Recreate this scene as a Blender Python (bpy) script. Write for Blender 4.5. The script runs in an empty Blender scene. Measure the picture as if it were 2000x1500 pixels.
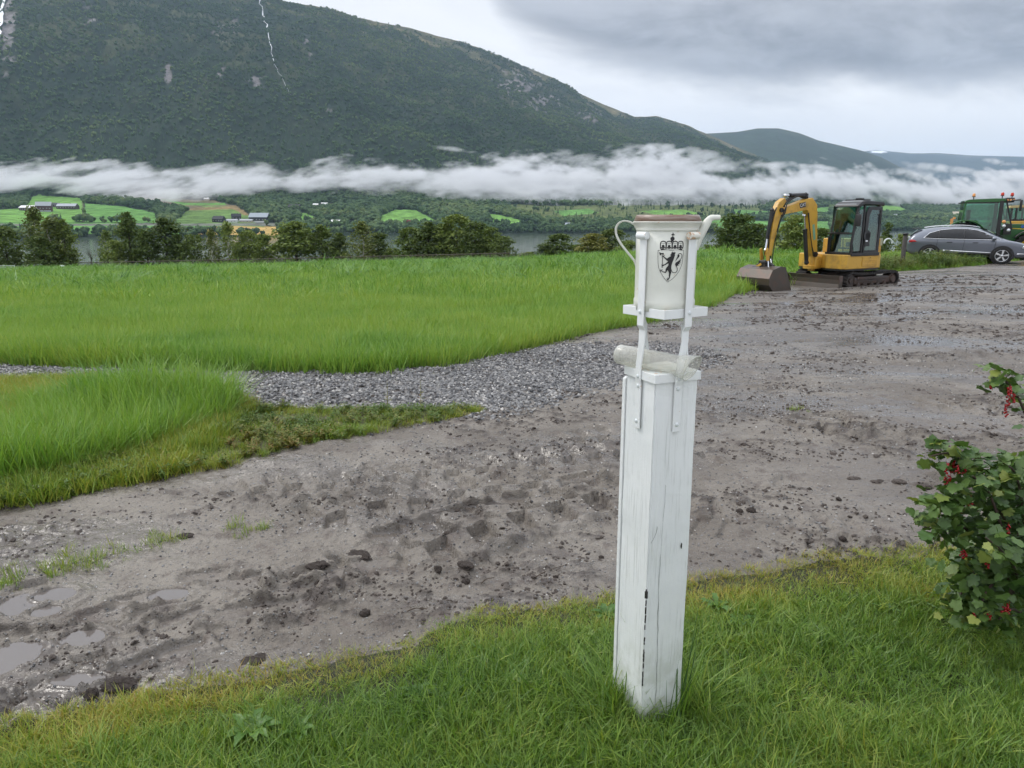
import bpy, bmesh, math, random
import numpy as np
from mathutils import Vector, Matrix, Euler
from mathutils.geometry import tessellate_polygon
R = math.radians
random.seed(7); rng = np.random.default_rng(7)
sc = bpy.context.scene
# ---------------------------------------------------------------- camera
FPX, EYE, HOR = 1440.0, 1.6, 430.0
PITCH = math.atan((750 - HOR) / FPX)
cam_d = bpy.data.cameras.new('camera'); cam = bpy.data.objects.new('camera', cam_d)
sc.collection.objects.link(cam); sc.camera = cam
cam_d.sensor_width = 36; cam_d.lens = 36 * FPX / 2000
cam_d.clip_start = 0.05; cam_d.clip_end = 60000
cam.location = (0, 0, EYE); cam.rotation_euler = (math.pi / 2 - PITCH, 0, 0)
# ---------------------------------------------------------------- render settings
sc.render.engine = 'CYCLES'
cy = sc.cycles
cy.use_denoising = True; cy.max_bounces = 5; cy.diffuse_bounces = 2; cy.glossy_bounces = 2
cy.transmission_bounces = 6; cy.transparent_max_bounces = 12; cy.volume_bounces = 3
cy.use_adaptive_sampling = True; cy.adaptive_threshold = 0.03
cy.caustics_reflective = False; cy.caustics_refractive = False
sc.view_settings.view_transform = 'Standard'; sc.view_settings.look = 'None'
sc.view_settings.gamma = 1; sc.view_settings.exposure = 0.18
# ---------------------------------------------------------------- node helpers
def N(nt, kind, **kw):
    n = nt.nodes.new(kind)
    ins = kw.pop('ins', {})
    for k, v in kw.items(): setattr(n, k, v)
    for k, v in ins.items():
        s = n.inputs[k]
        if isinstance(v, bpy.types.NodeSocket): nt.links.new(v, s)
        else: s.default_value = v
    return n
def mth(nt, op, a, b=None, c=None, clamp=False):
    n = nt.nodes.new('ShaderNodeMath'); n.operation = op; n.use_clamp = clamp
    for i, v in enumerate((a, b, c)):
        if v is None: continue
        if isinstance(v, bpy.types.NodeSocket): nt.links.new(v, n.inputs[i])
        else: n.inputs[i].default_value = v
    return n.outputs[0]
def ramp(nt, fac, stops, interp='LINEAR'):
    n = nt.nodes.new('ShaderNodeValToRGB'); cr = n.color_ramp; cr.interpolation = interp
    while len(cr.elements) < len(stops): cr.elements.new(0.5)
    for e, (p, c) in zip(cr.elements, stops):
        e.position = p; e.color = (c, c, c, 1) if isinstance(c, (int, float)) else tuple(c[:3]) + (1,)
    nt.links.new(fac, n.inputs[0]); return n.outputs[0]
def mixc(nt, f, a, b, blend='MIX'):
    n = nt.nodes.new('ShaderNodeMix'); n.data_type = 'RGBA'; n.blend_type = blend
    for i, v in ((0, f), (6, a), (7, b)):
        s = n.inputs[i]
        if isinstance(v, bpy.types.NodeSocket): nt.links.new(v, s)
        else: s.default_value = v if i == 0 else (tuple(v) + (1,))[:4]
    return n.outputs[2]
def noise(nt, vec, scale, detail=4, rough=.55, dist=0):
    n = N(nt, 'ShaderNodeTexNoise', ins={'Scale': scale, 'Detail': detail, 'Roughness': rough, 'Distortion': dist})
    if vec is not None: nt.links.new(vec, n.inputs['Vector'])
    return n.outputs['Fac']
def smooth(nt, v, a, b):
    n = N(nt, 'ShaderNodeMapRange', interpolation_type='SMOOTHSTEP', ins={1: a, 2: b, 3: 0., 4: 1.})
    nt.links.new(v, n.inputs[0]); return n.outputs[0]
# ---------------------------------------------------------------- world: overcast sky over a Nishita base
SUN_EL, SUN_AZ = R(48), R(-62)            # azimuth measured from +Y (forward) to +X
world = bpy.data.worlds.new('World'); sc.world = world; world.use_nodes = True
nt = world.node_tree; nt.nodes.clear()
sky = N(nt, 'ShaderNodeTexSky', sky_type='NISHITA', sun_disc=False, sun_elevation=SUN_EL, sun_rotation=SUN_AZ)
tc = N(nt, 'ShaderNodeTexCoord'); D = tc.outputs['Generated']
sx = N(nt, 'ShaderNodeSeparateXYZ', ins={0: D})
ya = mth(nt, 'ADD', mth(nt, 'ABSOLUTE', sx.outputs[1]), 0.12)
tt = mth(nt, 'DIVIDE', sx.outputs[0], ya); ee = mth(nt, 'DIVIDE', sx.outputs[2], ya)
cv = N(nt, 'ShaderNodeCombineXYZ', ins={0: mth(nt, 'MULTIPLY', tt, 1.0), 1: mth(nt, 'MULTIPLY', ee, 2.6), 2: 0.3})
n1 = noise(nt, cv.outputs[0], 2.3, 7, .58, .5); n2 = noise(nt, cv.outputs[0], 7.0, 6, .6, .3)
n3 = noise(nt, cv.outputs[0], 1.1, 4, .5, .2)
fc = N(nt, 'ShaderNodeFloatCurve', ins={1: mth(nt, 'MULTIPLY_ADD', tt, 0.5, 0.5)})   # lower edge of the dark cloud
cu = fc.mapping.curves[0]
pts = [(0.0, .60), (.40, .50), (.47, .34), (.50, .222), (.53, .190), (.58, .165), (.63, .142), (.70, .132), (.78, .128), (.85, .10), (1.0, .09)]
cu.points[0].location = pts[0]; cu.points[1].location = pts[-1]
for p in pts[1:-1]: cu.points.new(*p)
fc.mapping.update()
edge = mth(nt, 'SUBTRACT', ee, fc.outputs[0])
wob = mth(nt, 'MULTIPLY', mth(nt, 'SUBTRACT', n1, .5), .11)
wob = mth(nt, 'ADD', wob, mth(nt, 'MULTIPLY', mth(nt, 'SUBTRACT', n2, .5), .06))
dark = smooth(nt, mth(nt, 'ADD', edge, wob), -.018, .045)
# dark cloud: darkest just above its lower edge, paler higher up
up = smooth(nt, mth(nt, 'ADD', edge, wob), .03, .22)
cdk = mixc(nt, up, (.19, .20, .225), (.43, .44, .465))
cdk = mixc(nt, mth(nt, 'MULTIPLY', smooth(nt, n2, .35, .70), .55), cdk, (.46, .48, .52))
lo = smooth(nt, ee, .05, .2)
cbr = mixc(nt, lo, (.66, .67, .69), (.83, .83, .835))
cbr = mixc(nt, mth(nt, 'MULTIPLY', smooth(nt, n1, .42, .70), .45), cbr, (.54, .56, .61))
cl = mixc(nt, dark, cbr, cdk)
# the veil upper left of the dark cloud
veil = mth(nt, 'MULTIPLY', smooth(nt, ee, .19, .30), mth(nt, 'SUBTRACT', 1., smooth(nt, tt, .05, .35)))
cl = mixc(nt, mth(nt, 'MULTIPLY', veil, .55), cl, (.56, .575, .62))
# overcast: brighter towards the zenith
zen = mth(nt, 'MULTIPLY', smooth(nt, sx.outputs[2], .30, .95), 1.75)
cl2 = mixc(nt, 1., cl, N(nt, 'ShaderNodeCombineColor', ins={0: mth(nt, 'ADD', 1., zen), 1: mth(nt, 'ADD', 1., zen), 2: mth(nt, 'ADD', 1., zen)}).outputs[0], 'MULTIPLY')
skys = mixc(nt, 1., sky.outputs[0], (.1, .1, .1), 'MULTIPLY')
fin = mixc(nt, .93, skys, cl2)
SKY_GAIN = 1.3
bg = N(nt, 'ShaderNodeBackground', ins={'Strength': SKY_GAIN}); nt.links.new(fin, bg.inputs[0])
wo = N(nt, 'ShaderNodeOutputWorld'); nt.links.new(bg.outputs[0], wo.inputs[0])
sd = bpy.data.lights.new('sun', 'SUN'); sd.energy = 1.5; sd.angle = R(16); sd.color = (1, .96, .9)
so = bpy.data.objects.new('sun', sd); sc.collection.objects.link(so)
so.rotation_euler = Vector((-math.sin(SUN_AZ) * math.cos(SUN_EL), -math.cos(SUN_AZ) * math.cos(SUN_EL), -math.sin(SUN_EL))).to_track_quat('-Z', 'Y').to_euler()
# ---------------------------------------------------------------- maths helpers
def ray(px, py):
    """pixel of the 2000x1500 photograph -> (t, e): x/y and (z-EYE)/y of the line of sight"""
    a = (px - 1000) / FPX; b = -(py - 750) / FPX
    c, s = math.cos(PITCH), math.sin(PITCH)
    f = c + b * s; u = b * c - s
    return a / f, u / f
def gp(px, py, z=0.0):
    t, e = ray(px, py); y = (z - EYE) / e
    return Vector((t * y, y, z))
def at(px, py, Y):
    t, e = ray(px, py); return Vector((t * Y, Y, EYE + e * Y))
def proj(x, y, z):
    c, s = math.cos(PITCH), math.sin(PITCH)
    f = y * c - (z - EYE) * s; u = y * s + (z - EYE) * c
    return 1000 + FPX * x / f, 750 - FPX * u / f
def _h(ix, iy, seed):
    n = (ix.astype(np.int64) * 374761393 + iy.astype(np.int64) * 668265263 + seed * 1442695041) & 0xffffffff
    n = ((n ^ (n >> 13)) * 1274126177) & 0xffffffff
    return ((n ^ (n >> 16)) & 0xffff) / 65535.0
def vnoise(x, y, seed=0):
    x = np.asarray(x, float); y = np.asarray(y, float)
    ix = np.floor(x); iy = np.floor(y); fx = x - ix; fy = y - iy
    fx = fx * fx * fx * (fx * (fx * 6 - 15) + 10); fy = fy * fy * fy * (fy * (fy * 6 - 15) + 10)
    a = _h(ix, iy, seed); b = _h(ix + 1, iy, seed); c = _h(ix, iy + 1, seed); d = _h(ix + 1, iy + 1, seed)
    return (a + (b - a) * fx) * (1 - fy) + (c + (d - c) * fx) * fy
def fbm(x, y, octv=5, seed=0, gain=.5):
    s = 0; a = 1; tot = 0
    x = np.asarray(x, float); y = np.asarray(y, float)
    for i in range(octv):
        s = s + a * vnoise(x, y, seed + i * 17); tot += a; a *= gain
        x, y = x * 1.93 + y * .41 + 3.1, y * 1.93 - x * .41 + 7.7
    return s / tot - .5            # about -.5 .. .5
def sst(v, a, b):
    u = np.clip((v - a) / (b - a), 0, 1); return u * u * (3 - 2 * u)
def inpoly(X, Y, poly):
    r = np.zeros(np.shape(X), bool); n = len(poly); j = n - 1
    for i in range(n):
        xi, yi = poly[i][:2]; xj, yj = poly[j][:2]
        c = ((yi > Y) != (yj > Y)) & (X < (xj - xi) * (Y - yi) / ((yj - yi) or 1e-9) + xi)
        r ^= c; j = i
    return r
# ---------------------------------------------------------------- object helpers
def prop(o, label=None, cat=None, group=None, kind=None):
    if label: o['label'] = label
    if cat: o['category'] = cat
    if group: o['group'] = group
    if kind: o['kind'] = kind
    return o
def link(o, parent=None):
    sc.collection.objects.link(o)
    if parent is not None: o.parent = parent
    return o
def empty(name, loc=(0, 0, 0), rz=0, label=None, cat=None, group=None):
    o = bpy.data.objects.new(name, None); o.empty_display_size = .2
    o.location = loc; o.rotation_euler = (0, 0, rz); link(o); return prop(o, label, cat, group)
def np_mesh(name, V, F, mats=None, smooth_=True, attrs=None, mi=None):
    V = np.asarray(V, np.float32); F = np.asarray(F, np.int32)
    me = bpy.data.meshes.new(name); k = F.shape[1]
    me.vertices.add(len(V)); me.vertices.foreach_set('co', V.ravel())
    me.loops.add(F.size); me.loops.foreach_set('vertex_index', F.ravel())
    me.polygons.add(len(F)); me.polygons.foreach_set('loop_start', np.arange(0, F.size, k, dtype=np.int32))
    me.polygons.foreach_set('use_smooth', np.full(len(F), smooth_))
    if mi is not None: me.polygons.foreach_set('material_index', np.asarray(mi, np.int32))
    me.update(calc_edges=True)
    for nm, a in (attrs or {}).items():
        a = np.asarray(a, np.float32)
        if a.ndim == 2:
            at_ = me.attributes.new(nm, 'FLOAT_COLOR', 'POINT')
            at_.data.foreach_set('color', np.concatenate([a, np.ones((len(a), 1), np.float32)], 1).ravel())
        else:
            at_ = me.attributes.new(nm, 'FLOAT', 'POINT'); at_.data.foreach_set('value', a)
    for m in (mats or []): me.materials.append(m)
    return me
def np_obj(name, V, F, mat, parent=None, **kw):
    return link(bpy.data.objects.new(name, np_mesh(name, V, F, [mat] if mat else None, **kw)), parent)
def compact(V, F, *attrs):
    u, inv = np.unique(F, return_inverse=True)
    return (V[u], inv.reshape(F.shape)) + tuple(a[u] for a in attrs)
class MB:
    """collects simple solids and builds them as one mesh"""
    def __init__(s): s.v = []; s.f = []; s.sm = []
    def add(s, vs, fs, M=None, sm=False):
        b = len(s.v)
        for p in vs:
            p = Vector(p); s.v.append(M @ p if M is not None else p)
        for f in fs: s.f.append([i + b for i in f]); s.sm.append(sm)
        return s
    def box(s, c, d, M=None, rz=0, rx=0, ry=0, ch=0.0):
        T = Matrix.Translation(Vector(c)) @ Euler((rx, ry, rz)).to_matrix().to_4x4()
        if M is not None: T = M @ T
        x, y, z = d[0] / 2, d[1] / 2, d[2] / 2
        if ch <= 0:
            vs = [(a * x, b * y, c_ * z) for c_ in (-1, 1) for b in (-1, 1) for a in (-1, 1)]
            fs = [(0, 2, 3, 1), (4, 5, 7, 6), (0, 1, 5, 4), (2, 6, 7, 3), (0, 4, 6, 2), (1, 3, 7, 5)]
            return s.add(vs, fs, T)
        bm = bmesh.new(); bmesh.ops.create_cube(bm, size=1)
        for v in bm.verts: v.co = Vector((v.co.x * d[0], v.co.y * d[1], v.co.z * d[2]))
        bmesh.ops.bevel(bm, geom=bm.edges[:], offset=ch, segments=2, affect='EDGES', profile=.6)
        s.bm(bm, T, True); return s
    def bm(s, bm, T=None, sm=True):
        bm.verts.ensure_lookup_table(); bm.verts.index_update()
        s.add([v.co.copy() for v in bm.verts], [[v.index for v in f.verts] for f in bm.faces], T, sm); bm.free(); return s
    def tube(s, pts, rad, n=10, cap=True, sm=True, M=None, flat=None):
        """tube through pts; rad number or list; flat=(a,b) squashes the section"""
        pts = [Vector(p) for p in pts]; m = len(pts)
        rads = rad if isinstance(rad, (list, tuple)) else [rad] * m
        vs = []; prev = None
        for i, p in enumerate(pts):
            d = (pts[min(i + 1, m - 1)] - pts[max(i - 1, 0)])
            d = d.normalized() if d.length > 1e-9 else Vector((0, 0, 1))
            if prev is None:
                a = Vector((0, 0, 1)) if abs(d.z) < .9 else Vector((0, 1, 0))
                u = d.cross(a).normalized()
            else:
                u = (prev - d * prev.dot(d)).normalized()
            prev = u; w = d.cross(u)
            fa, fb = flat or (1, 1)
            for k in range(n):
                an = 2 * math.pi * (k + (.5 if n == 4 else 0)) / n
                vs.append(p + (u * math.cos(an) * fa + w * math.sin(an) * fb) * rads[i])
        fs = [(i * n + k, i * n + (k + 1) % n, (i + 1) * n + (k + 1) % n, (i + 1) * n + k) for i in range(m - 1) for k in range(n)]
        s.add(vs, fs, M, sm)
        if cap: s.add(vs[:n], [tuple(range(n - 1, -1, -1))], M); s.add(vs[-n:], [tuple(range(n))], M)
        return s
    def cyl(s, a, b, r, r2=None, n=16, M=None, cap=True): return s.tube([a, b], [r, r if r2 is None else r2], n, cap, True, M)
    def lathe(s, prof, n=32, M=None, closed=False):
        vs = [(r * math.cos(2 * math.pi * k / n), r * math.sin(2 * math.pi * k / n), z) for r, z in prof for k in range(n)]
        m = len(prof); rg = range(m if closed else m - 1)
        fs = [(i * n + k, i * n + (k + 1) % n, ((i + 1) % m) * n + (k + 1) % n, ((i + 1) % m) * n + k) for i in rg for k in range(n)]
        return s.add(vs, fs, M, True)
    def prism(s, poly, w0, w1, M=None, axis='y', ch=0):
        """poly in (x,z), extruded along y from w0 to w1 (axis='y'), or poly in (x,y) along z"""
        n = len(poly)
        f = (lambda p, w: (p[0], w, p[1])) if axis == 'y' else (lambda p, w: (p[0], p[1], w)) if axis == 'z' else (lambda p, w: (w, p[0], p[1]))
        tri = tessellate_polygon([[Vector((p[0], p[1], 0)) for p in poly]])
        vs = [f(p, w0) for p in poly] + [f(p, w1) for p in poly]
        fs = [(i, (i + 1) % n, n + (i + 1) % n, n + i) for i in range(n)]
        fs += [tuple(t) for t in tri] + [tuple(n + i for i in reversed(t)) for t in tri]
        return s.add(vs, fs, M)
    def ball(s, c, r, sub=2, sc_=(1, 1, 1), M=None):
        bm = bmesh.new(); bmesh.ops.create_icosphere(bm, subdivisions=sub, radius=r)
        T = Matrix.Translation(Vector(c)) @ Matrix.Diagonal((*sc_, 1))
        return s.bm(bm, M @ T if M is not None else T, True)
    def mesh(s, name, mat=None):
        me = bpy.data.meshes.new(name); me.from_pydata([tuple(v) for v in s.v], [], s.f)
        bm = bmesh.new(); bm.from_mesh(me); bmesh.ops.recalc_face_normals(bm, faces=bm.faces[:]); bm.to_mesh(me); bm.free()
        me.polygons.foreach_set('use_smooth', s.sm)
        for m in (mat if isinstance(mat, (list, tuple)) else [mat] if mat else []): me.materials.append(m)
        me.update(); return me
    def build(s, name, mat, parent=None, label=None, bev=0, seg=2):
        o = link(bpy.data.objects.new(name, s.mesh(name, mat)), parent)
        if bev:
            b = o.modifiers.new('b', 'BEVEL'); b.width = bev; b.segments = seg; b.limit_method = 'ANGLE'; b.angle_limit = R(35)
            b.harden_normals = False
        if label: o['label'] = label
        return o
def tree_copy(o, parent=None):
    c = o.copy(); sc.collection.objects.link(c)
    if parent is not None: c.parent = parent
    for ch in list(o.children): tree_copy(ch, c)
    return c
# ---------------------------------------------------------------- scattering (for what nobody could count)
def scatter(name, P, rot, scl, tint, variants, vid=None, kind='stuff', label=None):
    """geometry-node instances of the variant meshes on points"""
    P = np.asarray(P, np.float32); n = len(P)
    me = bpy.data.meshes.new(name); me.vertices.add(n); me.vertices.foreach_set('co', P.ravel())
    def fa(nm, dt, arr, key):
        a = me.attributes.new(nm, dt, 'POINT'); a.data.foreach_set(key, np.ascontiguousarray(arr).ravel())
    fa('rot', 'FLOAT_VECTOR', np.asarray(rot, np.float32), 'vector')
    sc3 = np.asarray(scl, np.float32)
    if sc3.ndim == 1: sc3 = np.stack([sc3] * 3, 1)
    fa('scl', 'FLOAT_VECTOR', sc3, 'vector'); fa('tint', 'FLOAT', np.asarray(tint, np.float32), 'value')
    vid = rng.integers(0, len(variants), n) if vid is None else vid
    fa('vid', 'INT', np.asarray(vid, np.int32), 'value')
    co = bpy.data.collections.new(name + '_kinds')
    for i, m in enumerate(variants): co.objects.link(bpy.data.objects.new('%s_kind_%02d' % (name, i), m))
    o = link(bpy.data.objects.new(name, me)); prop(o, label, kind=kind)
    g = bpy.data.node_groups.new(name + '_scatter', 'GeometryNodeTree')
    g.interface.new_socket('Geometry', in_out='INPUT', socket_type='NodeSocketGeometry')
    g.interface.new_socket('Geometry', in_out='OUTPUT', socket_type='NodeSocketGeometry')
    gi = g.nodes.new('NodeGroupInput'); go = g.nodes.new('NodeGroupOutput')
    ci = g.nodes.new('GeometryNodeCollectionInfo'); ci.inputs[0].default_value = co
    ci.inputs['Separate Children'].default_value = True; ci.inputs['Reset Children'].default_value = True
    ip = g.nodes.new('GeometryNodeInstanceOnPoints'); ip.inputs['Pick Instance'].default_value = True
    def na(nm, dt):
        a = g.nodes.new('GeometryNodeInputNamedAttribute'); a.data_type = dt; a.inputs[0].default_value = nm
        return a.outputs[0]
    er = g.nodes.new('FunctionNodeEulerToRotation'); L = g.links.new
    L(gi.outputs[0], ip.inputs['Points']); L(ci.outputs[0], ip.inputs['Instance']); L(na('vid', 'INT'), ip.inputs['Instance Index'])
    L(na('rot', 'FLOAT_VECTOR'), er.inputs[0]); L(er.outputs[0], ip.inputs['Rotation']); L(na('scl', 'FLOAT_VECTOR'), ip.inputs['Scale'])
    L(ip.outputs[0], go.inputs[0])
    md = o.modifiers.new('scatter', 'NODES'); md.node_group = g
    return o
# ---------------------------------------------------------------- material helpers
def mat(name, col=(.5, .5, .5), rough=.6, metal=0, spec=.5):
    m = bpy.data.materials.new(name); m.use_nodes = True
    b = m.node_tree.nodes['Principled BSDF']
    b.inputs['Base Color'].default_value = (*col, 1); b.inputs['Roughness'].default_value = rough
    b.inputs['Metallic'].default_value = metal; b.inputs['Specular IOR Level'].default_value = spec
    return m
def grimy(name, col, col2, rough=.5, scale=8, amt=.5, metal=0, bump=.1, bscale=60, obj=True, spec=.5, lo=.45, hi=.7):
    """base colour broken by patches of a second colour, with fine bump"""
    m = mat(name, col, rough, metal, spec); nt = m.node_tree; b = nt.nodes['Principled BSDF']
    tc = N(nt, 'ShaderNodeTexCoord').outputs['Object']
    n = noise(nt, tc, scale, 6, .62); k = mth(nt, 'MULTIPLY', smooth(nt, n, lo, hi), amt)
    nt.links.new(mixc(nt, k, col, col2), b.inputs['Base Color'])
    n2 = noise(nt, tc, bscale, 4, .6)
    nt.links.new(mth(nt, 'MULTIPLY_ADD', n2, .3, rough - .12), b.inputs['Roughness'])
    bp = N(nt, 'ShaderNodeBump', ins={'Strength': bump, 'Distance': .01, 'Height': n2})
    nt.links.new(bp.outputs[0], b.inputs['Normal']); return m
def leafy(name, stops, trans=.3, rough=.5, src='tint', island=.5, spec=.3):
    """leaf or blade: colour by the instance tint (or by leaf) plus a per-leaf variation"""
    m = mat(name, stops[0][1], rough, 0, spec); nt = m.node_tree; b = nt.nodes['Principled BSDF']
    geo = N(nt, 'ShaderNodeNewGeometry')
    if src == 'tint':
        a = N(nt, 'ShaderNodeAttribute', attribute_type='INSTANCER', attribute_name='tint').outputs['Fac']
    elif src == 'object':
        a = N(nt, 'ShaderNodeObjectInfo').outputs['Random']
    else: a = N(nt, 'ShaderNodeValue').outputs[0]; a.default_value = .5
    r = geo.outputs['Random Per Island']
    f = mth(nt, 'ADD', mth(nt, 'MULTIPLY', a, 1 - island), mth(nt, 'MULTIPLY', r, island), clamp=True)
    c = ramp(nt, f, stops); nt.links.new(c, b.inputs['Base Color'])
    tr = N(nt, 'ShaderNodeBsdfTranslucent'); nt.links.new(mixc(nt, 1., c, (1.1, 1.15, .6), 'MULTIPLY'), tr.inputs[0])
    mx = N(nt, 'ShaderNodeMixShader', ins={0: trans}); nt.links.new(b.outputs[0], mx.inputs[1]); nt.links.new(tr.outputs[0], mx.inputs[2])
    nt.links.new(mx.outputs[0], nt.nodes['Material Output'].inputs[0]); return m
# ================================================================ TERRAIN
LAKE = -20.4
T_ = [-1.3, -.68, -.35, 0, .15, .28, .40, .6, 1.3]
S_ = [.060, .058, .051, .042, .032, .021, .019, .009, .007]
YC_ = [130, 125, 115, 105, 85, 60, 50, 42, 40]
YS = ([-1.3, -.68, -.14, .28, .52, .7, 1.3], [780, 834, 1130, 1350, 1500, 1600, 1900])
YF = ([-1.3, -.68, 0, .3, .6, 1.0, 1.3], [1500, 1650, 2000, 2400, 2900, 3300, 3500])
EF = ([-1.3, -.68, -.35, 0, .3, .45, .6, 1.3], [.034, .034, .032, .030, .026, .024, .020, .018])
ridA = [(-700, -160), (-300, -110), (0, -60), (300, -30), (500, -6), (560, 5), (620, 15), (700, 37), (800, 55), (900, 85), (960, 105), (1040, 140), (1080, 158), (1180, 205),
        (1240, 229), (1282, 227), (1340, 245), (1420, 280), (1500, 318), (1560, 348), (1640, 375), (1900, 395), (2600, 400)]
RA_t = [ray(*p)[0] for p in ridA]; RA_e = [ray(*p)[1] for p in ridA]
YR = ([-1.3, -.6, -.2, .1, .3, .5, 1.3], [3500, 3700, 4100, 5000, 5400, 5600, 6000])
def G(x, y, rough=True):
    x = np.asarray(x, float); y = np.asarray(y, float)
    t = np.clip(x / np.maximum(y, 5), -1.3, 1.3)
    u = np.maximum(y - 6, 0)
    z = -np.interp(t, T_, S_) * u * u / (u + 3)
    o = np.maximum(y - np.interp(t, T_, YC_), 0)
    z = z - .093 * o * o / (o + 12)
    z = np.maximum(z, -25)
    ys = np.interp(t, *YS); yf = np.interp(t, *YF); yr = np.interp(t, *YR)
    ef = np.interp(t, *EF); es = (LAKE - EYE) / ys; er = np.interp(t, RA_t, RA_e)
    q = np.clip((y - ys) / (yf - ys), 0, 1)
    zfar = EYE + (es + (ef - es) * q ** .85) * y
    shore = (y > ys - 60)
    zfar = np.where(y < ys, LAKE - .08 * (ys - y), zfar)
    if rough:
        zfar = zfar + np.where(y > ys, 14 * q * fbm(x / 260, y / 260, 4, 5), 0)
    r = np.clip((y - yf) / (yr - yf), 0, 1)
    zF = EYE + ef * yf; zR = EYE + er * yr
    zm = zF + (zR - zF) * (1 - (1 - r) ** 1.22)
    if rough:
        amp = np.minimum(r * 6, 1) * np.clip((1 - r) * 5, .12, 1)
        gul = np.abs(fbm(x / 420 + y / 2600, y / 1500, 5, 21)) * 2
        zm = zm + amp * (120 * (fbm(x / 900, y / 900, 5, 9)) - 75 * (gul - .3) + 26 * fbm(x / 90, y / 90, 4, 33))
    zm = np.where(y > yr, zR - .25 * (y - yr), zm)
    zfar = np.where(y > yf, zm, zfar)
    return np.where(shore, zfar, z)
def hit(px, py, y0=5., y1=9000.):
    """where the line of sight meets the terrain"""
    t, e = ray(px, py); ys = np.geomspace(y0, y1, 4000)
    d = (EYE + e * ys) - G(t * ys, ys); i = int(np.argmax(d < 0))
    if not (d < 0).any(): i = len(ys) - 1
    return Vector((t * ys[i], ys[i], float(G(t * ys[i], ys[i]))))
def grid(ts, ys, c=0.0):
    X = np.outer(ys + c, ts); Y = np.repeat(ys[:, None], len(ts), 1); return X, Y
def gfaces(nr, nc):
    i = np.arange(nr - 1)[:, None] * nc + np.arange(nc - 1)[None]
    return np.stack([i, i + 1, i + nc + 1, i + nc], -1).reshape(-1, 4)
# ---- regions of the near ground
lawn_px = [(-900, 1680), (-300, 1500), (0, 1432), (120, 1398), (300, 1360), (430, 1340), (560, 1310), (700, 1272), (812, 1262), (835, 1235), (900, 1215), (1000, 1198),
           (1100, 1185), (1200, 1170), (1360, 1140), (1500, 1118), (1600, 1104), (1700, 1100), (1870, 1080), (2000, 1068), (2300, 1050), (3200, 1000)]
lw = [gp(*p) for p in lawn_px]; LWX = [p.x for p in lw]; LWY = [p.y for p in lw]
fld_px = [(-1600, 690), (-600, 700), (0, 711), (200, 718), (430, 726), (730, 728), (860, 715), (960, 695), (1060, 672), (1160, 650), (1240, 637), (1380, 600), (1440, 572),
          (1540, 556), (1650, 540), (1760, 530), (1850, 524), (1905, 519), (1960, 511), (2040, 507), (2300, 500)]
fw = []
for p in fld_px:
    z = 0
    for _ in range(6):
        q = gp(p[0], p[1], z); z = float(G(q.x, q.y))
    fw.append(q)
FWX = [p.x for p in fw]; FWY = [p.y for p in fw]
ver_px = [(-500, 742), (0, 738), (120, 736), (300, 745), (420, 762), (500, 792), (640, 800), (760, 800), (930, 797), (935, 806), (850, 822), (700, 850), (600, 866), (520, 885), (430, 915), (330, 930), (230, 950),
          (120, 968), (0, 990), (-500, 1080)]
VER = [gp(*p) for p in ver_px]
def yl(x): return np.interp(x, LWX, LWY) + .05 * fbm(np.asarray(x) * 3.2, np.asarray(x) * 0 + 4, 4, 2)
def yfl(x): return np.interp(x, FWX, FWY) + .25 * fbm(np.asarray(x) * 1.3, np.asarray(x) * 0 + 9, 4, 3)
def inverge(x, y):
    w = .16 * fbm(x * 2.1, y * 2.1, 4, 8); return inpoly(x + w, y + w, VER)
def pdist(X, Y, line):
    """distance to a polyline, signed side, and arclength"""
    best = np.full(X.shape, 1e9); S = np.zeros(X.shape); SD = np.zeros(X.shape); acc = 0
    for a, b in zip(line[:-1], line[1:]):
        dx, dy = b[0] - a[0], b[1] - a[1]; L = math.hypot(dx, dy)
        k = np.clip(((X - a[0]) * dx + (Y - a[1]) * dy) / (L * L), 0, 1)
        ex = X - a[0] - k * dx; ey = Y - a[1] - k * dy; d = np.hypot(ex, ey); m = d < best
        best = np.where(m, d, best); S = np.where(m, acc + k * L, S)
        SD = np.where(m, np.sign(dx * ey - dy * ex), SD); acc += L
    return best * SD, S
def gpl(*pp): return [tuple(gp(*p)[:2]) for p in pp]
TRK = [ (gpl((-300, 1085), (150, 1010), (500, 955), (900, 915), (1200, 885)), .23, .20, .8),
        (gpl((-300, 1400), (60, 1290), (260, 1215), (500, 1150), (760, 1085), (1000, 1010), (1180, 965)), .24, .26, 1.3),
        (gpl((-300, 1200), (30, 1140), (300, 1075), (600, 1010), (880, 960), (1100, 935)), .22, .24, .9),
        (gpl((600, 905), (800, 885), (1000, 868), (1220, 850)), .20, .2, .7),
        (gpl((1250, 925), (1400, 880), (1500, 848), (1640, 830), (1900, 838), (2300, 850)), .24, .22, 1.2),
        (gpl((1560, 950), (1680, 935), (1850, 950), (2100, 990)), .16, .30, 1.1),
        (gpl((1340, 1010), (1500, 1030), (1680, 1050), (1850, 1075), (2000, 1100)), .25, .14, .6),
        (gpl((1300, 800), (1500, 780), (1750, 790), (2050, 800)), .30, .2, .6),
        (gpl((1380, 720), (1600, 700), (2100, 690)), .30, .25, .6),
        (gpl((100, 1370), (330, 1310), (520, 1262)), .16, .3, 1.2),
        (gpl((600, 1125), (700, 1100), (760, 1090)), .16, .16, 1.6) ]
PUD = [((44, 1178), .075, .045), ((108, 1160), .07, .03), ((88, 1193), .055, .022), ((82, 1268), .065, .045), ((160, 1244), .07, .03), ((12, 1285), .09, .05), ((150, 1325), .08, .018), ((330, 1160), .07, .025)]
PRT = []
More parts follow.
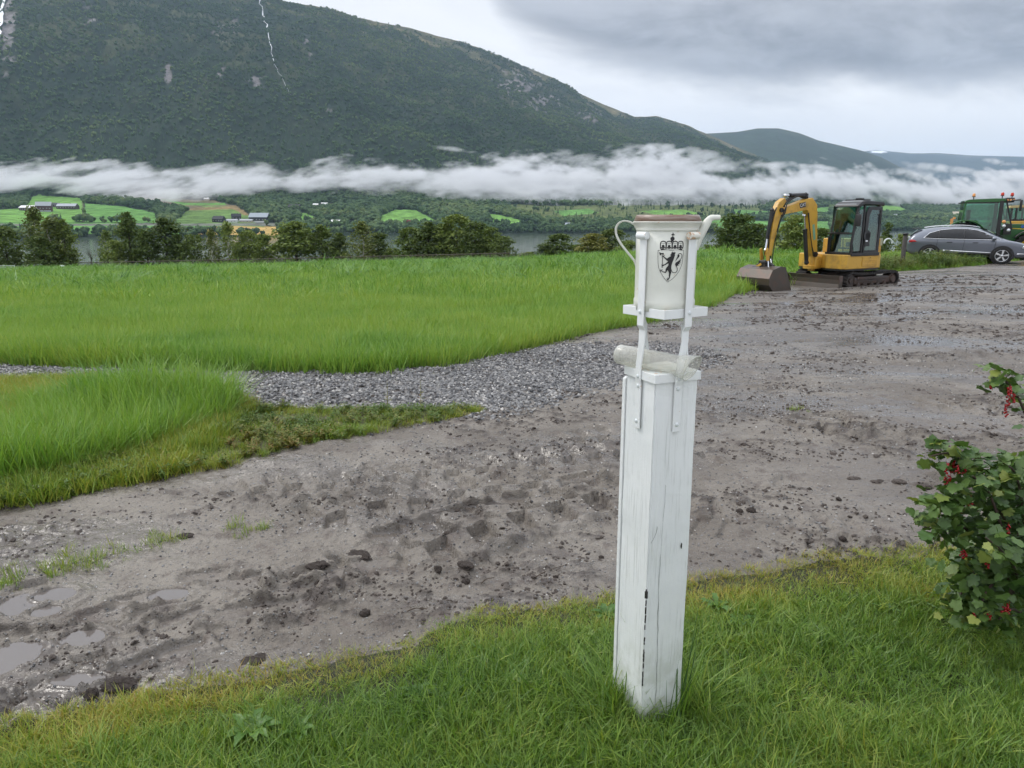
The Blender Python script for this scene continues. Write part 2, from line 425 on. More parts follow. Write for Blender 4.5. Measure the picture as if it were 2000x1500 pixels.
for _p, _a, _b, _n in (((200, 1195), .09, .05, .5), ((262, 1170), .09, .05, .3), ((225, 1225), .10, .04, .5), ((300, 1190), .08, .045, .4), ((360, 1200), .09, .04, .5), ((225, 1310), .10, .035, .6), ((275, 1290), .08, .03, .5), ((110, 1345), .07, .03, .5), ((355, 1265), .09, .05, .7), ((30, 1225), .08, .04, .4), ((120, 1230), .08, .04, .4),
    ((560, 1150), .16, .06, .2), ((520, 1185), .22, .07, .3), ((660, 1110), .09, .05, .3), ((720, 1095), .10, .05, .2), ((880, 1005), .13, .06, .1), ((820, 1020), .12, .05, .2), ((760, 1040), .12, .05, .2), ((1000, 975), .12, .05, .1), ((940, 990), .12, .05, .1), ((400, 1120), .1, .05, .3), ((60, 1310), .1, .04, .5), ((460, 1130), .12, .05, .3)):
    _q = gp(*_p); PRT.append((_q.x, _q.y, _a, _b, _n))
PUDW = [(gp(*c), a, b) for c, a, b in PUD]
def mud(X, Y):
    """relief of the churned yard; also the gravel share and how wet it lies"""
    fade = 1 / (1 + (Y / 22) ** 2)
    h = .06 * fbm(X / 1.7, Y / 1.7, 3, 40) + (.030 + .045 * sst(fbm(X / 1.3, Y / .9, 3, 48), -.08, .15)) * fbm(X / .27, Y / .2, 5, 44, .6)
    patch = sst(fbm(X / .9, Y / .5, 4, 50), -.06, .16)
    c1 = fbm(X / .075, Y / .06, 4, 60, .6)
    h = h + patch * .064 * np.maximum(c1 + .04, -.02) + .010 * fbm(X / .028, Y / .028, 2, 66)
    for line, w, per, dep in TRK:
        d, s = pdist(X, Y, line); ad = np.abs(d) + .04 * fbm(X / .12, Y / .12, 3, 70)
        inside = 1 - sst(ad, w * .82, w * 1.05)
        lug = np.sin(2 * math.pi * (s / per + ad * 2.2 * .5) + np.where(d > 0, 0, math.pi))
        lug = sst(lug + .55 * fbm(X / .12, Y / .12, 3, 75), -.1, .3)
        keep = sst(fbm(s / .55, d * 0 + per * 9, 3, 78), -.20, .08)
        h = h + inside * keep * dep * (-.046 * lug + .020) + keep * dep * .036 * np.exp(-((ad - w * 1.15) / .045) ** 2) * (.4 + 1.6 * np.maximum(fbm(X / .1, Y / .1, 3, 79) + .2, 0))
    pit = np.zeros(X.shape)
    for (cx_, cy_, a, b, an) in PRT:
        dx = X - cx_; dy = Y - cy_; u_ = dx * math.cos(an) + dy * math.sin(an); v_ = -dx * math.sin(an) + dy * math.cos(an)
        rr = np.maximum(np.abs(u_) / a, np.abs(v_) / b) + .45 * fbm(X / .08, Y / .08, 3, 93); k = 1 - sst(rr, .75, 1.1)
        h = h * (1 - k * .85) - .022 * k + .014 * np.exp(-((rr - 1.25) / .18) ** 2); pit = np.maximum(pit, .62 * k)
    for p, a, b in PUDW:
        dx = X - p.x; dy = Y - p.y; rr = np.sqrt((dx / (a * 1.1)) ** 2 + (dy / (b * 2.0)) ** 2) + .5 * fbm(X / .09, Y / .09, 3, 91)
        k = 1 - sst(rr, .7, 1.15); pit = np.maximum(pit, k)
        h = np.where(rr < 2.0, np.clip(h, -.008, .03), h)
        h = h * (1 - k * .9) - .030 * k + .012 * np.exp(-((rr - 1.3) / .2) ** 2)
    wz = sst(fbm(X / 1.7, Y / .8, 3, 88), .02, .13) * sst(X, .9, 3.0); h = h * (1 - .78 * wz); pit = np.maximum(pit, .75 * wz)
    torn = (1 - wz) * np.clip(patch * sst(c1, -.02, .2), 0, 1)
    return h * (.55 + .45 * fade), pit, torn
def nearz(X, Y):
    X = np.asarray(X, float); Y = np.asarray(Y, float)
    z = G(X, Y, False)
    lawnk = sst(yl(X) - Y, -.02, .12); fk = sst(Y - yfl(X), -.05, .35)
    vk = inverge(X, Y).astype(float)
    m, pit, torn = mud(X, Y)
    soft = .035 * fbm(X / .8, Y / .8, 4, 101) + .006 * fbm(X / .06, Y / .06, 2, 103)
    mk = np.clip(1 - lawnk - fk - vk, 0, 1)
    field = (.12 + .02 * np.minimum(Y / 10, 6)) * fbm(X / 1.9, Y / 1.6, 4, 105) * fk
    return z + m * mk + soft * (1 - mk) + .0 * lawnk + field, pit, torn * mk
ysr = [-1.0]
while ysr[-1] < 60:
    y = ysr[-1]; ysr.append(y + (.06 if y < 1.5 else .0075 if y < 3.2 else max(.0075, .0033 * (y - .9))))
ysr = np.array(ysr); tsr = np.concatenate([np.linspace(-1.25, -.74, 60), np.linspace(-.735, .735, 640), np.linspace(.74, 1.25, 60)])
X, Y = grid(tsr, ysr, 1.4 * 1.0)
Z, PIT, MK = nearz(X, Y)
V = np.stack([X, Y, Z], -1).reshape(-1, 3); F = gfaces(*X.shape)
cxy = V[F].mean(1); cx, cyy = cxy[:, 0], cxy[:, 1]
reg = np.zeros(len(F), int); reg[cyy < yl(cx)] = 1; reg[cyy > yfl(cx)] = 2; reg[(reg == 0) & inverge(cx, cyy)] = 3
# ---- materials of the ground
def ground_mat(name):
    m = mat(name, (.15, .12, .1), .7); nt = m.node_tree; b = nt.nodes['Principled BSDF']
    P = N(nt, 'ShaderNodeTexCoord').outputs['Object']
    grav = N(nt, 'ShaderNodeAttribute', attribute_name='grav').outputs['Fac']; rel = N(nt, 'ShaderNodeAttribute', attribute_name='rel').outputs['Fac']
    pit = N(nt, 'ShaderNodeAttribute', attribute_name='pit').outputs['Fac']
    nb = noise(nt, P, .8, 5, .6); nm = noise(nt, P, 7, 5, .6); nf = noise(nt, P, 90, 4, .65)
    c = mixc(nt, smooth(nt, nb, .35, .65), (.118, .100, .080), (.205, .182, .152))
    c = mixc(nt, mth(nt, 'MULTIPLY', smooth(nt, nm, .52, .66), .65), c, (.080, .060, .049))
    vor = N(nt, 'ShaderNodeTexVoronoi', ins={'Scale': 75.}); nt.links.new(P, vor.inputs['Vector'])
    vc = N(nt, 'ShaderNodeSeparateColor', ins={0: vor.outputs['Color']}).outputs[0]
    peb = mth(nt, 'MULTIPLY', smooth(nt, vc, .55, .6), mth(nt, 'SUBTRACT', 1., smooth(nt, vor.outputs['Distance'], .28, .42)))
    cg = ramp(nt, vc, [(0, (.09, .09, .095)), (.5, (.19, .187, .185)), (1, (.42, .42, .42))])
    c = mixc(nt, mth(nt, 'MULTIPLY', peb, mth(nt, 'MULTIPLY_ADD', grav, .6, .3), clamp=True), c, cg)
    c = mixc(nt, mth(nt, 'MULTIPLY', grav, .65), c, mixc(nt, smooth(nt, nf, .35, .65), (.08, .078, .078), (.24, .235, .228)))
    nsp = noise(nt, P, 38, 3, .6)
    c = mixc(nt, mth(nt, 'MULTIPLY', smooth(nt, nsp, .60, .68), .65), c, (.05, .038, .032))
    c = mixc(nt, mth(nt, 'MULTIPLY', rel, .9), c, (.040, .029, .023))  # torn dark earth, painted darker still to deepen the shading of the relief
    c = mixc(nt, mth(nt, 'MULTIPLY', pit, .6), c, (.072, .058, .050))
    st = N(nt, 'ShaderNodeMapping', ins={'Scale': (.35, 1.0, 1)}); nt.links.new(P, st.inputs[0])
    wet = smooth(nt, noise(nt, st.outputs[0], .9, 5, .62, .8), .47, .60)
    c = mixc(nt, mth(nt, 'MULTIPLY', wet, .30), c, (.09, .078, .070))
    nt.links.new(c, b.inputs['Base Color'])
    rg = mth(nt, 'SUBTRACT', .60, mth(nt, 'MULTIPLY', wet, .50)); rg = mth(nt, 'ADD', rg, mth(nt, 'MULTIPLY', mth(nt, 'SUBTRACT', nf, .5), .5))
    rg = mth(nt, 'SUBTRACT', rg, mth(nt, 'MULTIPLY', pit, .25)); nt.links.new(mth(nt, 'MAXIMUM', rg, .10), b.inputs['Roughness'])
    h = mth(nt, 'ADD', mth(nt, 'MULTIPLY', nf, .5), mth(nt, 'MULTIPLY', peb, .5)); h = mth(nt, 'ADD', h, mth(nt, 'MULTIPLY', nsp, .9))
    h = mth(nt, 'MULTIPLY', h, mth(nt, 'SUBTRACT', 1., mth(nt, 'MULTIPLY', pit, .8)))
    h = mth(nt, 'MULTIPLY', h, mth(nt, 'SUBTRACT', 1., mth(nt, 'MULTIPLY', wet, .55)))
    bp = N(nt, 'ShaderNodeBump', ins={'Strength': .9, 'Distance': .014, 'Height': h}); nt.links.new(bp.outputs[0], b.inputs['Normal'])
    return m
def soil_mat(name, a, b_, sc_=3):
    return grimy(name, a, b_, .9, sc_, .8, 0, .6, 40)
M_yard = ground_mat('wet_mud_and_gravel')
M_soil = soil_mat('lawn_soil', (.020, .022, .010), (.040, .042, .018))
M_fsoil = soil_mat('field_soil', (.045, .085, .018), (.075, .13, .03), .5)
M_vsoil = soil_mat('verge_soil', (.07, .07, .03), (.10, .085, .05))
# gravel share: crushed stone on the strip along the field, thinning into the yard
gv = gpl((-900, 725), (0, 722), (300, 738), (480, 758), (700, 768), (880, 752), (1040, 715), (1200, 690)); 
dg, sg = pdist(X, Y, gv)
grav = 1 - sst(np.abs(dg) + .5 * fbm(X / .7, Y / .7, 4, 120), .75, 1.25)
grav = np.maximum(grav, .55 * sst(Y, 6.5, 11) * sst(fbm(X / 2.2, Y / 1.4, 4, 121), -.15, .12))
names = ['yard', 'lawn_ground', 'field_ground', 'verge_ground']; mts = [M_yard, M_soil, M_fsoil, M_vsoil]
for k in range(4):
    v, f, g_, p_, r_ = compact(V, F[reg == k], grav.ravel(), PIT.ravel(), MK.ravel())
    o = np_obj(names[k], v, f, mts[k], attrs={'grav': g_, 'pit': p_, 'rel': r_}); prop(o, kind='structure')
def zat(x, y): return float(nearz(np.array([x]), np.array([y]))[0][0])
# ---- middle distance: rest of the field and the slope down to the lake
ym = np.concatenate([[ysr[-1]], np.geomspace(ysr[-1] * 1.01, 560, 150)]); tm = np.linspace(-1.25, 1.25, 260)
Xm, Ym = grid(tm * (ysr[-1] + 1.4) / ysr[-1], ym)
fkz = .24 * fbm(Xm / 1.9, Ym / 1.6, 4, 105) * (1 - sst(Ym, 90, 130))
Vm = np.stack([Xm, Ym, G(Xm, Ym, False) + fkz + np.where(Ym > 130, 1.5 * fbm(Xm / 30, Ym / 30, 3, 11), 0)], -1).reshape(-1, 3)
prop(np_obj('hillside', Vm, gfaces(*Xm.shape), M_fsoil), kind='structure')
# ---- lake
M_water = mat('lake_water', (.085, .11, .08), .08, 0, .5); nt = M_water.node_tree; b = nt.nodes['Principled BSDF']
P = N(nt, 'ShaderNodeTexCoord').outputs['Object']; mp = N(nt, 'ShaderNodeMapping', ins={'Scale': (.25, 1, 1)}); nt.links.new(P, mp.inputs[0])
bp = N(nt, 'ShaderNodeBump', ins={'Strength': .35, 'Distance': .35, 'Height': noise(nt, mp.outputs[0], .35, 5, .6)}); nt.links.new(bp.outputs[0], b.inputs['Normal'])
prop(np_obj('lake_water', [(-4500, 150, LAKE), (5500, 150, LAKE), (5500, 3200, LAKE), (-4500, 3200, LAKE)], [[0, 1, 2, 3]], M_water), kind='structure')
# ---- far valley side and the big mountain
yy = [560.]
def rowy():
    out = [560.]; y = 560.
    while y < 6400:
        y += 18 if y < 760 else (6 if y < 1500 else 7.5 if y < 2600 else 13 if y < 5700 else 60); out.append(y)
    return np.array(out)
yA = rowy(); tA = np.concatenate([np.linspace(-1.25, -.76, 70), np.linspace(-.755, .74, 860), np.linspace(.745, 1.25, 60)])
XA, YA = grid(tA, yA); ZA = G(XA, YA)
PX, PY = proj(XA, YA, ZA)
lc = np.zeros(XA.shape + (3,)); FO = np.array([.018, .033, .019]); lc[:] = FO
forest = np.ones(XA.shape)
w1 = fbm(XA / 35, YA / 35, 4, 200) * 14; w2 = fbm(XA / 35, YA / 35, 4, 205) * 5
def patch(poly, col, tree=0.0, var=.25):
    m = inpoly(PX + w1 * .35, PY + w2 * .35, poly) & (YA < 2900)
    n_ = 1 + var * 2 * fbm(XA / 12, YA / 60, 3, 210)
    lc[m] = (np.array(col)[None] * n_[m][:, None]); forest[m] = tree
GR = (.105, .235, .055); GR2 = (.14, .285, .06); OL = (.10, .125, .045); BR = (.15, .125, .075); WH = (.42, .29, .10)
patch([(-600, 400), (-600, 450), (0, 455), (500, 458), (520, 440), (0, 432)], GR)
patch([(0, 437), (520, 436), (900, 437), (900, 440), (520, 441), (0, 441)], (.14, .15, .12))
patch([(62, 385), (75, 381), (160, 387), (163, 433), (-60, 434), (-60, 412), (45, 407)], GR2)
patch([(160, 387), (163, 387), (165, 434), (161, 434)], (.07, .06, .035))
patch([(166, 397), (240, 403), (300, 416), (308, 436), (166, 434)], GR)
patch([(240, 383), (290, 386), (420, 392), (470, 405), (380, 408), (350, 412), (290, 397), (240, 392)], BR)
patch([(300, 386), (360, 396), (440, 396), (440, 401), (360, 401)], GR, 0)
patch([(335, 437), (365, 412), (400, 402), (460, 403), (492, 424), (500, 436)], (.11, .19, .05))
patch([(368, 411), (380, 405), (460, 402), (488, 420), (478, 421), (455, 408), (385, 411)], (.20, .15, .07))
patch([(345, 447), (440, 441), (540, 443), (546, 460), (380, 457)], WH, 0, .12)
patch([(575, 414), (600, 417), (633, 434), (588, 434)], GR2)
patch([(600, 445), (672, 446), (666, 457), (600, 452)], GR)
patch([(738, 440), (742, 423), (770, 410), (812, 411), (838, 424), (862, 438)], GR2)
patch([(640, 398), (662, 398), (655, 405), (625, 410), (590, 408)], OL)
patch([(948, 417), (975, 419), (1022, 432), (1015, 441), (958, 436)], GR2)
patch([(985, 398), (1060, 402), (1250, 400), (1500, 398), (1480, 425), (1240, 432), (1150, 436), (1060, 430), (1010, 415)], OL, .16)
patch([(930, 440), (1150, 441), (1150, 446), (930, 445)], OL, .3)
patch([(1380, 425), (1510, 433), (1620, 432), (1620, 452), (1400, 450), (1370, 440)], GR)
patch([(1430, 409), (1510, 413), (1620, 404), (1620, 421), (1510, 423), (1440, 419)], GR)
patch([(1715, 400), (1755, 402), (1778, 413), (1770, 417), (1715, 418)], GR2)
patch([(1715, 427), (1790, 429), (1860, 434), (1850, 439), (1715, 433)], GR2)
patch([(1860, 430), (2400, 432), (2400, 442), (1860, 442)], GR)
patch([(555, 432), (600, 436), (640, 440), (560, 441)], GR)
patch([(866, 428), (900, 424), (915, 432), (900, 440), (868, 440)], GR)
patch([(1080, 412), (1150, 408), (1170, 416), (1100, 422)], GR, .02)
patch([(1250, 412), (1330, 409), (1380, 418), (1300, 424)], GR2, .02)
# mountain: heath along the top, bare rock, forest below
yfA = np.interp(tA, *YF)[None]; yrA = np.interp(tA, *YR)[None]; rA = np.clip((YA - yfA) / (yrA - yfA), 0, 1)
mtn = YA > yfA + 5
nz = fbm(XA / 260, YA / 200, 5, 220); nz2 = fbm(XA / 60, YA / 90, 4, 225)
heath = sst(rA + .35 * nz + .2 * nz2, .72, .96) * mtn
def lerp(k, col):
    global lc; lc = lc * (1 - k[..., None]) + np.array(col) * k[..., None]
lerp(np.clip(sst(nz2 + .5 * nz, .0, .22) * .6 * mtn * sst(rA, .05, .5), 0, 1), (.078, .086, .038))
lerp(heath * .9, (.105, .100, .050))
dry = sst(nz2, .06, .2) * heath; lerp(dry * .7, (.19, .16, .085))
rock = np.zeros(XA.shape)
for (a, b_, w, h, s_) in ((180, 30, 40, 40, .62), (14, 60, 18, 90, 1.2), (1010, 165, 60, 42, .80), (1060, 200, 50, 26, .78), (440, 55, 45, 30, .62), (495, 160, 30, 16, .72), (600, 105, 10, 60, .72), (328, 145, 7, 18, 2.2), (1140, 225, 60, 20, .6), (430, 140, 14, 14, .9), (640, 215, 12, 6, 1.0), (900, 215, 50, 12, .4)):
    d = ((PX - a) / w) ** 2 + ((PY - b_) / h) ** 2; rock = np.maximum(rock, s_ * np.exp(-d) * mtn)
rk = sst(rock + 1.5 * fbm(XA / 16, YA / 50, 4, 230) , .58, .95); lerp(rk * .8, (.22, .20, .20))
forest = forest * np.where(mtn, (1 - heath) * (1 - rk), 1); forest[YA < np.interp(tA, *YS)[None] + 8] = 0
# deep tree texture: small relief under the crowns
ZA2 = ZA + np.where(forest > .5, 5.5 * fbm(XA / 14, YA / 22, 3, 240), 0) * (YA > 900)
M_far = mat('mountain_ground', (.05, .06, .03), .95, 0, .1); nt = M_far.node_tree; b = nt.nodes['Principled BSDF']
col = N(nt, 'ShaderNodeAttribute', attribute_name='land').outputs['Color']; P = N(nt, 'ShaderNodeTexCoord').outputs['Object']
mp = N(nt, 'ShaderNodeMapping', ins={'Scale': (1, .55, .55)}); nt.links.new(P, mp.inputs[0])
nn = noise(nt, mp.outputs[0], .055, 6, .7); col2 = mixc(nt, 1., col, ramp(nt, nn, [(.25, .45), (.5, 1.0), (.75, 1.75)]), 'MULTIPLY')
nt.links.new(col2, b.inputs['Base Color'])
bp = N(nt, 'ShaderNodeBump', ins={'Strength': .9, 'Distance': 9., 'Height': nn}); nt.links.new(bp.outputs[0], b.inputs['Normal'])
VA = np.stack([XA, YA, ZA2], -1).reshape(-1, 3)
prop(np_obj('mountain_terrain', VA, gfaces(*XA.shape), M_far, attrs={'land': lc.reshape(-1, 3)}), kind='structure')
# ---- two ridges farther up the valley
def ridge(name, pts, Yd, depth, cols, seed, ncol=500, nrow=90, amp=40):
    ts = [ray(*p)[0] for p in pts]; es = [ray(*p)[1] for p in pts]
    tg = np.linspace(ts[0], ts[-1], ncol); er = np.interp(tg, ts, es); yd = np.interp(tg, *Yd) if isinstance(Yd, tuple) else np.full(ncol, float(Yd))
    u = np.linspace(0, 1.12, nrow)[:, None]
    Yv = (yd - depth)[None] + depth * u; Xv = tg[None] * Yv
    zr = EYE + er * yd
    Zv = -10 + (zr[None] + 10) * np.where(u <= 1, 1 - (1 - np.minimum(u, 1)) ** 1.35, 1 - (u - 1) * 1.2)
    Zv = Zv + amp * fbm(Xv / 700, Yv / 700, 5, seed) * np.clip((1 - u) * 5, .1, 1) - amp * .8 * np.abs(fbm(Xv / 350, Yv / 1600, 4, seed + 3)) * np.clip((1 - u) * 4, .0, 1)
    a = sst(u + .3 * fbm(Xv / 500, Yv / 500, 4, seed + 5), .8, 1.0)[..., None]
    L = np.array(cols[0]) * (1 - a) + np.array(cols[1]) * a
    L = L * (1 + .9 * fbm(Xv / 120, Yv / 120, 4, seed + 9))[..., None]
    if name == 'far_mountain':
        qx, qy = proj(Xv, Yv, Zv); sn = (((qx - 1716) / 20) ** 2 + ((qy - 296.5) / 2.6) ** 2 + 1.6 * fbm(Xv / 60, Yv / 300, 3, 390)) < .8; L[sn] = (.8, .82, .85)
    return prop(np_obj(name, np.stack([Xv, Yv, Zv], -1).reshape(-1, 3), gfaces(*Xv.shape), M_far, attrs={'land': L.reshape(-1, 3)}), kind='structure'), (Xv, Yv, Zv)
ridge('mountain_ridge', [(1150, 300), (1250, 262), (1330, 264), (1385, 261), (1440, 258), (1480, 251), (1520, 251), (1560, 260), (1600, 275), (1680, 294), (1720, 307), (1760, 328), (1820, 350), (1950, 380), (2200, 400)], 7400, 3000, ((.024, .042, .024), (.05, .06, .03)), 300, 420, 120)
ridge('far_mountain', [(1450, 330), (1600, 312), (1680, 297), (1712, 293), (1740, 296), (1780, 300), (1830, 299), (1900, 304), (2000, 306), (2100, 300), (2400, 290), (3000, 300)], 13000, 5200, ((.03, .045, .035), (.09, .09, .07)), 320, 420, 80, 70)
# ---- snow patch on the far mountain, streams down the big one
def drape(name, line, w, m, y0, lift=3.0):
    V_ = []; 
    for i, (px, py, ww) in enumerate(line):
        p = hit(px, py, y0); q = p.copy(); V_.append((p.x - ww * w, p.y - 6, p.z + lift)); V_.append((p.x + ww * w, p.y - 6, p.z + lift))
    F_ = [(2 * i, 2 * i + 1, 2 * i + 3, 2 * i + 2) for i in range(len(line) - 1)]
    return prop(np_obj(name, V_, F_, m), kind='structure')
M_fall = mat('white_water', (.55, .58, .62), .5)
def wig(a, b_, n, w0, w1, sd, amp=3):
    r = random.Random(sd); out = []
    for i in range(n):
        k = i / (n - 1); out.append((a[0] + (b_[0] - a[0]) * k + r.uniform(-amp, amp), a[1] + (b_[1] - a[1]) * k, (w0 + (w1 - w0) * k) * r.uniform(.35, 1.35)))
    return out
drape('waterfall', wig((503, -14), (521, 50), 12, .8, .9, 1) + wig((521, 54), (536, 122), 14, .9, .5, 2, 2), 2.0, M_fall, 1700)
drape('waterfall', wig((538, 128), (568, 188), 14, .4, .2, 3, 2), 1.6, M_fall, 1700)
drape('waterfall', wig((12, -30), (6, 30), 8, 2.5, 3, 4, 3) + wig((3, 34), (-2, 96), 9, 2.6, 1.2, 5, 3), 2.6, M_fall, 1700)
def box_vol(name, dens, col, aniso=0.0):
    m = bpy.data.materials.new(name); m.use_nodes = True; nt = m.node_tree; nt.nodes.clear()
    pv = N(nt, 'ShaderNodeVolumePrincipled', ins={'Color': (*col, 1), 'Density': dens, 'Anisotropy': aniso})
    out = N(nt, 'ShaderNodeOutputMaterial'); nt.links.new(pv.outputs[0], out.inputs['Volume'])
    return m
# ================================================================ FAR WOODS
M_wood = leafy('far_foliage', [(0, (.020, .044, .023)), (.35, (.042, .080, .033)), (.7, (.075, .122, .046)), (1, (.13, .17, .06))], 0.0, .85, 'tint', .25, .1)
def blob_tree(sd, parts=5, tall=1.0):
    r = random.Random(sd); mb = MB()
    for i in range(parts):
        a = r.uniform(0, 6.28); d = r.uniform(.05, .34); z = .35 + .5 * r.random() * tall
        rad = r.uniform(.2, .34) * (1.15 - .5 * z / tall)
        bm = bmesh.new(); bmesh.ops.create_icosphere(bm, subdivisions=1, radius=rad)
        for v in bm.verts: v.co *= r.uniform(.68, 1.25)
        mb.bm(bm, Matrix.Translation((d * math.cos(a), d * math.sin(a), z)) @ Matrix.Diagonal((1, 1, 1.25, 1)), False)
    mb.box((0, 0, .2), (.05, .05, .45))
    return mb.mesh('far_tree_kind', M_wood)
def cone_tree(sd):
    r = random.Random(sd); mb = MB(); L = 5
    for i in range(L):
        z = .12 + i * .17; rad = .24 * (1 - i / (L + .4)); n = 7
        vs = [(0, 0, z + .30)] + [(rad * r.uniform(.6, 1.2) * math.cos(6.283 * k / n), rad * r.uniform(.6, 1.2) * math.sin(6.283 * k / n), z - r.uniform(0, .07)) for k in range(n)]
        mb.add(vs, [(0, 1 + k, 1 + (k + 1) % n) for k in range(n)])
    return mb.mesh('far_conifer_kind', M_wood)
kinds = [blob_tree(1), blob_tree(2, 6), blob_tree(3, 4), blob_tree(4, 5, 1.1), cone_tree(5), cone_tree(6)]
cw = (np.abs(XA[:-1, 1:] - XA[:-1, :-1]) * (YA[1:, :-1] - YA[:-1, :-1]))
fo = forest[:-1, :-1]; yq = YA[:-1, :-1]; tq = tA[None, :-1] * np.ones_like(yq)
ysq = np.interp(tq, *YS); yfq = np.interp(tq, *YF)
near = (yq > ysq + 6) & (yq < yfq + 150)
prob = np.where(near, 1 / 80., 1 / 135.) * np.where(fo > .5, 1, np.where(fo > .1, .10, 0)) * (np.abs(tq) < .88) * (yq < 5400) * (yq > ysq + 6)
prob = np.where(~near, prob * (1 - .45 * sst(yq, 2600, 4600)), prob)
cnt = rng.poisson(cw * prob); ii, jj = np.nonzero(cnt); rep = cnt[ii, jj]; ii = np.repeat(ii, rep); jj = np.repeat(jj, rep)
fu = rng.random(len(ii)); fv = rng.random(len(ii))
py_ = YA[ii, jj] + fv * (YA[ii + 1, jj] - YA[ii, jj]); pt_ = tA[jj] + fu * (tA[jj + 1] - tA[jj]); px_ = pt_ * py_
pz_ = G(px_, py_); up = (py_ > np.interp(pt_, *YF) + 100)
hgt = np.where(up, rng.uniform(6, 12, len(ii)), rng.uniform(6, 14, len(ii)))
con = rng.random(len(ii)) < np.where(up, .55, .10) * (.5 + 2.4 * np.clip(fbm(px_ / 200, py_ / 200, 3, 260) + .1, 0, .5))
con |= (fo[ii, jj] < .5) & (rng.random(len(ii)) < .7)
vid = np.where(con, rng.integers(4, 6, len(ii)), rng.integers(0, 4, len(ii)))
wid = hgt * rng.uniform(.85, 1.5, len(ii)); wid = np.where(con, hgt * rng.uniform(.7, 1.1, len(ii)), wid)
tint = np.clip(.42 + 1.1 * fbm(px_ / 120, py_ / 120, 4, 250) + 1.0 * fbm(px_ / 520, py_ / 420, 3, 252) + rng.normal(0, .16, len(ii)) - .22 * con, 0, 1)
z0 = np.zeros(len(ii))
print('far trees', len(ii))
scatter('valley_woods', np.stack([px_, py_, pz_ - .6], 1), np.stack([z0, z0, rng.uniform(0, 6.28, len(ii))], 1), np.stack([wid, wid, hgt], 1), tint, kinds, vid)
# ================================================================ FOG BANK
ftop = [(-900, 318), (-300, 312), (0, 312), (90, 318), (160, 326), (230, 317), (300, 334), (400, 326), (450, 316), (560, 330), (650, 316), (700, 322), (760, 318), (830, 322), (950, 312), (1000, 308), (1100, 312),
        (1180, 322), (1230, 300), (1270, 294), (1330, 300), (1390, 326), (1440, 342), (1500, 340), (1560, 330), (1600, 328), (1690, 334), (1800, 352), (1900, 348), (2000, 330), (2200, 325), (2900, 330)]
fbot = [(-900, 375), (0, 374), (100, 372), (200, 386), (330, 388), (430, 386), (500, 380), (560, 368), (640, 372), (700, 376), (780, 380), (850, 378), (920, 394), (1000, 400), (1200, 402), (1300, 397), (1400, 400), (1500, 394),
        (1600, 386), (1700, 390), (1780, 398), (1850, 407), (1920, 412), (2000, 404), (2200, 400), (2900, 400)]
def lens(name, pxs, pys, cover, Lm, off, m):
    PXf, PYf = np.meshgrid(pxs, pys); c, s = math.cos(PITCH), math.sin(PITCH)
    a = (PXf - 1000) / FPX; b_ = -(PYf - 750) / FPX; f = c + b_ * s; t = a / f; e = (b_ * c - s) / f
    ys = np.interp(t, *YF) - 150 + off + np.maximum(e - .026, -.02) * 5500
    Mk = cover(PXf, PYf, t * ys, ys); T = Lm * np.clip(Mk, 0, 1.4)
    nr, nc = T.shape; T[0] = 0; T[-1] = 0; T[:, 0] = 0; T[:, -1] = 0
    yf_, yb = ys - T * .5, ys + T * .5
    Vf = np.stack([t * yf_, yf_, EYE + e * yf_], -1).reshape(-1, 3); Vb = np.stack([t * yb, yb, EYE + e * yb], -1).reshape(-1, 3)
    F_ = gfaces(nr, nc); keep = (T.ravel()[F_] > 1e-4).any(1); F_ = F_[keep]
    # weld the rim so that the body is closed
    idb = np.where(T.ravel() > 1e-4, np.arange(nr * nc) + nr * nc, np.arange(nr * nc))
    Fb = idb[F_][:, ::-1]; V_, F2 = compact(np.concatenate([Vf, Vb]), np.concatenate([F_, Fb])[:, ::-1])
    return prop(np_obj(name, V_, F2, m), kind='stuff')
M_fog = box_vol('fog_vapour', .018, (.90, .91, .925))
def cov(PX, PY, X, Yw):
    n1 = fbm(X / 62, PY / 19, 5, 400); n2 = fbm(X / 22, PY / 10, 4, 410); n3 = fbm(X / 300, PY / 30, 3, 415)
    top = np.interp(PX, *zip(*ftop)); bot = np.interp(PX, *zip(*fbot))
    u = (PY - top + n1 * 40 + n2 * 14 + 8) / 36; w = (bot - PY + n1 * 30 + n2 * 12 + 7) / 34
    return np.clip(np.minimum(u, w), 0, 1) ** 1.35 * np.clip(.85 + 1.0 * n1 + .9 * n3 + .5 * n2, .15, 1.4)
lens('fog_bank', np.arange(-900, 2900, 3.5), np.arange(272, 432, 1.3), cov, 210, 0, M_fog)
def cov2(PX, PY, X, Yw):
    n1 = fbm(X / 48 + PY / 20, PY / 15, 5, 430)
    s = 0
    for a, b_, w, h, k in ((1330, 292, 60, 8, .5), (1260, 300, 70, 14, .7), (1500, 321, 34, 7, .8), (1560, 322, 22, 6, .5), (1605, 327, 30, 5, .6), (890, 292, 45, 5, .35), (1200, 322, 90, 12, .6), (1380, 318, 60, 14, .7), (1850, 330, 70, 7, .6), (1950, 316, 26, 5, .8), (1780, 340, 60, 8, .6), (620, 318, 80, 5, .3), (1115, 300, 40, 8, .25)):
        s = s + k * np.exp(-((PX - a) / w) ** 2 - ((PY - b_ - (PX - a) * .12) / h) ** 2)
    return np.clip(s * (1 + 2.6 * n1) - .12, 0, 1)
lens('fog_wisps', np.arange(700, 2100, 3.0), np.arange(262, 372, 1.2), cov2, 130, 60, M_fog)
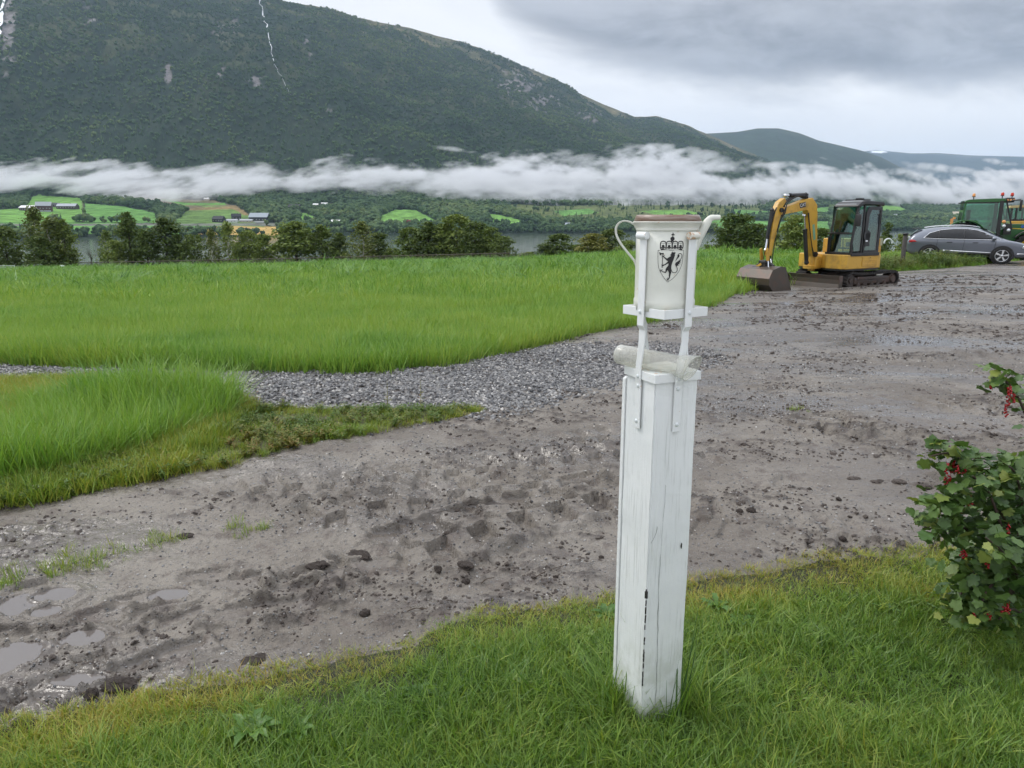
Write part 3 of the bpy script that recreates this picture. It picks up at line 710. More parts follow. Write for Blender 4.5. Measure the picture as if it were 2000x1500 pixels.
# ================================================================ RAIN GAUGE ON ITS POST
M_post = mat('weathered_white_paint', (.76, .78, .76), .45); nt = M_post.node_tree; b = nt.nodes['Principled BSDF']
P = N(nt, 'ShaderNodeTexCoord').outputs['Object']
mp = N(nt, 'ShaderNodeMapping', ins={'Scale': (40, 40, 1.6)}); nt.links.new(P, mp.inputs[0])
gr = noise(nt, mp.outputs[0], 3.2, 7, .68, .6); big = noise(nt, P, 5, 4, .6); fine = noise(nt, P, 130, 3, .6)
c = mixc(nt, mth(nt, 'MULTIPLY', smooth(nt, big, .35, .75), .55), (.78, .80, .79), (.66, .69, .68))
msk = mth(nt, 'MULTIPLY', smooth(nt, gr, .50, .66), smooth(nt, noise(nt, P, 9, 3, .5), .36, .58))
c = mixc(nt, mth(nt, 'MULTIPLY', msk, .4), c, (.36, .37, .34))
sz = N(nt, 'ShaderNodeSeparateXYZ', ins={0: P}).outputs[2]
alg = mth(nt, 'MULTIPLY', mth(nt, 'SUBTRACT', 1., smooth(nt, sz, .02, .42)), smooth(nt, noise(nt, P, 12, 5, .65), .40, .62))
c = mixc(nt, mth(nt, 'MULTIPLY', alg, .5), c, (.34, .36, .26))
chip = smooth(nt, noise(nt, mp.outputs[0], 1.9, 5, .7), .715, .73)
c = mixc(nt, mth(nt, 'MULTIPLY', chip, .8), c, (.10, .085, .07)); nt.links.new(c, b.inputs['Base Color'])
nt.links.new(mth(nt, 'MULTIPLY_ADD', gr, .35, .27), b.inputs['Roughness'])
h = mth(nt, 'ADD', mth(nt, 'MULTIPLY', gr, 1.), mth(nt, 'ADD', mth(nt, 'MULTIPLY', fine, .25), mth(nt, 'MULTIPLY', big, .6)))
bp = N(nt, 'ShaderNodeBump', ins={'Strength': .5, 'Distance': .004, 'Height': h}); nt.links.new(bp.outputs[0], b.inputs['Normal'])
def painted(name, col=(.75, .77, .76), rust=.0):
    m = mat(name, col, .38); nt = m.node_tree; b = nt.nodes['Principled BSDF']; P = N(nt, 'ShaderNodeTexCoord').outputs['Object']
    n = noise(nt, P, 22, 5, .6); f = noise(nt, P, 260, 3, .6); n2 = noise(nt, P, 55, 4, .65)
    c = mixc(nt, mth(nt, 'MULTIPLY', smooth(nt, n, .4, .8), .5), col, tuple(v * .86 for v in col))
    rs = smooth(nt, n2, .66 - rust, .72 - rust)
    c = mixc(nt, mth(nt, 'MULTIPLY', rs, .75), c, mixc(nt, smooth(nt, f, .4, .6), (.42, .17, .05), (.60, .33, .14))); nt.links.new(c, b.inputs['Base Color'])
    bp = N(nt, 'ShaderNodeBump', ins={'Strength': .3, 'Distance': .0015, 'Height': mth(nt, 'ADD', n, mth(nt, 'MULTIPLY', f, .3))}); nt.links.new(bp.outputs[0], b.inputs['Normal'])
    return m
M_iron = painted('white_painted_iron'); M_ironr = painted('rust_streaked_iron', (.68, .71, .68), .11)
M_can = painted('cream_enamel', (.66, .67, .60)); M_hookr = painted('rusty_hook_paint', (.68, .66, .58), .16)
M_bolt = mat('bolt_paint', (.62, .66, .66), .35); M_black = mat('black_print', (.006, .006, .007), .45)
M_lidb = mat('brown_collar', (.2, .13, .1), .35); nt = M_lidb.node_tree; b = nt.nodes['Principled BSDF']
P = N(nt, 'ShaderNodeTexCoord').outputs['Object']; mp = N(nt, 'ShaderNodeMapping', ins={'Scale': (8, 8, 90)}); nt.links.new(P, mp.inputs[0])
c = mixc(nt, smooth(nt, noise(nt, mp.outputs[0], 1.5, 4, .6), .35, .7), (.17, .095, .06), (.30, .24, .20)); nt.links.new(c, b.inputs['Base Color'])
M_crack = mat('dark_crack', (.03, .028, .025), .9)

GY = 2.17
gx = gp(1264, 1400).x; gxc = at(1292.5, 740, GY).x
ZG = zat(gxc, GY)
POST = empty('gauge_post', (gxc, GY, ZG - .02), R(-66), 'peeling white square wooden post with iron straps holding the rain can', 'post')
dz = -(ZG - .02)
zt = at(1287, 726, GY).z + dz; W = .151; w2 = W / 2
mb = MB(); bm = bmesh.new(); bmesh.ops.create_cube(bm, size=1)
bmesh.ops.subdivide_edges(bm, edges=[e for e in bm.edges if abs(e.verts[0].co.z - e.verts[1].co.z) > .5], cuts=60, use_grid_fill=True)
for v in bm.verts:
    z = (v.co.z + .5) * (zt + .35) - .35
    s = 1 + .012 * math.sin(z * 2.1 + 1); v.co = Vector((v.co.x * W * s, v.co.y * W * s, z))
ed = [e for e in bm.edges if abs(e.verts[0].co.x - e.verts[1].co.x) < 1e-3 + .01 and abs(e.verts[0].co.y - e.verts[1].co.y) < 1e-2]
bmesh.ops.bevel(bm, geom=ed, offset=.0035, segments=2, affect='EDGES')
for v in bm.verts:
    n = float(fbm(v.co.z * 14, v.co.x * 30 + v.co.y * 17, 4, 500)); v.co.x += n * .0032; v.co.y += float(fbm(v.co.z * 11, v.co.x * 9, 4, 501)) * .0032
mb.bm(bm, None, False); mb.build('post', M_post, POST)
# side board nailed to the rear left face, its top corner cut away
mb = MB(); mb.prism([(-w2 + .004, -.3), (w2 + .004, -.3), (w2 + .004, zt - .03), (w2 - .004, zt - .024), (-w2 + .004, zt - .022)], -w2 - .016, -w2 - .001)
sb = mb.build('side_board', M_post, POST, bev=.002)
sb.rotation_euler = (0, 0, R(-90))
# long drying cracks and chipped arris
mb = MB()
def wigs(x0, y0, ax, pts, w):
    """thin dark slit on a face: ax 0 -> face y=-w2, 1 -> face x=w2"""
    vs = []
    for i, (u, z, k) in enumerate(pts):
        for s_ in (-1, 1):
            uu = u + s_ * w * k
            vs.append((uu, -w2 - .0025, z) if ax == 0 else (w2 + .0025, uu, z))
    mb.add(vs, [(2 * i, 2 * i + 1, 2 * i + 3, 2 * i + 2) for i in range(len(pts) - 1)])
r = random.Random(5)
wigs(0, 0, 1, [(-.028 + .004 * math.sin(z * 9) + r.uniform(-.0012, .0012), z, r.uniform(.35, 1) * (1 if .1 < z < .62 else .4)) for z in np.arange(.06, .86, .02)], .0009)
mb.build('drying_crack', M_crack, POST); mb = MB()
wigs(0, 0, 1, [(.045 + r.uniform(-.001, .001), .62 + i * .005, k) for i, k in enumerate((.2, .8, 1, .9, .3))], .0028)
mb.build('knot_hole', M_crack, POST); mb = MB()
wigs(0, 0, 1, [(-.068 + .02 * math.sin(i / 3), .66 + i * .01, .6) for i in range(6)], .0008)
mb.build('drying_crack', M_crack, POST)
mb = MB()
for i in range(22):
    mb = MB(); z = r.choice([r.uniform(.04, .55), r.uniform(.2, .5)]); l = r.uniform(.008, .03)
    l *= r.uniform(.3, 1.3); q_ = r.uniform(.0028, .0052); mb.box((w2 - .0012 + r.uniform(-.0006, .0006), -w2 + .0010, z), (q_, q_ * r.uniform(.8, 1.4), l), rz=R(45), rx=R(r.uniform(-5, 5)), ry=R(r.uniform(-4, 4)), ch=q_ * .3); mb.build('chipped_edge', M_crack, POST)
mb = MB(); mb.box((w2 - .0005, -w2 + .0005, .49), (.009, .009, .022), rz=R(45)); mb.build('chipped_edge', M_crack, POST)
# cap plate with turned-down flange
zc = zt + .004
mb = MB(); cw_ = .0775
mb.box((0, 0, zc + .004), (cw_ * 2, cw_ * 2, .006)); mb.build('cap_plate', M_ironr, POST, bev=.0015)
for k, (dx, dy, lx, ly) in enumerate(((0, -cw_ - .002, cw_ * 2 + .008, .004), (cw_ + .002, 0, .004, cw_ * 2 + .0), (0, cw_ + .002, cw_ * 2 + .008, .004), (-cw_ - .002, 0, .004, cw_ * 2))):
    mb = MB(); mb.box((dx, dy, zc - .006), (lx, ly, .026)); mb.build('cap_flange', M_iron, POST, bev=.001)
# four straps (post face -> outwards -> can wall) and the square ring
zr = at(1300, 606, GY).z + dz; zk = at(1300, 640, GY).z + dz; zh = at(1300, 462, GY).z + dz; zb = at(1290, 846, GY - .09).z + dz
ro = .0885; TW = R(9)
for k in range(4):
    Rm = Matrix.Rotation(k * math.pi / 2, 4, 'Z')
    Rt = Matrix.Rotation(k * math.pi / 2 + TW, 4, 'Z'); off = cw_ + .0045
    prof = [(w2 + .004, zb), (w2 + .004, zc - .032), (off, zc - .018), (off, zc + .02), (w2 + .008, zk - .03), (w2 + .008, zk), (ro + .004, zk + .014), (ro + .004, zh)]
    vs = []; hw = .0128
    for (yy_, z) in prof: vs += [(Rt if z > zc + .03 else Rm) @ Vector(q) for q in ((-hw, -yy_, z), (hw, -yy_, z), (hw, -yy_ - .0045, z), (-hw, -yy_ - .0045, z))]
    fs = [(0, 1, 2, 3), tuple(len(vs) - 4 + i for i in (3, 2, 1, 0))]
    for i in range(len(prof) - 1):
        for j in range(4): a = i * 4 + j; c_ = i * 4 + (j + 1) % 4; fs.append((a, c_, c_ + 4, a + 4))
    mb = MB(); mb.add(vs, fs); st = mb.build('strap', M_iron, POST, bev=.001)
    # curled hook over the lug
    mb = MB(); mb.tube([(-.018, -ro - .010, zh + .004), (.018, -ro - .010, zh + .004)], .0105, 14, True, True, Rt)
    mb.tube([(.0165, -ro - .010, zh + .004), (.0195, -ro - .010, zh + .004)], .0065, 12, True, True, Rt)
    hk = mb.build('hook', M_hookr if k == 1 else M_iron, st)
    for z in (zb + .022, zb + .13, zc - .01, zr + .002):
        yo = w2 + .0085 if z < zc - .03 else off + .0045 if z < zr - .1 else ro + .0085; Rz = Rt if z > zc + .03 else Rm; mb = MB()
        bm = bmesh.new(); bmesh.ops.create_uvsphere(bm, u_segments=12, v_segments=8, radius=.0062)
        for v in bm.verts: v.co.y *= .75
        mb.bm(bm, Rz @ Matrix.Translation((r.uniform(-.002, .002), -yo, z))); mb.build('bolt', M_bolt, st)
    # square ring bar carrying the can
    mb = MB()
    mb.box((.0, -ro + .004, zr), (2 * ro - .0125 if k % 2 else 2 * ro - .0035, .0045, .026), Rt); mb.build('ring_bar', M_iron, POST, bev=.001)
mb = MB(); mb.box((0, 0, zr + .0095), (2 * ro - .006, 2 * ro - .006, .003), rz=TW); mb.build('ring_plate', M_ironr, POST)
# ---------------------------------------------------------------- the can
zcan = at(1300, 604, GY).z
CAN = empty('rain_can', (gxc - .004, GY, zcan), 0, 'cream metal can with looped handle, spout and black lion crest above the post', 'rain gauge')
rb = .0862; zz = lambda py: at(1305, py, GY).z - zcan
mb = MB(); mb.lathe([(0, .001), (rb + .0015, .001), (rb + .0022, zz(584)), (rb - .0002, zz(581)), (rb, zz(560)), (rb + .0005, zz(500)), (rb + .001, zz(449)), (rb - .003, zz(449)), (rb - .003, .004), (0, .004)], 72)
mb.build('body', M_can, CAN)
mb = MB(); mb.lathe([(rb + .0008, zz(451)), (rb + .0035, zz(449)), (rb + .002, zz(446.5)), (rb + .003, zz(444)), (rb + .0095, zz(435.5)), (rb + .0115, zz(434.5)), (rb + .0115, zz(432.6)), (rb + .009, zz(432.4)), (rb + .006, zz(436)), (rb - .002, zz(449))], 72, closed=True)
mb.build('rim', M_can, CAN)
mb = MB(); mb.lathe([(rb + .0105, zz(433)), (rb + .0035, zz(421.5)), (rb + .0005, zz(419.6)), (rb - .002, zz(419.8)), (rb + .001, zz(422)), (rb + .0075, zz(433))], 72, closed=True)
mb.build('collar', M_lidb, CAN)
# handle: flat bar loop on the left
def cpt(px, py, dy=0.): q = at(px, py, GY + dy); return (q.x - CAN.location.x, q.y - GY, q.z - zcan)
hp = [(1243, 446), (1240, 439), (1231, 433.5), (1220, 431.5), (1210, 435), (1204, 444), (1203.5, 455), (1207, 466), (1214, 478), (1224, 491), (1234, 503), (1240, 511), (1243, 520), (1244.5, 532)]
def curve(pts, n=4):
    out = []; P_ = [Vector(p) for p in pts]; P_ = [P_[0]] + P_ + [P_[-1]]
    for i in range(1, len(P_) - 2):
        for k in range(n):
            t = k / n; a, b_, c_, d = P_[i - 1:i + 3]
            out.append(.5 * ((2 * b_) + (-a + c_) * t + (2 * a - 5 * b_ + 4 * c_ - d) * t * t + (-a + 3 * b_ - 3 * c_ + d) * t ** 3))
    out.append(P_[-2]); return out
pp = curve([cpt(*p) for p in hp]); vs = []
for i, p in enumerate(pp):
    d = (pp[min(i + 1, len(pp) - 1)] - pp[max(i - 1, 0)]).normalized(); n_ = Vector((-d.z, 0, d.x))
    for (u, w) in ((-1, -.0022), (-.75, .0026), (.75, .0026), (1, -.0022), (.6, -.0012), (-.6, -.0012)): vs.append(p + Vector((0, u * .011, 0)) + n_ * w)
fs = [(i * 6 + j, i * 6 + (j + 1) % 6, (i + 1) * 6 + (j + 1) % 6, (i + 1) * 6 + j) for i in range(len(pp) - 1) for j in range(6)]
mb = MB(); mb.add(vs, fs, Matrix.Rotation(R(-14), 4, 'Z'), True); mb.build('handle', M_can, CAN)
# spout
sp = [(1352, 484), (1362, 464), (1372, 449), (1381, 435), (1386, 428), (1392, 425.2), (1399, 424.8), (1406, 425)]
px_m = 2.12 / FPX
mb = MB(); mb.tube(curve([cpt(*p) for p in sp], 3), [v * px_m for v in np.interp(np.arange(22), [0, 6, 12, 14, 16, 21], [13, 9.5, 6.6, 6.2, 5.4, 4.6])], 18, False)
mb.tube([cpt(1405.9, 425), cpt(1406.4, 425)], [4.6 * px_m, 3.6 * px_m], 18); mb.build('spout', M_can, CAN)
# crest: crown, shield outline, rampant lion with axe (drawn in photo pixels of a 6.25x enlargement around x 708)
C0 = 700.0; K = 2.12 / FPX / 6.25 * 1.0
mb = MB()
def wrap(u, v, lift=.0017):
    x = (u - C0) * K; a = x / rb - .035; return (math.sin(a) * (rb + lift), -math.cos(a) * (rb + lift), zz(400 + v / 6.25))
def pl(pts, lift=.0017):
    tri = tessellate_polygon([[Vector((p[0], p[1], 0)) for p in pts]]); mb.add([wrap(*p, lift) for p in pts], [tuple(t) for t in tri])
def ln(pts, w, lift=.0017):
    vs = []
    P_ = [Vector(p) for p in pts]
    for i, p in enumerate(P_):
        d = (P_[min(i + 1, len(P_) - 1)] - P_[max(i - 1, 0)]).normalized(); n_ = Vector((-d.y, d.x)); ww = w[i] if isinstance(w, (list, tuple)) else w
        vs += [wrap(*(p + n_ * ww / 2), lift), wrap(*(p - n_ * ww / 2), lift)]
    mb.add(vs, [(2 * i, 2 * i + 1, 2 * i + 3, 2 * i + 2) for i in range(len(P_) - 1)])
def dot(u, v, r_, n=12): pl([(u + r_ * math.cos(6.283 * k / n), v + r_ * math.sin(6.283 * k / n)) for k in range(n)])
def c2(pts, n=4): return [(p.x, p.y) for p in curve([(a, b_, 0) for a, b_ in pts], n)]
# crown
pl([(573, 522), (640, 526), (710, 527), (780, 526), (829, 522), (826, 540), (760, 541), (700, 542), (640, 541), (577, 540)])
for a, b_ in ((568, 636), (636, 705), (705, 772), (772, 840)):
    m_ = (a + b_) / 2; pl([(a + 4, 522), (a + 4, 502), (m_, 512), (b_ - 4, 502), (b_ - 4, 522)]) if False else None; ln([(a + (6 if a == 568 else 1), 522), (a + 2, 490), (a + 3, 455), (a + 14, 438), (m_, 434), (b_ - 14, 438), (b_ - 3, 455), (b_ - 2, 490), (b_ - (6 if b_ == 840 else 1), 522)], 11)
    dot(m_, 492, 16); ln([(m_, 478), (m_, 524)], 14); ln([(m_ - 24, 512), (m_, 504), (m_ + 24, 512)], 12); ln([(m_ - 20, 462), (m_ + 20, 460)], 3)
dot(705, 405, 25); ln([(708, 388), (708, 336)], 10); ln([(690, 357), (727, 357)], 10); ln([(704, 425), (704, 440)], 30)
# shield outline
ln(c2([(545, 543), (546, 600), (550, 680), (560, 740), (580, 790), (610, 840), (640, 880), (672, 914)]), 4.2)
ln(c2([(848, 541), (846, 600), (838, 680), (822, 740), (796, 795), (760, 840), (720, 880), (672, 914)]), 4.2); ln([(543, 542), (700, 543), (850, 540)], 4.2)
# lion: body, head with crown, limbs, axe, tail
pl(c2([(690, 590), (700, 582), (722, 580), (740, 590), (742, 604), (735, 622), (730, 645), (722, 665), (714, 690), (708, 715), (706, 745), (706, 775), (708, 800), (700, 830), (694, 868), (684, 868), (684, 835), (680, 800), (668, 780), (655, 770), (640, 775), (650, 745), (668, 722), (672, 700), (668, 682), (655, 660), (640, 652), (655, 636), (680, 618), (700, 606), (686, 600)], 2))
pl([(700, 582), (698, 562), (706, 570), (712, 554), (722, 568), (734, 556), (736, 568), (748, 562), (744, 588)])
ln([(660, 655), (632, 632), (608, 614)], [20, 13, 9]); ln([(672, 680), (645, 700), (610, 722)], [22, 13, 9])
ln([(668, 745), (652, 765), (648, 792), (640, 804)], [24, 20, 12, 10]); ln([(648, 800), (620, 796), (598, 786)], [14, 9, 8])
ln([(690, 830), (690, 860), (676, 884), (668, 894)], [18, 12, 9, 7])
for (a, b_, ang) in ((608, 612, 3.6), (606, 722, 3.0), (594, 780, 3.3), (674, 878, 2.3)):
    for dd in (-.9, 0, .9, 2.2): ln([(a, b_), (a + 22 * math.cos(ang + dd), b_ + 22 * math.sin(ang + dd))], [8, 2.5])
ln([(604, 590), (600, 660), (602, 748)], 6)
pl([(560, 562), (585, 574), (612, 572), (614, 592), (590, 588), (570, 604)])
ln(c2([(704, 758), (716, 790), (738, 804), (762, 798), (778, 780), (776, 750), (762, 725), (752, 704), (764, 686), (796, 662), (822, 636), (830, 604), (818, 582), (796, 580), (780, 592), (774, 612)]), 7)
pl(c2([(750, 700), (756, 684), (778, 672), (800, 664), (824, 652), (808, 676), (822, 680), (796, 690), (812, 702), (784, 706), (796, 720), (774, 722), (768, 736)], 1))
pl([(776, 612), (788, 590), (800, 602), (792, 622), (774, 640), (748, 676), (764, 632)])
mb.build('crest', M_black, CAN)
mb = MB(); 
for a, b_ in (((1240, 437), (1244, 440)), ((1244, 440), (1247, 443)), ((1243, 437.5), (1247, 437))): 
    q0, q1 = Vector(cpt(*a, -.0)), Vector(cpt(*b_, -.0))
# ---------------------------------------------------------------- the plastic measuring glass lying on the cap
M_plas = bpy.data.materials.new('clouded_plastic'); M_plas.use_nodes = True; nt = M_plas.node_tree; b = nt.nodes['Principled BSDF']
b.inputs['Base Color'].default_value = (.88, .88, .84, 1); b.inputs['Roughness'].default_value = .22
tr = N(nt, 'ShaderNodeBsdfTransparent', ins={0: (.93, .93, .90, 1)}); lw_ = N(nt, 'ShaderNodeLayerWeight', ins={0: .35})
P = N(nt, 'ShaderNodeTexCoord').outputs['Object']; nn = noise(nt, P, 60, 5, .6)
k = mth(nt, 'ADD', mth(nt, 'MULTIPLY_ADD', lw_.outputs['Facing'], .38, .15), mth(nt, 'MULTIPLY', smooth(nt, nn, .5, .7), .06), clamp=True)
mx = N(nt, 'ShaderNodeMixShader', ins={0: k}); nt.links.new(tr.outputs[0], mx.inputs[1]); nt.links.new(b.outputs[0], mx.inputs[2]); nt.links.new(mx.outputs[0], nt.nodes['Material Output'].inputs[0])
a0 = at(1207, 691, GY + .055); a1 = at(1352, 719, GY - .10)
TUB = empty('measuring_glass', a0, 0, 'cloudy plastic measuring tube lying between the straps on top of the post', 'measuring tube')
ax = (a1 - a0); L = ax.length; Mr = ax.to_track_quat('Z', 'Y').to_matrix().to_4x4()
n = 40; prof = [(0.0, -.001), (.020, -.001), (.0255, .001), (.0285, .006), (.029, .03), (.0285, .1), (.0285, L * .76), (.031, L * .84), (.0345, L * .93), (.0375, L)]
vs = []; inw = []
dv = Mr.inverted().to_3x3() @ Vector((.62, -.62, -.45)).normalized()
for r_, z in prof:
    for kk in range(n):
        a = 6.2832 * kk / n; x, y = math.cos(a), math.sin(a)
        sh = (x * dv.x + y * dv.y) * -.35 * max(0, z - L * .70) if z > L * .70 else 0
        vs.append((r_ * x, r_ * y, z + sh * 4.0 * .35))
fs = [(i * n + k_, i * n + (k_ + 1) % n, (i + 1) * n + (k_ + 1) % n, (i + 1) * n + k_) for i in range(len(prof) - 1) for k_ in range(n)]
mb = MB(); mb.add(vs, fs, Mr, True); o = mb.build('tube', M_plas, TUB); sd_ = o.modifiers.new('s', 'SOLIDIFY'); sd_.thickness = .0016; sd_.offset = -1
mb = MB(); rim = [Mr @ Vector(v) for v in vs[-n:]]; mb.tube(rim + rim[:1], .0016, 6); mb.build('lip', M_plas, TUB)
mb = MB(); wr = [Mr @ Vector((.030 * math.cos(a), .030 * math.sin(a), .004 + .02 * math.cos(a - .6))) for a in np.linspace(-2.2, 1.5, 16)] + [Mr @ Vector((.012, .032, .05)), Mr @ Vector((.012, .036, .085))]
mb.tube(wr, .0009, 5); mb.build('wire', mat('dark_wire', (.08, .07, .06), .5), TUB)
# ================================================================ EXCAVATOR
M_yel = grimy('machine_yellow', (.62, .36, .05), (.26, .15, .05), .38, 3.5, .55, 0, .05, 60)
M_yelp = grimy('plain_yellow', (.60, .34, .05), (.30, .17, .05), .4, 6, .4, 0, .05, 80)
M_blk = grimy('black_paint', (.016, .016, .017), (.05, .045, .04), .38, 4, .4, 0, .04)
M_rub = grimy('muddy_rubber', (.022, .020, .019), (.075, .06, .05), .8, 3, .7, 0, .5, 30)
M_hose = mat('hose_rubber', (.013, .013, .014), .5)
M_steel = grimy('worn_dark_steel', (.075, .058, .050), (.13, .075, .058), .45, 5, .8, .25, .15, 60)
M_steelw = grimy('scraped_bucket_steel', (.095, .080, .066), (.14, .082, .062), .38, 4, .75, .35, .12, 60)
M_chr = mat('chrome_rod', (.75, .76, .78), .15, 1.0)
M_dark = mat('cab_interior', (.02, .02, .022), .7)
M_wht = mat('white_plastic', (.7, .72, .72), .4)
M_pat = mat('mint_sticker', (.16, .42, .32), .5)
def glass(name, tint, k=.75, rough=.04):
    m = bpy.data.materials.new(name); m.use_nodes = True; nt = m.node_tree; nt.nodes.clear()
    t = N(nt, 'ShaderNodeBsdfTransparent', ins={0: (*tint, 1)}); g = N(nt, 'ShaderNodeBsdfGlossy', ins={0: (1, 1, 1, 1), 1: rough})
    fr = N(nt, 'ShaderNodeFresnel', ins={0: 1.5}); f = mth(nt, 'MULTIPLY_ADD', fr.outputs[0], .9, .03, clamp=True)
    mx = N(nt, 'ShaderNodeMixShader', ins={0: f}); nt.links.new(t.outputs[0], mx.inputs[1]); nt.links.new(g.outputs[0], mx.inputs[2])
    out = N(nt, 'ShaderNodeOutputMaterial'); nt.links.new(mx.outputs[0], out.inputs[0]); return m
M_glass = glass('green_tinted_glass', (.55, .80, .72)); M_dglass = mat('dark_privacy_glass', (.008, .009, .011), .05)
M_cglass = glass('car_glass', (.10, .13, .15)); M_screen = glass('windscreen_glass', (.30, .36, .38))
ex_c = at(1633, 553, 21.2); EXZ = -.28
EX = empty('mini_excavator', (ex_c.x, 21.2, EXZ), R(-150), 'yellow and black mini excavator with its bucket lowered beside the green field', 'excavator')
EX.scale = (.9, .9, .91)
def track(y0):
    """rubber belt round sprocket, rollers and idler, centred on y0"""
    path = []; x0, x1, r0, r1 = -1.02, 1.02, .25, .27
    for a in np.linspace(-90, -270, 14): path.append((x0 + r0 * math.cos(R(a)), .27 + r0 * math.sin(R(a))))
    for x in np.linspace(x0 + .2, x1 - .2, 9): path.append((x, .525 - .025 * math.sin((x + 1) / 2 * 3.1416)))
    for a in np.linspace(90, -90, 14): path.append((x1 + r1 * math.cos(R(a)), .275 + r1 * math.sin(R(a))))
    for x in np.linspace(x1 - .1, x0 + .1, 14): path.append((x, .005))
    P_ = [Vector((a, b_)) for a, b_ in path]; n = len(P_); hw = .19; vs = []
    out = []
    for i in range(n):
        d = (P_[(i + 1) % n] - P_[i - 1]).normalized(); out.append(Vector((d.y, -d.x)) * -1)
    for p, o in zip(P_, out):
        q = p - o * .05
        vs += [(p.x, y0 - hw, p.y), (p.x, y0 + hw, p.y), (q.x, y0 + hw, q.y), (q.x, y0 - hw, q.y)]
    fs = [(i * 4 + j, i * 4 + (j + 1) % 4, ((i + 1) % n) * 4 + (j + 1) % 4, ((i + 1) % n) * 4 + j) for i in range(n) for j in range(4)]
    mb = MB(); mb.add(vs, fs)
    # lugs
    L = 0; per = .105; nxt = 0
    for i in range(n):
        a, b_ = P_[i], P_[(i + 1) % n]; seg = (b_ - a).length
        while nxt <= L + seg:
            k = (nxt - L) / seg; p = a.lerp(b_, k); o = out[i].lerp(out[(i + 1) % n], k).normalized(); ang = math.atan2(o.y, o.x)
            T = Matrix.Translation((p.x, y0, p.y)) @ Matrix.Rotation(-ang, 4, 'Y')
            mb.box((.012, -.1, 0), (.03, .19, .05), T, rx=R(9)); mb.box((.012, .1, 0), (.03, .19, .05), T, rx=R(-9)); nxt += per
        L += seg
    tr = mb.build('track_belt', M_rub, EX)
    mb = MB(); s = 1 if y0 > 0 else -1
    mb.box((0, y0, .27), (1.72, .26, .22), ch=.03); mb.box((0, y0 + s * .12, .34), (1.5, .06, .10), ch=.01)
    mb.build('track_frame', M_steel, EX)
    mb = MB(); mb.cyl((x0, y0 - .12, .27), (x0, y0 + .12, .27), .19, n=24); mb.cyl((x0, y0 + s * .12, .27), (x0, y0 + s * .17, .27), .12, .10, 20); mb.build('sprocket', M_steel, EX)
    mb = MB(); mb.cyl((x1, y0 - .1, .275), (x1, y0 + .1, .275), .21, n=24); mb.cyl((x1, y0 + s * .1, .275), (x1, y0 + s * .14, .275), .08, .07, 16); mb.build('idler', M_steel, EX)
    for x in (-.62, -.3, .02, .34, .66):
        mb = MB(); mb.cyl((x, y0 - .13, .13), (x, y0 + .15, .13), .085, n=14); mb.build('track_roller', M_steel, EX)
track(-.76); track(.76)
mb = MB(); mb.box((0, 0, .40), (1.3, 1.2, .16), ch=.03); mb.box((.7, -.33, .36), (.9, .10, .12), ry=R(8)); mb.box((.7, .33, .36), (.9, .10, .12), ry=R(8)); mb.cyl((0, 0, .46), (0, 0, .60), .50, n=32); mb.build('undercarriage', M_steel, EX)
# dozer blade
mb = MB(); prof = [(1.66, .03), (1.62, .05), (1.57, .20), (1.57, .34), (1.62, .46), (1.645, .455), (1.605, .34), (1.605, .21), (1.655, .06), (1.70, .03)]
mb.prism(prof, -.95, .95); mb.box((1.60, .96, .25), (.16, .02, .42)); mb.box((1.60, -.96, .25), (.16, .02, .42)); bl = mb.build('dozer_blade', M_steelw, EX, bev=.006)
mb = MB(); mb.cyl((1.2, 0, .45), (1.55, 0, .28), .045, n=12); mb.build('blade_cylinder', M_blk, EX)
for ch in EX.children:
    for v in ch.data.vertices: v.co.x -= .5
# house
mb = MB(); hz_ = .64
foot = [(.98, .30), (1.0, .86), (.90, .97), (-.2, .98), (-.75, .93), (-1.02, .70), (-1.12, .35), (-1.14, 0), (-1.12, -.35), (-1.02, -.70), (-.75, -.93), (.2, -.97), (.72, -.92), (.85, -.60), (.82, -.28), (.78, 0)]
mb.prism(foot, hz_, hz_ + .42, axis='z'); hs = mb.build('house', M_yel, EX, bev=.025, seg=3)
mb = MB(); mb.prism([(p[0] * .97, p[1] * .97) for p in foot], hz_ - .05, hz_ + .01, axis='z'); mb.build('house_underside', M_blk, hs)
mb = MB(); rear = [(-.40, -.93), (-.75, -.90), (-1.01, -.68), (-1.10, -.35), (-1.12, 0), (-1.10, .35), (-1.01, .68), (-.92, .80), (-.62, .80), (-.62, .1), (-.50, -.2), (-.45, -.45), (-.40, -.90)]
mb.prism(rear, hz_ + .42, hz_ + .86, axis='z'); mb.build('engine_cover', M_yelp, hs, bev=.07, seg=4)
mb = MB()
mb.box((-.15, .985, hz_ + .21), (.72, .012, .28)); mb.box((-.15, .990, hz_ + .25), (.62, .010, .03)); mb.box((-.15, .990, hz_ + .13), (.62, .010, .03)); mb.build('side_hatch', M_yelp, hs, bev=.004)
mb = MB(); mb.box((-.15, .994, hz_ + .33), (.04, .012, .02)); mb.box((-.55, .965, hz_ + .45), (.55, .01, .012)); mb.build('hatch_latch', M_blk, hs)
mb = MB(); mb.box((-.86, .78, hz_ + .78), (.05, .14, .22), rz=R(38)); mb.build('side_label', mat('label_strip', (.55, .56, .40), .5), hs)
mb = MB(); mb.box((-.98, .62, hz_ + .5), (.05, .07, .09)); mb.build('tail_lamp', M_blk, hs)
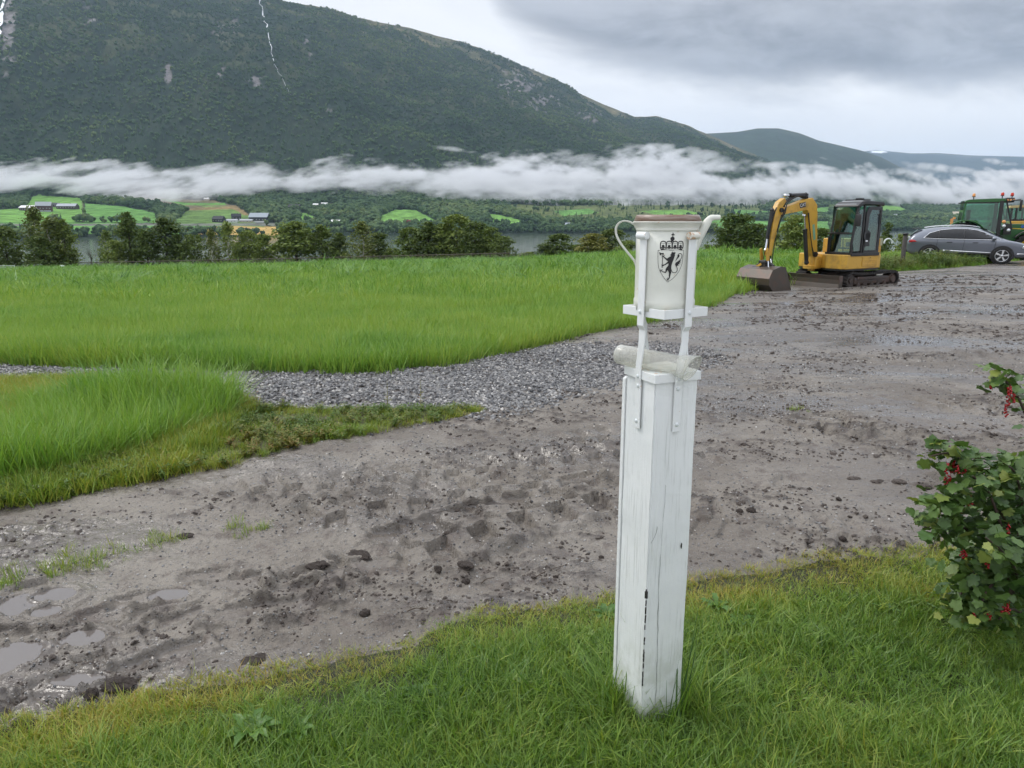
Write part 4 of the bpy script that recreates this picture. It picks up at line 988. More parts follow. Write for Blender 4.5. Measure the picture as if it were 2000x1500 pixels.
# cab: four pillars, roof, panels, glazing
CX0, CX1, CY0, CY1, CB, CT = -.54, .74, .13, .95, hz_ + .40, 2.58
fx = lambda z: CX1 - .16 * max(0, (z - 1.35)) / 1.2 - (.03 if z < 1.3 else 0)     # front leans back towards the roof
mb = MB()
for y in (CY0 + .035, CY1 - .035):
    mb.tube([(CX1 - .04, y, CB), (CX1 - .03, y, CB + .35), (fx(1.9) - .03, y, 1.9), (fx(2.5) - .06, y, 2.46), (fx(2.5) - .20, y, CT - .05)], .045, 4, sm=False)
    mb.tube([(CX0 + .05, y, CB), (CX0 + .05, y, 2.40), (CX0 + .12, y, CT - .05)], .05, 4, sm=False)
mb.tube([(.26, CY1 - .02, CB), (.27, CY1 - .02, CT - .08)], .045, 4, sm=False)
mb.box((.10, (CY0 + CY1) / 2, CB + .03), (1.34, .92, .10)); mb.box((CX1 - .03, .49, CB + .64), (.05, .86, .04)); mb.box((CX1 - .03, .49, CB + .05), (.05, .9, .08))
mb.box((CX0 + .03, .49, CB + .25), (.05, .9, .5)); mb.box((.53, CY0 + .02, CB + .3), (.5, .03, .5))
cb = mb.build('cab', M_blk, EX, bev=.012)
mb = MB(); rp = [(-.64, 2.47), (-.66, 2.54), (-.60, 2.60), (.20, 2.63), (.42, 2.60), (.60, 2.50), (.62, 2.44), (.50, 2.46), (.3, 2.52), (-.5, 2.50)]
mb.prism(rp, CY0 - .01, CY1 + .01); rf = mb.build('roof', M_blk, cb, bev=.025, seg=3)
mb = MB(); mb.prism([(.22, 2.605), (.55, 2.50), (.57, 2.525), (.24, 2.635)], .14, .84); mb.build('roof_hatch', mat('pale_roof_panel', (.45, .47, .48), .25), rf)
mb = MB(); mb.box((.02, .50, 2.655), (.36, .60, .035)); mb.box((.10, .62, 2.685), (.12, .2, .04)); mb.build('roof_bracket', M_blk, rf)
mb = MB(); mb.prism([(fx(z) - .02, z) for z in (CB + .68, 1.9, 2.45)] + [(fx(z) - .035, z) for z in (2.45, 1.9, CB + .68)], CY0 + .07, CY1 - .07); mb.build('front_window', M_glass, cb)
mb = MB(); mb.box((CX1 - .04, .49, CB + .35), (.012, .8, .52)); mb.build('lower_front_window', M_glass, cb)
mb = MB(); mb.box((CX0 + .03, .49, CB + .98), (.012, .8, .95)); mb.build('rear_window', M_glass, cb)
mb = MB(); mb.box((.10, CY0 + .02, CB + .98), (1.1, .012, .9)); mb.build('right_window', M_glass, cb)
mb = MB(); mb.prism([(.26, CB + .12), (.60, CB + .12), (.72, CB + .5), (fx(1.8) - .09, 1.8), (fx(2.4) - .10, 2.36), (.26, 2.40)], CY1 - .02, CY1 - .008); mb.build('side_window', M_glass, cb)
# door with tall glass
mb = MB(); dl, dr = -.54, .21
def ring(outer, inner, y0, y1):
    n = len(outer); vs = [(p[0], y, p[1]) for y in (y0, y1) for pp_ in (outer, inner) for p in pp_]
    fs = []
    for i in range(n):
        j = (i + 1) % n; fs += [(i, j, n + j, n + i), (2 * n + i, 2 * n + j, 3 * n + j, 3 * n + i), (i, j, 2 * n + j, 2 * n + i), (n + i, n + j, 3 * n + j, 3 * n + i)]
    mb.add(vs, fs)
oo = [(dl, CB + .06), (dr, CB + .06), (dr, 1.5), (dr, 2.30), (dr - .12, 2.46), (dl, 2.46), (dl, 1.9), (dl, 1.5)]
ii_ = [(dl + .10, CB + .14), (dr - .06, CB + .14), (dr - .10, 1.45), (dr - .16, 2.20), (dr - .24, 2.36), (dl + .10, 2.36), (dl + .10, 1.9), (dl + .10, 1.5)]
ring(oo, ii_, CY1 - .015, CY1 + .025); dd = mb.build('door', M_blk, cb, bev=.008)
mb = MB(); mb.prism(ii_, CY1 - .002, CY1 + .010); mb.build('door_window', M_glass, cb)
mb = MB(); mb.box((.06, CY1 + .03, 1.50), (.22, .02, .40), ch=.05 if False else 0); mb.cyl((.10, CY1 + .02, 1.62), (.10, CY1 + .04, 1.62), .16, n=24); mb.build('door_lock_panel', M_blk, cb, bev=.01)
mb = MB(); mb.box((.14, CY1 + .055, 1.46), (.10, .02, .035)); mb.build('door_handle', M_chr, cb)
mb = MB(); mb.tube([(-.46, CY1 + .02, 1.95), (-.46, CY1 + .05, 1.97), (-.46, CY1 + .05, 2.22), (-.38, CY1 + .05, 2.24), (-.34, CY1 + .02, 2.24)], .010, 8); mb.build('grab_rail', M_blk, cb)
mb = MB(); mb.tube([(.62, CY1 - .02, 2.25), (.70, CY1 + .10, 2.28), (.72, CY1 + .14, 2.24)], .012, 8); mb.box((.73, CY1 + .13, 2.06), (.04, .17, .34), rz=R(20), ch=.02); mb.build('side_mirror', M_blk, cb)
mb = MB(); mb.box((-.12, .50, CB + .30), (.44, .46, .14), ch=.04); mb.box((-.34, .50, CB + .72), (.14, .44, .66), ry=R(-8), ch=.05); mb.box((-.38, .5, CB + 1.14), (.08, .26, .18), ch=.03); mb.build('driver_seat', M_dark, cb)
mb = MB(); mb.box((.40, .18, CB + .45), (.28, .10, .5)); mb.box((.45, .5, CB + .2), (.3, .7, .04)); mb.cyl((.28, .78, CB + .3), (.34, .78, CB + .68), .02); mb.cyl((.5, .5, CB + .1), (.55, .5, CB + .5), .015); mb.box((.55, .25, CB + .95), (.05, .16, .12)); mb.build('control_levers', M_dark, cb)
mb = MB(); mb.tube([(.772, .49, CB + .70), (.70, .49, 2.05)], .008, 6); mb.build('wiper', M_blk, cb)
_mark = len(EX.children)
# swing post, boom, arm (y = by is the boom plane, right of the cab)
BY = -.18
mb = MB(); mb.box((.88, BY, .80), (.34, .34, .40), ch=.04); mb.cyl((1.02, BY, .55), (1.02, BY, 1.05), .10, n=20); mb.box((1.10, BY, .66), (.26, .30, .10)); mb.build('swing_post', M_yelp, EX, bev=.01)
J0 = Vector((1.06, BY, 1.02)); 
bo = [(1.02, 1.00, .12), (1.10, 1.30, .16), (1.22, 1.80, .19), (1.34, 2.28, .23), (1.42, 2.48, .27), (1.58, 2.60, .26), (1.80, 2.60, .20), (2.2, 2.49, .15), (2.62, 2.37, .11), (2.68, 2.35, .08)]
fxl = lambda x: x if x < 1.06 else 1.06 + (x - 1.06) * .72 if x < 1.9 else 1.665 + (x - 1.9) * 1.42 if x < 2.62 else 2.687 + (x - 2.62) * .80
fzl = lambda z: z if z < 1.02 else 1.02 + (z - 1.02) * .95
def beam(line, hw, name, m, par, close=False):
    line = [(fxl(x), fzl(z), h_ * .82) for x, z, h_ in line]
    vs = []; n = len(line)
    for i, (x, z, h_) in enumerate(line):
        a = line[max(i - 1, 0)]; c_ = line[min(i + 1, n - 1)]; d = Vector((c_[0] - a[0], c_[1] - a[1])).normalized(); o = Vector((-d.y, d.x)) * h_
        for s_, y in ((1, -hw), (1, hw), (-1, hw), (-1, -hw)): vs.append((x + o.x * s_, BY + y, z + o.y * s_))
    fs = [(i * 4 + j, i * 4 + (j + 1) % 4, i * 4 + 4 + (j + 1) % 4, i * 4 + 4 + j) for i in range(n - 1) for j in range(4)] + [(3, 2, 1, 0), tuple(4 * n - 4 + j for j in range(4))]
    mb = MB(); mb.add(vs, fs); return mb.build(name, m, par, bev=.012)
boom = beam(bo, .105, 'boom', M_yel, EX)
mb = MB()
for s_ in (-1, 1):
    mb.box((1.98, BY + s_ * .108, 2.58), (.20, .006, .15), ry=R(14))
mb.build('boom_decal', M_blk, boom)
mb = MB()
mb.box((1.22, BY + .108, 1.75), (.12, .006, .5), ry=R(17)); mb.build('boom_sticker', M_pat, boom)
def text(name, s, size, loc, rot, m, par, ext=.002):
    cu_ = bpy.data.curves.new(name, 'FONT'); cu_.body = s; cu_.size = size; cu_.extrude = ext; cu_.align_x = 'CENTER'; cu_.align_y = 'CENTER'
    tmp = bpy.data.objects.new(name + '_src', cu_); sc.collection.objects.link(tmp); bpy.context.view_layer.update()
    me = bpy.data.meshes.new_from_object(tmp.evaluated_get(bpy.context.evaluated_depsgraph_get())); bpy.data.objects.remove(tmp)
    me.materials.clear(); me.materials.append(m); o = link(bpy.data.objects.new(name, me), par); o.location = loc; o.rotation_euler = rot; return o
text('boom_lettering', 'CAT', .13, (1.98, BY + .1135, 2.58), (R(90), R(-9), R(180)), M_wht, boom)
arm = beam([(2.50, 2.74, .07), (2.62, 2.60, .13), (2.74, 2.36, .17), (2.86, 1.95, .13), (2.97, 1.40, .10), (3.02, 1.05, .09)], .085, 'arm', M_yel, EX)
def cylr(a, b_, r_, k, name, y, par):
    a = Vector((fxl(a[0]), y, fzl(a[1]))); b_ = Vector((fxl(b_[0]), y, fzl(b_[1]))); m_ = a.lerp(b_, k)
    mb = MB(); mb.cyl(a, m_, r_, n=16); mb.cyl(m_ - (b_ - a).normalized() * .05, m_, r_ * 1.15, n=16); mb.ball(a, r_ * 1.2, 2); cy_ = mb.build(name, M_blk, par)
    mb = MB(); mb.cyl(m_, b_, r_ * .55, n=12); mb.ball(b_, r_ * 1.05, 2); mb.build('piston_rod', M_chr, cy_)
cylr((1.76, 2.90), (2.46, 2.86), .055, .78, 'arm_cylinder', BY, EX)
cylr((1.34, .80), (1.74, 2.26), .062, .72, 'boom_cylinder', BY, EX)
cylr((2.98, 2.42), (3.17, 1.22), .055, .72, 'bucket_cylinder', BY, EX)
for sh in (lambda m: m.box((1.76, BY, 2.84), (.12, .14, .18)), lambda m: m.cyl((2.64, BY - .14, 2.42), (2.64, BY + .14, 2.42), .07), lambda m: m.cyl((1.06, BY - .17, 1.05), (1.06, BY + .17, 1.05), .08)):
    mb = MB(); sh(mb); mb.build('pivot_lug', M_blk, boom)
rh = random.Random(4); mb = MB()
for i in range(7):
    o = BY + rh.uniform(-.14, .14); w = rh.uniform(-.05, .05)
    mb.tube(curve([(1.75 + w, o, 2.80), (2.1, o, 2.86 + w * .5), (2.45, o + .03, 2.66 + w), (2.55 + w, o + .05, 2.38 + w), (2.66, o, 2.05 + w), (2.80 + w, o, 1.6), (2.88 + w, o, 1.15), (2.98, o * .6, .92)], 5), .013, 7)
for i in range(3):
    o = BY + rh.uniform(-.10, .10); mb.tube(curve([(2.86, o, 2.5), (3.02 + i * .03, o, 2.1), (3.10 + i * .04, o, 1.7), (3.12, o, 1.25), (3.15, o, .95)], 5), .012, 7)
for i in range(5):
    o = BY + .11 + i * .012; mb.tube(curve([(1.15, o, 1.0), (1.32 + i * .02, o, 1.4), (1.58 + i * .015, o, 2.0), (1.70 + i * .01, o, 2.35)], 5), .013, 7)
mb.build('hydraulic_hoses', M_hose, EX)
mb = MB(); mb.tube(curve([(2.80, BY + .1, 1.75), (2.86, BY + .11, 1.3), (2.93, BY + .1, .95)], 5), .012, 7); mb.build('yellow_hose', mat('yellow_hose', (.55, .45, .06), .5), EX)
mb = MB()
for s_ in (-1, 1): mb.prism([(3.13, 1.28), (3.22, 1.24), (3.16, .86), (3.06, .84), (3.05, 1.0)], BY + s_ * .115 - .012, BY + s_ * .115 + .012)
mb.build('bucket_link', M_yelp, EX, bev=.006)
# tiltrotator and grading bucket
mb = MB(); mb.box((3.06, BY, .86), (.34, .26, .12), ch=.03); mb.cyl((3.06, BY, .70), (3.06, BY, .80), .17, n=24); mb.box((3.06, BY, .62), (.30, .42, .10), ch=.02)
mb.cyl((3.06, BY - .30, .75), (3.06, BY - .06, .88), .05); mb.cyl((3.06, BY + .30, .75), (3.06, BY + .06, .88), .05); mb.cyl((3.22, BY - .30, .66), (3.22, BY - .02, .66), .09); mb.build('tiltrotator', M_blk, EX)
mb = MB(); mb.tube([(3.0, BY + .12, .95), (3.05, BY + .22, .80), (3.1, BY + .2, .62)], .022, 10); mb.tube([(3.16, BY + .18, .9), (3.2, BY + .24, .72)], .018, 10); mb.build('metal_pipe', M_chr, EX)
mb = MB(); mb.box((3.22, BY - .14, .74), (.06, .30, .07), rx=R(30)); mb.build('tilt_arm', M_yelp, EX)
bp_ = [(2.72, .02), (2.68, .05), (2.70, .10), (2.95, .10), (3.28, .13), (3.40, .24), (3.42, .38), (3.36, .50), (3.20, .58), (3.02, .60), (2.94, .58)]
# bucket shell: back sheet swept from lip to top, with side plates; back faces forward (+x)
ot = [(2.62, .015), (3.05, .015), (3.34, .05), (3.50, .20), (3.52, .36), (3.40, .56), (3.10, .64), (2.92, .62)]
def shell(line, th):
    n = len(line); inn = []
    for i, p in enumerate(line):
        a = Vector(line[max(i - 1, 0)]); c_ = Vector(line[min(i + 1, n - 1)]); d = (c_ - a).normalized(); inn.append((p[0] - d.y * th, p[1] + d.x * th))
    return line + inn[::-1]
mb = MB(); mb.prism(shell(ot, .022), BY - .62, BY + .62); bk = mb.build('bucket', M_steelw, EX, bev=.005)
for s_ in (-1, 1):
    mb = MB(); mb.prism(ot, BY + s_ * .622 - .012, BY + s_ * .622 + .012); mb.build('bucket_side', M_steelw, bk, bev=.004)
mb = MB(); mb.box((2.66, BY, .02), (.16, 1.26, .03)); mb.build('cutting_edge', M_steel, bk)
mb = MB(); mb.box((3.08, BY - .10, .66), (.26, .03, .10)); mb.box((3.08, BY + .10, .66), (.26, .03, .10)); mb.build('bucket_ears', M_steel, bk)

# stretch the boom to its reach, carry the bucket out with it
def _down(o):
    out = [o]
    for c in o.children: out += _down(c)
    return out
for ch in list(EX.children):
    k = ch.name.split('.')[0]
    if k in ('boom', 'hydraulic_hoses', 'yellow_hose', 'bucket_link', 'tiltrotator', 'metal_pipe', 'tilt_arm', 'bucket'):
        shift = k in ('bucket_link', 'tiltrotator', 'metal_pipe', 'tilt_arm', 'bucket')
        fx_ = (lambda x: x + .02) if shift else fxl
        for o in _down(ch):
            if o.name.split('.')[0] == 'boom': continue
            if k == 'bucket':
                for v in o.data.vertices: v.co = Vector((3.06 + (v.co.x - 3.06) * 1.12, BY + (v.co.y - BY) * .98, v.co.z * 1.20))
            if not shift:
                for v in o.data.vertices: v.co.z = fzl(v.co.z)
            if o.name.startswith('boom_lettering'): o.location.x = fx_(o.location.x); o.location.z = fzl(o.location.z); continue
            for v in o.data.vertices: v.co.x = fx_(v.co.x)
# ================================================================ GREY CAR
M_cp = mat('metallic_grey_paint', (.15, .165, .20), .30, .35); M_cp.node_tree.nodes['Principled BSDF'].inputs['Coat Weight'].default_value = .8
M_cbk = mat('car_black_trim', (.018, .018, .02), .45); M_tyre = grimy('tyre_rubber', (.018, .018, .018), (.05, .045, .04), .85, 6, .4); M_alu = mat('alloy', (.62, .63, .65), .25, .9)
M_silver = mat('bright_trim', (.75, .76, .78), .2, .9); M_red = mat('red_lamp', (.40, .02, .02), .15); M_lamp = mat('clear_lamp', (.75, .78, .8), .1, .3)
rr_ = at(1813, 488, 33.4); fr_ = at(1951, 496, 32.2)
dirc = Vector((fr_.x - rr_.x, fr_.y - rr_.y, 0)); yawc = math.atan2(dirc.y, dirc.x); WB = dirc.length
midc = (Vector((rr_.x, rr_.y, 0)) + Vector((fr_.x, fr_.y, 0))) / 2
CAR = empty('parked_car', (midc.x, midc.y, -.19), yawc, 'dark grey estate-like SUV with black windows parked behind the tall weeds', 'car')
CAR.rotation_euler = (0, R(.6), yawc)
ks = WB / 2.765; CAR.scale = (1, 1, .95)
HB = WB / 2; hwid = .94
# side outline stations: x, z_bottom, z_belt(shoulder), z_top, half width at sill / shoulder / roof
def carbody():
    st = [ (-2.26, .55, .78, .80, .60, .66, .60), (-2.20, .42, .86, .98, .74, .80, .66), (-2.10, .34, .94, 1.16, .82, .88, .68), (-1.95, .30, .99, 1.32, .88, .92, .66), (-1.75, .28, 1.01, 1.44, .90, .935, .655), (-1.4, .27, 1.02, 1.52, .91, .94, .65), (-.9, .26, 1.02, 1.585, .91, .94, .645),
           (-.3, .25, 1.01, 1.61, .91, .935, .64), (.2, .25, 1.00, 1.59, .91, .935, .635), (.6, .25, .995, 1.50, .91, .935, .62), (.95, .25, .99, 1.34, .91, .935, .60), (1.3, .26, .985, 1.14, .91, .93, .66), (1.52, .26, .975, 1.03, .90, .92, .74), (1.8, .27, .93, .985, .89, .91, .72), (2.05, .28, .86, .93, .86, .88, .68), (2.22, .30, .76, .86, .80, .82, .60), (2.34, .34, .64, .74, .66, .68, .5), (2.40, .42, .56, .62, .50, .52, .4) ]
    vs = []; n = 14
    for x, zb_, zs, zt_, w0, w1, w2_ in st:
        h = [(0, zb_), (w0 * .9, zb_), (w0, zb_ + .05), (w0 + .01, (zb_ + zs) * .5), (w1, zs - .10), (w1 - .015, zs), (w1 * .35 + w2_ * .65 + .06, zs + (zt_ - zs) * .62 if zt_ - zs > .25 else zs + (zt_ - zs) * .5), (w2_ + .03, zt_ - .05 * min(1, (zt_ - zs) * 3)), (w2_ * .6, zt_ - .005), (0, zt_)]
        vs.append(h)
    return st, vs
st, H_ = carbody(); nn_ = len(H_[0]); V_ = []
for (x, *_), h in zip(st, H_):
    for (y, z) in h: V_.append((x, -y, z))
    for (y, z) in h[-2:0:-1]: V_.append((x, y, z))
rn = 2 * nn_ - 2; F_ = [(i * rn + j, i * rn + (j + 1) % rn, (i + 1) * rn + (j + 1) % rn, (i + 1) * rn + j) for i in range(len(st) - 1) for j in range(rn)] + [tuple(range(rn - 1, -1, -1)), tuple((len(st) - 1) * rn + j for j in range(rn))]
mb = MB(); mb.add(V_, F_, None, True); body = mb.build('body', M_cp, CAR); sm = body.modifiers.new('s', 'SUBSURF'); sm.levels = sm.render_levels = 2
def side_y(x, z):
    """half width of the body side at x, z"""
    xs = [s_[0] for s_ in st]; k = max(0, min(len(xs) - 2, int(np.searchsorted(xs, x)) - 1)); t = (x - xs[k]) / (xs[k + 1] - xs[k])
    def w(h): 
        zz_ = [p[1] for p in h[1:9]]; yy_ = [p[0] for p in h[1:9]]; return np.interp(z, zz_, yy_)
    return float(w(H_[k]) * (1 - t) + w(H_[k + 1]) * t)
def sheet(name, poly, m, par, off=.012, side=-1, sub=10, th=.02):
    """plate laid on the car side: poly in (x,z)"""
    pts2 = []
    for i, p in enumerate(poly):
        q = poly[(i + 1) % len(poly)]
        for k in range(4): pts2.append((p[0] + (q[0] - p[0]) * k / 4, p[1] + (q[1] - p[1]) * k / 4))
    bm = bmesh.new(); vv = [bm.verts.new((p[0], 0, p[1])) for p in pts2]; bm.faces.new(vv)
    x0, x1 = min(p[0] for p in poly), max(p[0] for p in poly); z0_, z1_ = min(p[1] for p in poly), max(p[1] for p in poly)
    for k in range(1, int((x1 - x0) / .12) + 1): bmesh.ops.bisect_plane(bm, geom=bm.verts[:] + bm.edges[:] + bm.faces[:], plane_co=(x0 + k * .12, 0, 0), plane_no=(1, 0, 0))
    for k in range(1, int((z1_ - z0_) / .09) + 1): bmesh.ops.bisect_plane(bm, geom=bm.verts[:] + bm.edges[:] + bm.faces[:], plane_co=(0, 0, z0_ + k * .09), plane_no=(0, 0, 1))
    for v in bm.verts: v.co.y = side * (side_y(v.co.x, v.co.z) + off)
    mb = MB(); mb.bm(bm, None, True); o = mb.build(name, m, par); s_ = o.modifiers.new('t', 'SOLIDIFY'); s_.thickness = th; s_.offset = 0; return o
gl = [(-1.62, 1.07), (-1.30, 1.05), (-.3, 1.04), (.6, 1.04), (1.22, 1.04), (1.02, 1.14), (.62, 1.36), (.35, 1.45), (.0, 1.50), (-.5, 1.50), (-1.0, 1.44), (-1.4, 1.30)]
for s_ in (-1, 1):
    sheet('side_glass', gl, M_dglass, CAR, .006, s_, th=.01)
    tr_ = gl + [gl[0]]
    mb = MB(); mb.tube([(p[0], s_ * (side_y(p[0], p[1]) + .014), p[1]) for p in gl + [gl[0]]], .014, 6); mb.build('window_trim', M_silver, CAR)
    for x in (-1.02, -.08):
        sheet('door_pillar', [(x - .03, 1.05), (x + .03, 1.05), (x + .02, 1.48), (x - .04, 1.47 if x > -.5 else 1.43)], M_cbk, CAR, .016, s_, th=.01)
    sheet('door_sill', [(-1.0, .34), (1.0, .34), (1.0, .45), (-1.0, .47)], M_cbk, CAR, .008, s_)
    sheet('sill_highlight', [(-.85, .50), (1.0, .46), (.95, .49), (-.8, .56)], M_silver, CAR, .006, s_, th=.006)
    for x in (-.62, .33):
        sheet('door_handle', [(x - .10, .89), (x + .10, .89), (x + .10, .92), (x - .10, .92)], M_cbk, CAR, .018, s_)
    for x in (-1.12, -.12, 1.02):
        sheet('door_gap', [(x, .5), (x + .012, .5), (x + .012 + .04, 1.02), (x + .04, 1.02)], M_cbk, CAR, .004, s_, th=.004)
    mb = MB(); mb.ball((.98, s_ * 1.06, 1.10), .13, 3, (.75, .9, .62)); mb.box((.98, s_ * .98, 1.03), (.06, .14, .04)); mb.build('wing_mirror', M_cp, CAR)
    # arches and wheels
    for xw, rw in ((-HB, .36), (HB, .36)):
        arch = [(xw + (rw + .075) * math.cos(a), .36 + (rw + .075) * math.sin(a)) for a in np.linspace(-.35, math.pi + .35, 20)] + [(xw + (rw + .005) * math.cos(a), .36 + (rw + .005) * math.sin(a)) for a in np.linspace(math.pi + .35, -.35, 20)]
        vs = [(p[0], s_ * y, p[1]) for y in (.80, .965) for p in arch]; k = len(arch); fs = [(i, (i + 1) % k, k + (i + 1) % k, k + i) for i in range(k)] + [(b0 + i, b0 + i + 1, b0 + 38 - i, b0 + 39 - i) for b0 in (0, k) for i in range(19)]
        mb = MB(); mb.add(vs, fs); mb.build('wheel_arch', M_cbk, CAR)
        mb = MB(); mb.cyl((xw, s_ * .70, .36), (xw, s_ * .955, .36), .40, n=32); mb.build('arch_liner', M_dark, CAR)
        T = Matrix.Translation((xw, s_ * .85, .36)) @ Matrix.Rotation(R(90) * -s_, 4, 'X')
        mb = MB(); mb.lathe([(.245, -.11), (.33, -.115), (.355, -.09), (.362, 0), (.355, .12), (.33, .14), (.255, .135), (.245, .10)], 40, T, True); wh = mb.build('wheel', M_tyre, CAR)
        mb = MB(); mb.lathe([(.25, .12), (.235, .125), (.225, .08), (.22, .06), (0, .06)], 40, T); mb.build('rim_dish', M_dark, wh)
        mb = MB(); mb.lathe([(.256, .13), (.240, .142), (.232, .12)], 40, T)
        for k in range(5):
            Rk = T @ Matrix.Rotation(k * 2 * math.pi / 5 + .3, 4, 'Z')
            mb.prism([(.04, -.03), (.235, -.070), (.235, .012), (.04, .02)], .105, .132, Rk, 'z')
        mb.lathe([(0, .138), (.05, .135), (.055, .10)], 20, T); mb.build('rim', M_alu, wh)
    sheet('tail_light', [(-2.16, .86), (-1.86, .90), (-1.95, .97), (-2.16, 1.0)], M_red, CAR, .014, s_)
    sheet('headlight', [(2.02, .70), (2.30, .66), (2.28, .74), (2.05, .80)], M_lamp, CAR, .016, s_)
    sheet('bumper_trim', [(1.85, .44), (2.22, .44), (2.20, .47), (1.88, .475)], M_silver, CAR, .018, s_)
def topsheet(name, pts4, m, lift=.012):
    mb = MB(); mb.add(pts4, [tuple(range(len(pts4)))]); o = mb.build(name, m, CAR); s_ = o.modifiers.new('t', 'SOLIDIFY'); s_.thickness = .01; return o
topsheet('windscreen', [(.58, -.52, 1.545), (.58, .52, 1.545), (1.38, .64, 1.16), (1.38, -.64, 1.16)], M_dglass)
topsheet('rear_window', [(-1.86, -.52, 1.435), (-1.86, .52, 1.435), (-2.16, .60, 1.13), (-2.16, -.60, 1.13)], M_dglass)
mb = MB(); mb.box((-1.88, 0, 1.49), (.34, 1.12, .025), ry=R(-8)); mb.box((-2.04, 0, 1.475), (.03, 1.1, .05)); mb.build('roof_spoiler', M_cbk, CAR, bev=.008)
for s_ in (-1, 1):
    mb = MB(); mb.tube(curve([(-1.6, s_ * .58, 1.53), (-1.2, s_ * .585, 1.60), (-.4, s_ * .58, 1.655), (.1, s_ * .575, 1.64), (.45, s_ * .57, 1.58)], 5), .014, 6); mb.build('roof_rail', M_silver, CAR)
mb = MB(); mb.box((-2.22, 0, .5), (.08, 1.3, .2), ch=.03); mb.build('rear_bumper', M_cbk, CAR)

# ================================================================ GREEN TRACTOR (behind the car)
M_grn = grimy('tractor_green', (.025, .125, .03), (.05, .10, .04), .3, 3, .3, 0, .03); M_tyel = mat('wheel_yellow', (.65, .45, .03), .45)
M_orb = mat('red_beacon', (.55, .04, .02), .12); M_oran = mat('orange_beacon', (.8, .35, .12), .15)
TY = 37.0; tr0 = at(1922, 440, TY)
TRA = empty('green_tractor', (at(1905, 500, TY).x, TY, -.30), R(-25), 'green farm tractor with tall glazed cab and red beacons behind the grey car', 'tractor')
tx = lambda px: (at(px, 420, TY).x - TRA.location.x) * .92
tz = lambda py: at(1920, py, TY).z + .30
roofz = tz(391)
mb = MB(); mb.prism([(tx(1880), roofz - .12), (tx(1882), roofz - .03), (tx(1888), roofz + .02), (tx(1936), roofz + .06), (tx(1950), roofz + .05), (tx(1953), roofz - .06), (tx(1948), roofz - .10)], -.85, .85); rft = mb.build('cab_roof', M_grn, TRA, bev=.04, seg=3)
mb = MB(); mb.box((tx(1960), -.0, roofz - .02), (.34, 1.6, .22), ch=.04); mb.build('front_visor', M_blk, rft)
for y in (-.6, -.3):
    mb = MB(); mb.cyl((tx(1960) + .171, y, roofz - .02), (tx(1960) + .19, y, roofz - .02), .07); mb.build('work_light', M_lamp, rft)
for k_ in range(3): mb = MB(); mb.box((tx(1955) + k_ * .13, -.81, roofz - .02), (.08, .02, .09)); mb.build('roof_lamp', M_oran, rft)
for px, y, m_ in ((1946, -.65, M_orb), (1967, .0, M_orb), (1901, .5, M_oran)):
    mb = MB(); mb.cyl((tx(px), y, roofz + .02), (tx(px), y, roofz + .19), .022); mb.cyl((tx(px), y, roofz + .17), (tx(px), y, roofz + .20), .075)
    st_ = mb.build('beacon_stalk', M_blk, rft)
    mb = MB(); mb.lathe([(.065, 0), (.07, .03), (.066, .10), (.045, .135), (0, .145)], 16, Matrix.Translation((tx(px), y, roofz + .20))); mb.build('beacon', m_, st_)
floor_ = tz(455)
mb = MB()
for y in (-.80, .80):
    mb.tube([(tx(1878), y, floor_ + .3), (tx(1882), y, roofz - .08)], .055, 4, sm=False); mb.tube([(tx(1880), y, tz(431)), (tx(1905), y, tz(432)), (tx(1914), y, tz(444)), (tx(1925), y, tz(457))], .045, 4, sm=False)
cabt = mb.build('cab_frame', M_grn, TRA)
mb = MB()
for y in (-.81, .81): mb.box((tx(1946), y, (floor_ + roofz) / 2 - .3), (.16, .10, roofz - floor_ + .5)); mb.tube([(tx(1953), y, roofz), (tx(1968), y * .9, tz(440))], .045, 4, sm=False); mb.box((tx(1912), y, roofz - .12), (1.7, .06, .06))
mb.build('black_pillar', M_blk, cabt, bev=.01)
for y in (-.80, .80):
    mb = MB(); mb.prism([(tx(1882), tz(430)), (tx(1906), tz(431)), (tx(1916), tz(444)), (tx(1926), tz(458)), (tx(1943), tz(458)), (tx(1943), roofz - .12), (tx(1884), roofz - .12)], y - .006, y + .006); mb.build('door_window', M_glass, cabt)
    mb = MB(); mb.prism([(tx(1948), tz(450)), (tx(1966), tz(440)), (tx(1955), roofz - .12), (tx(1948), roofz - .12)], y * .97 - .006, y * .97 + .006); mb.build('quarter_window', M_glass, cabt)
mb = MB(); mb.box((tx(1879), 0, tz(412)), (.01, 1.5, .95)); mb.build('rear_window', M_glass, cabt)
mb = MB(); mb.box((tx(1900), 0, tz(440)), (.5, .5, .2), ch=.05); mb.box((tx(1893), 0, tz(424)), (.15, .46, .7), ch=.05); mb.build('driver_seat', M_dark, cabt)
mb = MB(); T = Matrix.Translation((tx(1937), 0, tz(434))) @ Matrix.Rotation(R(-60), 4, 'Y'); mb.lathe([(.19, -.012), (.205, 0), (.19, .012), (.178, 0)], 24, T, True); mb.box((tx(1944), 0, tz(440)), (.2, .3, .6)); mb.build('steering_wheel', M_dark, cabt)
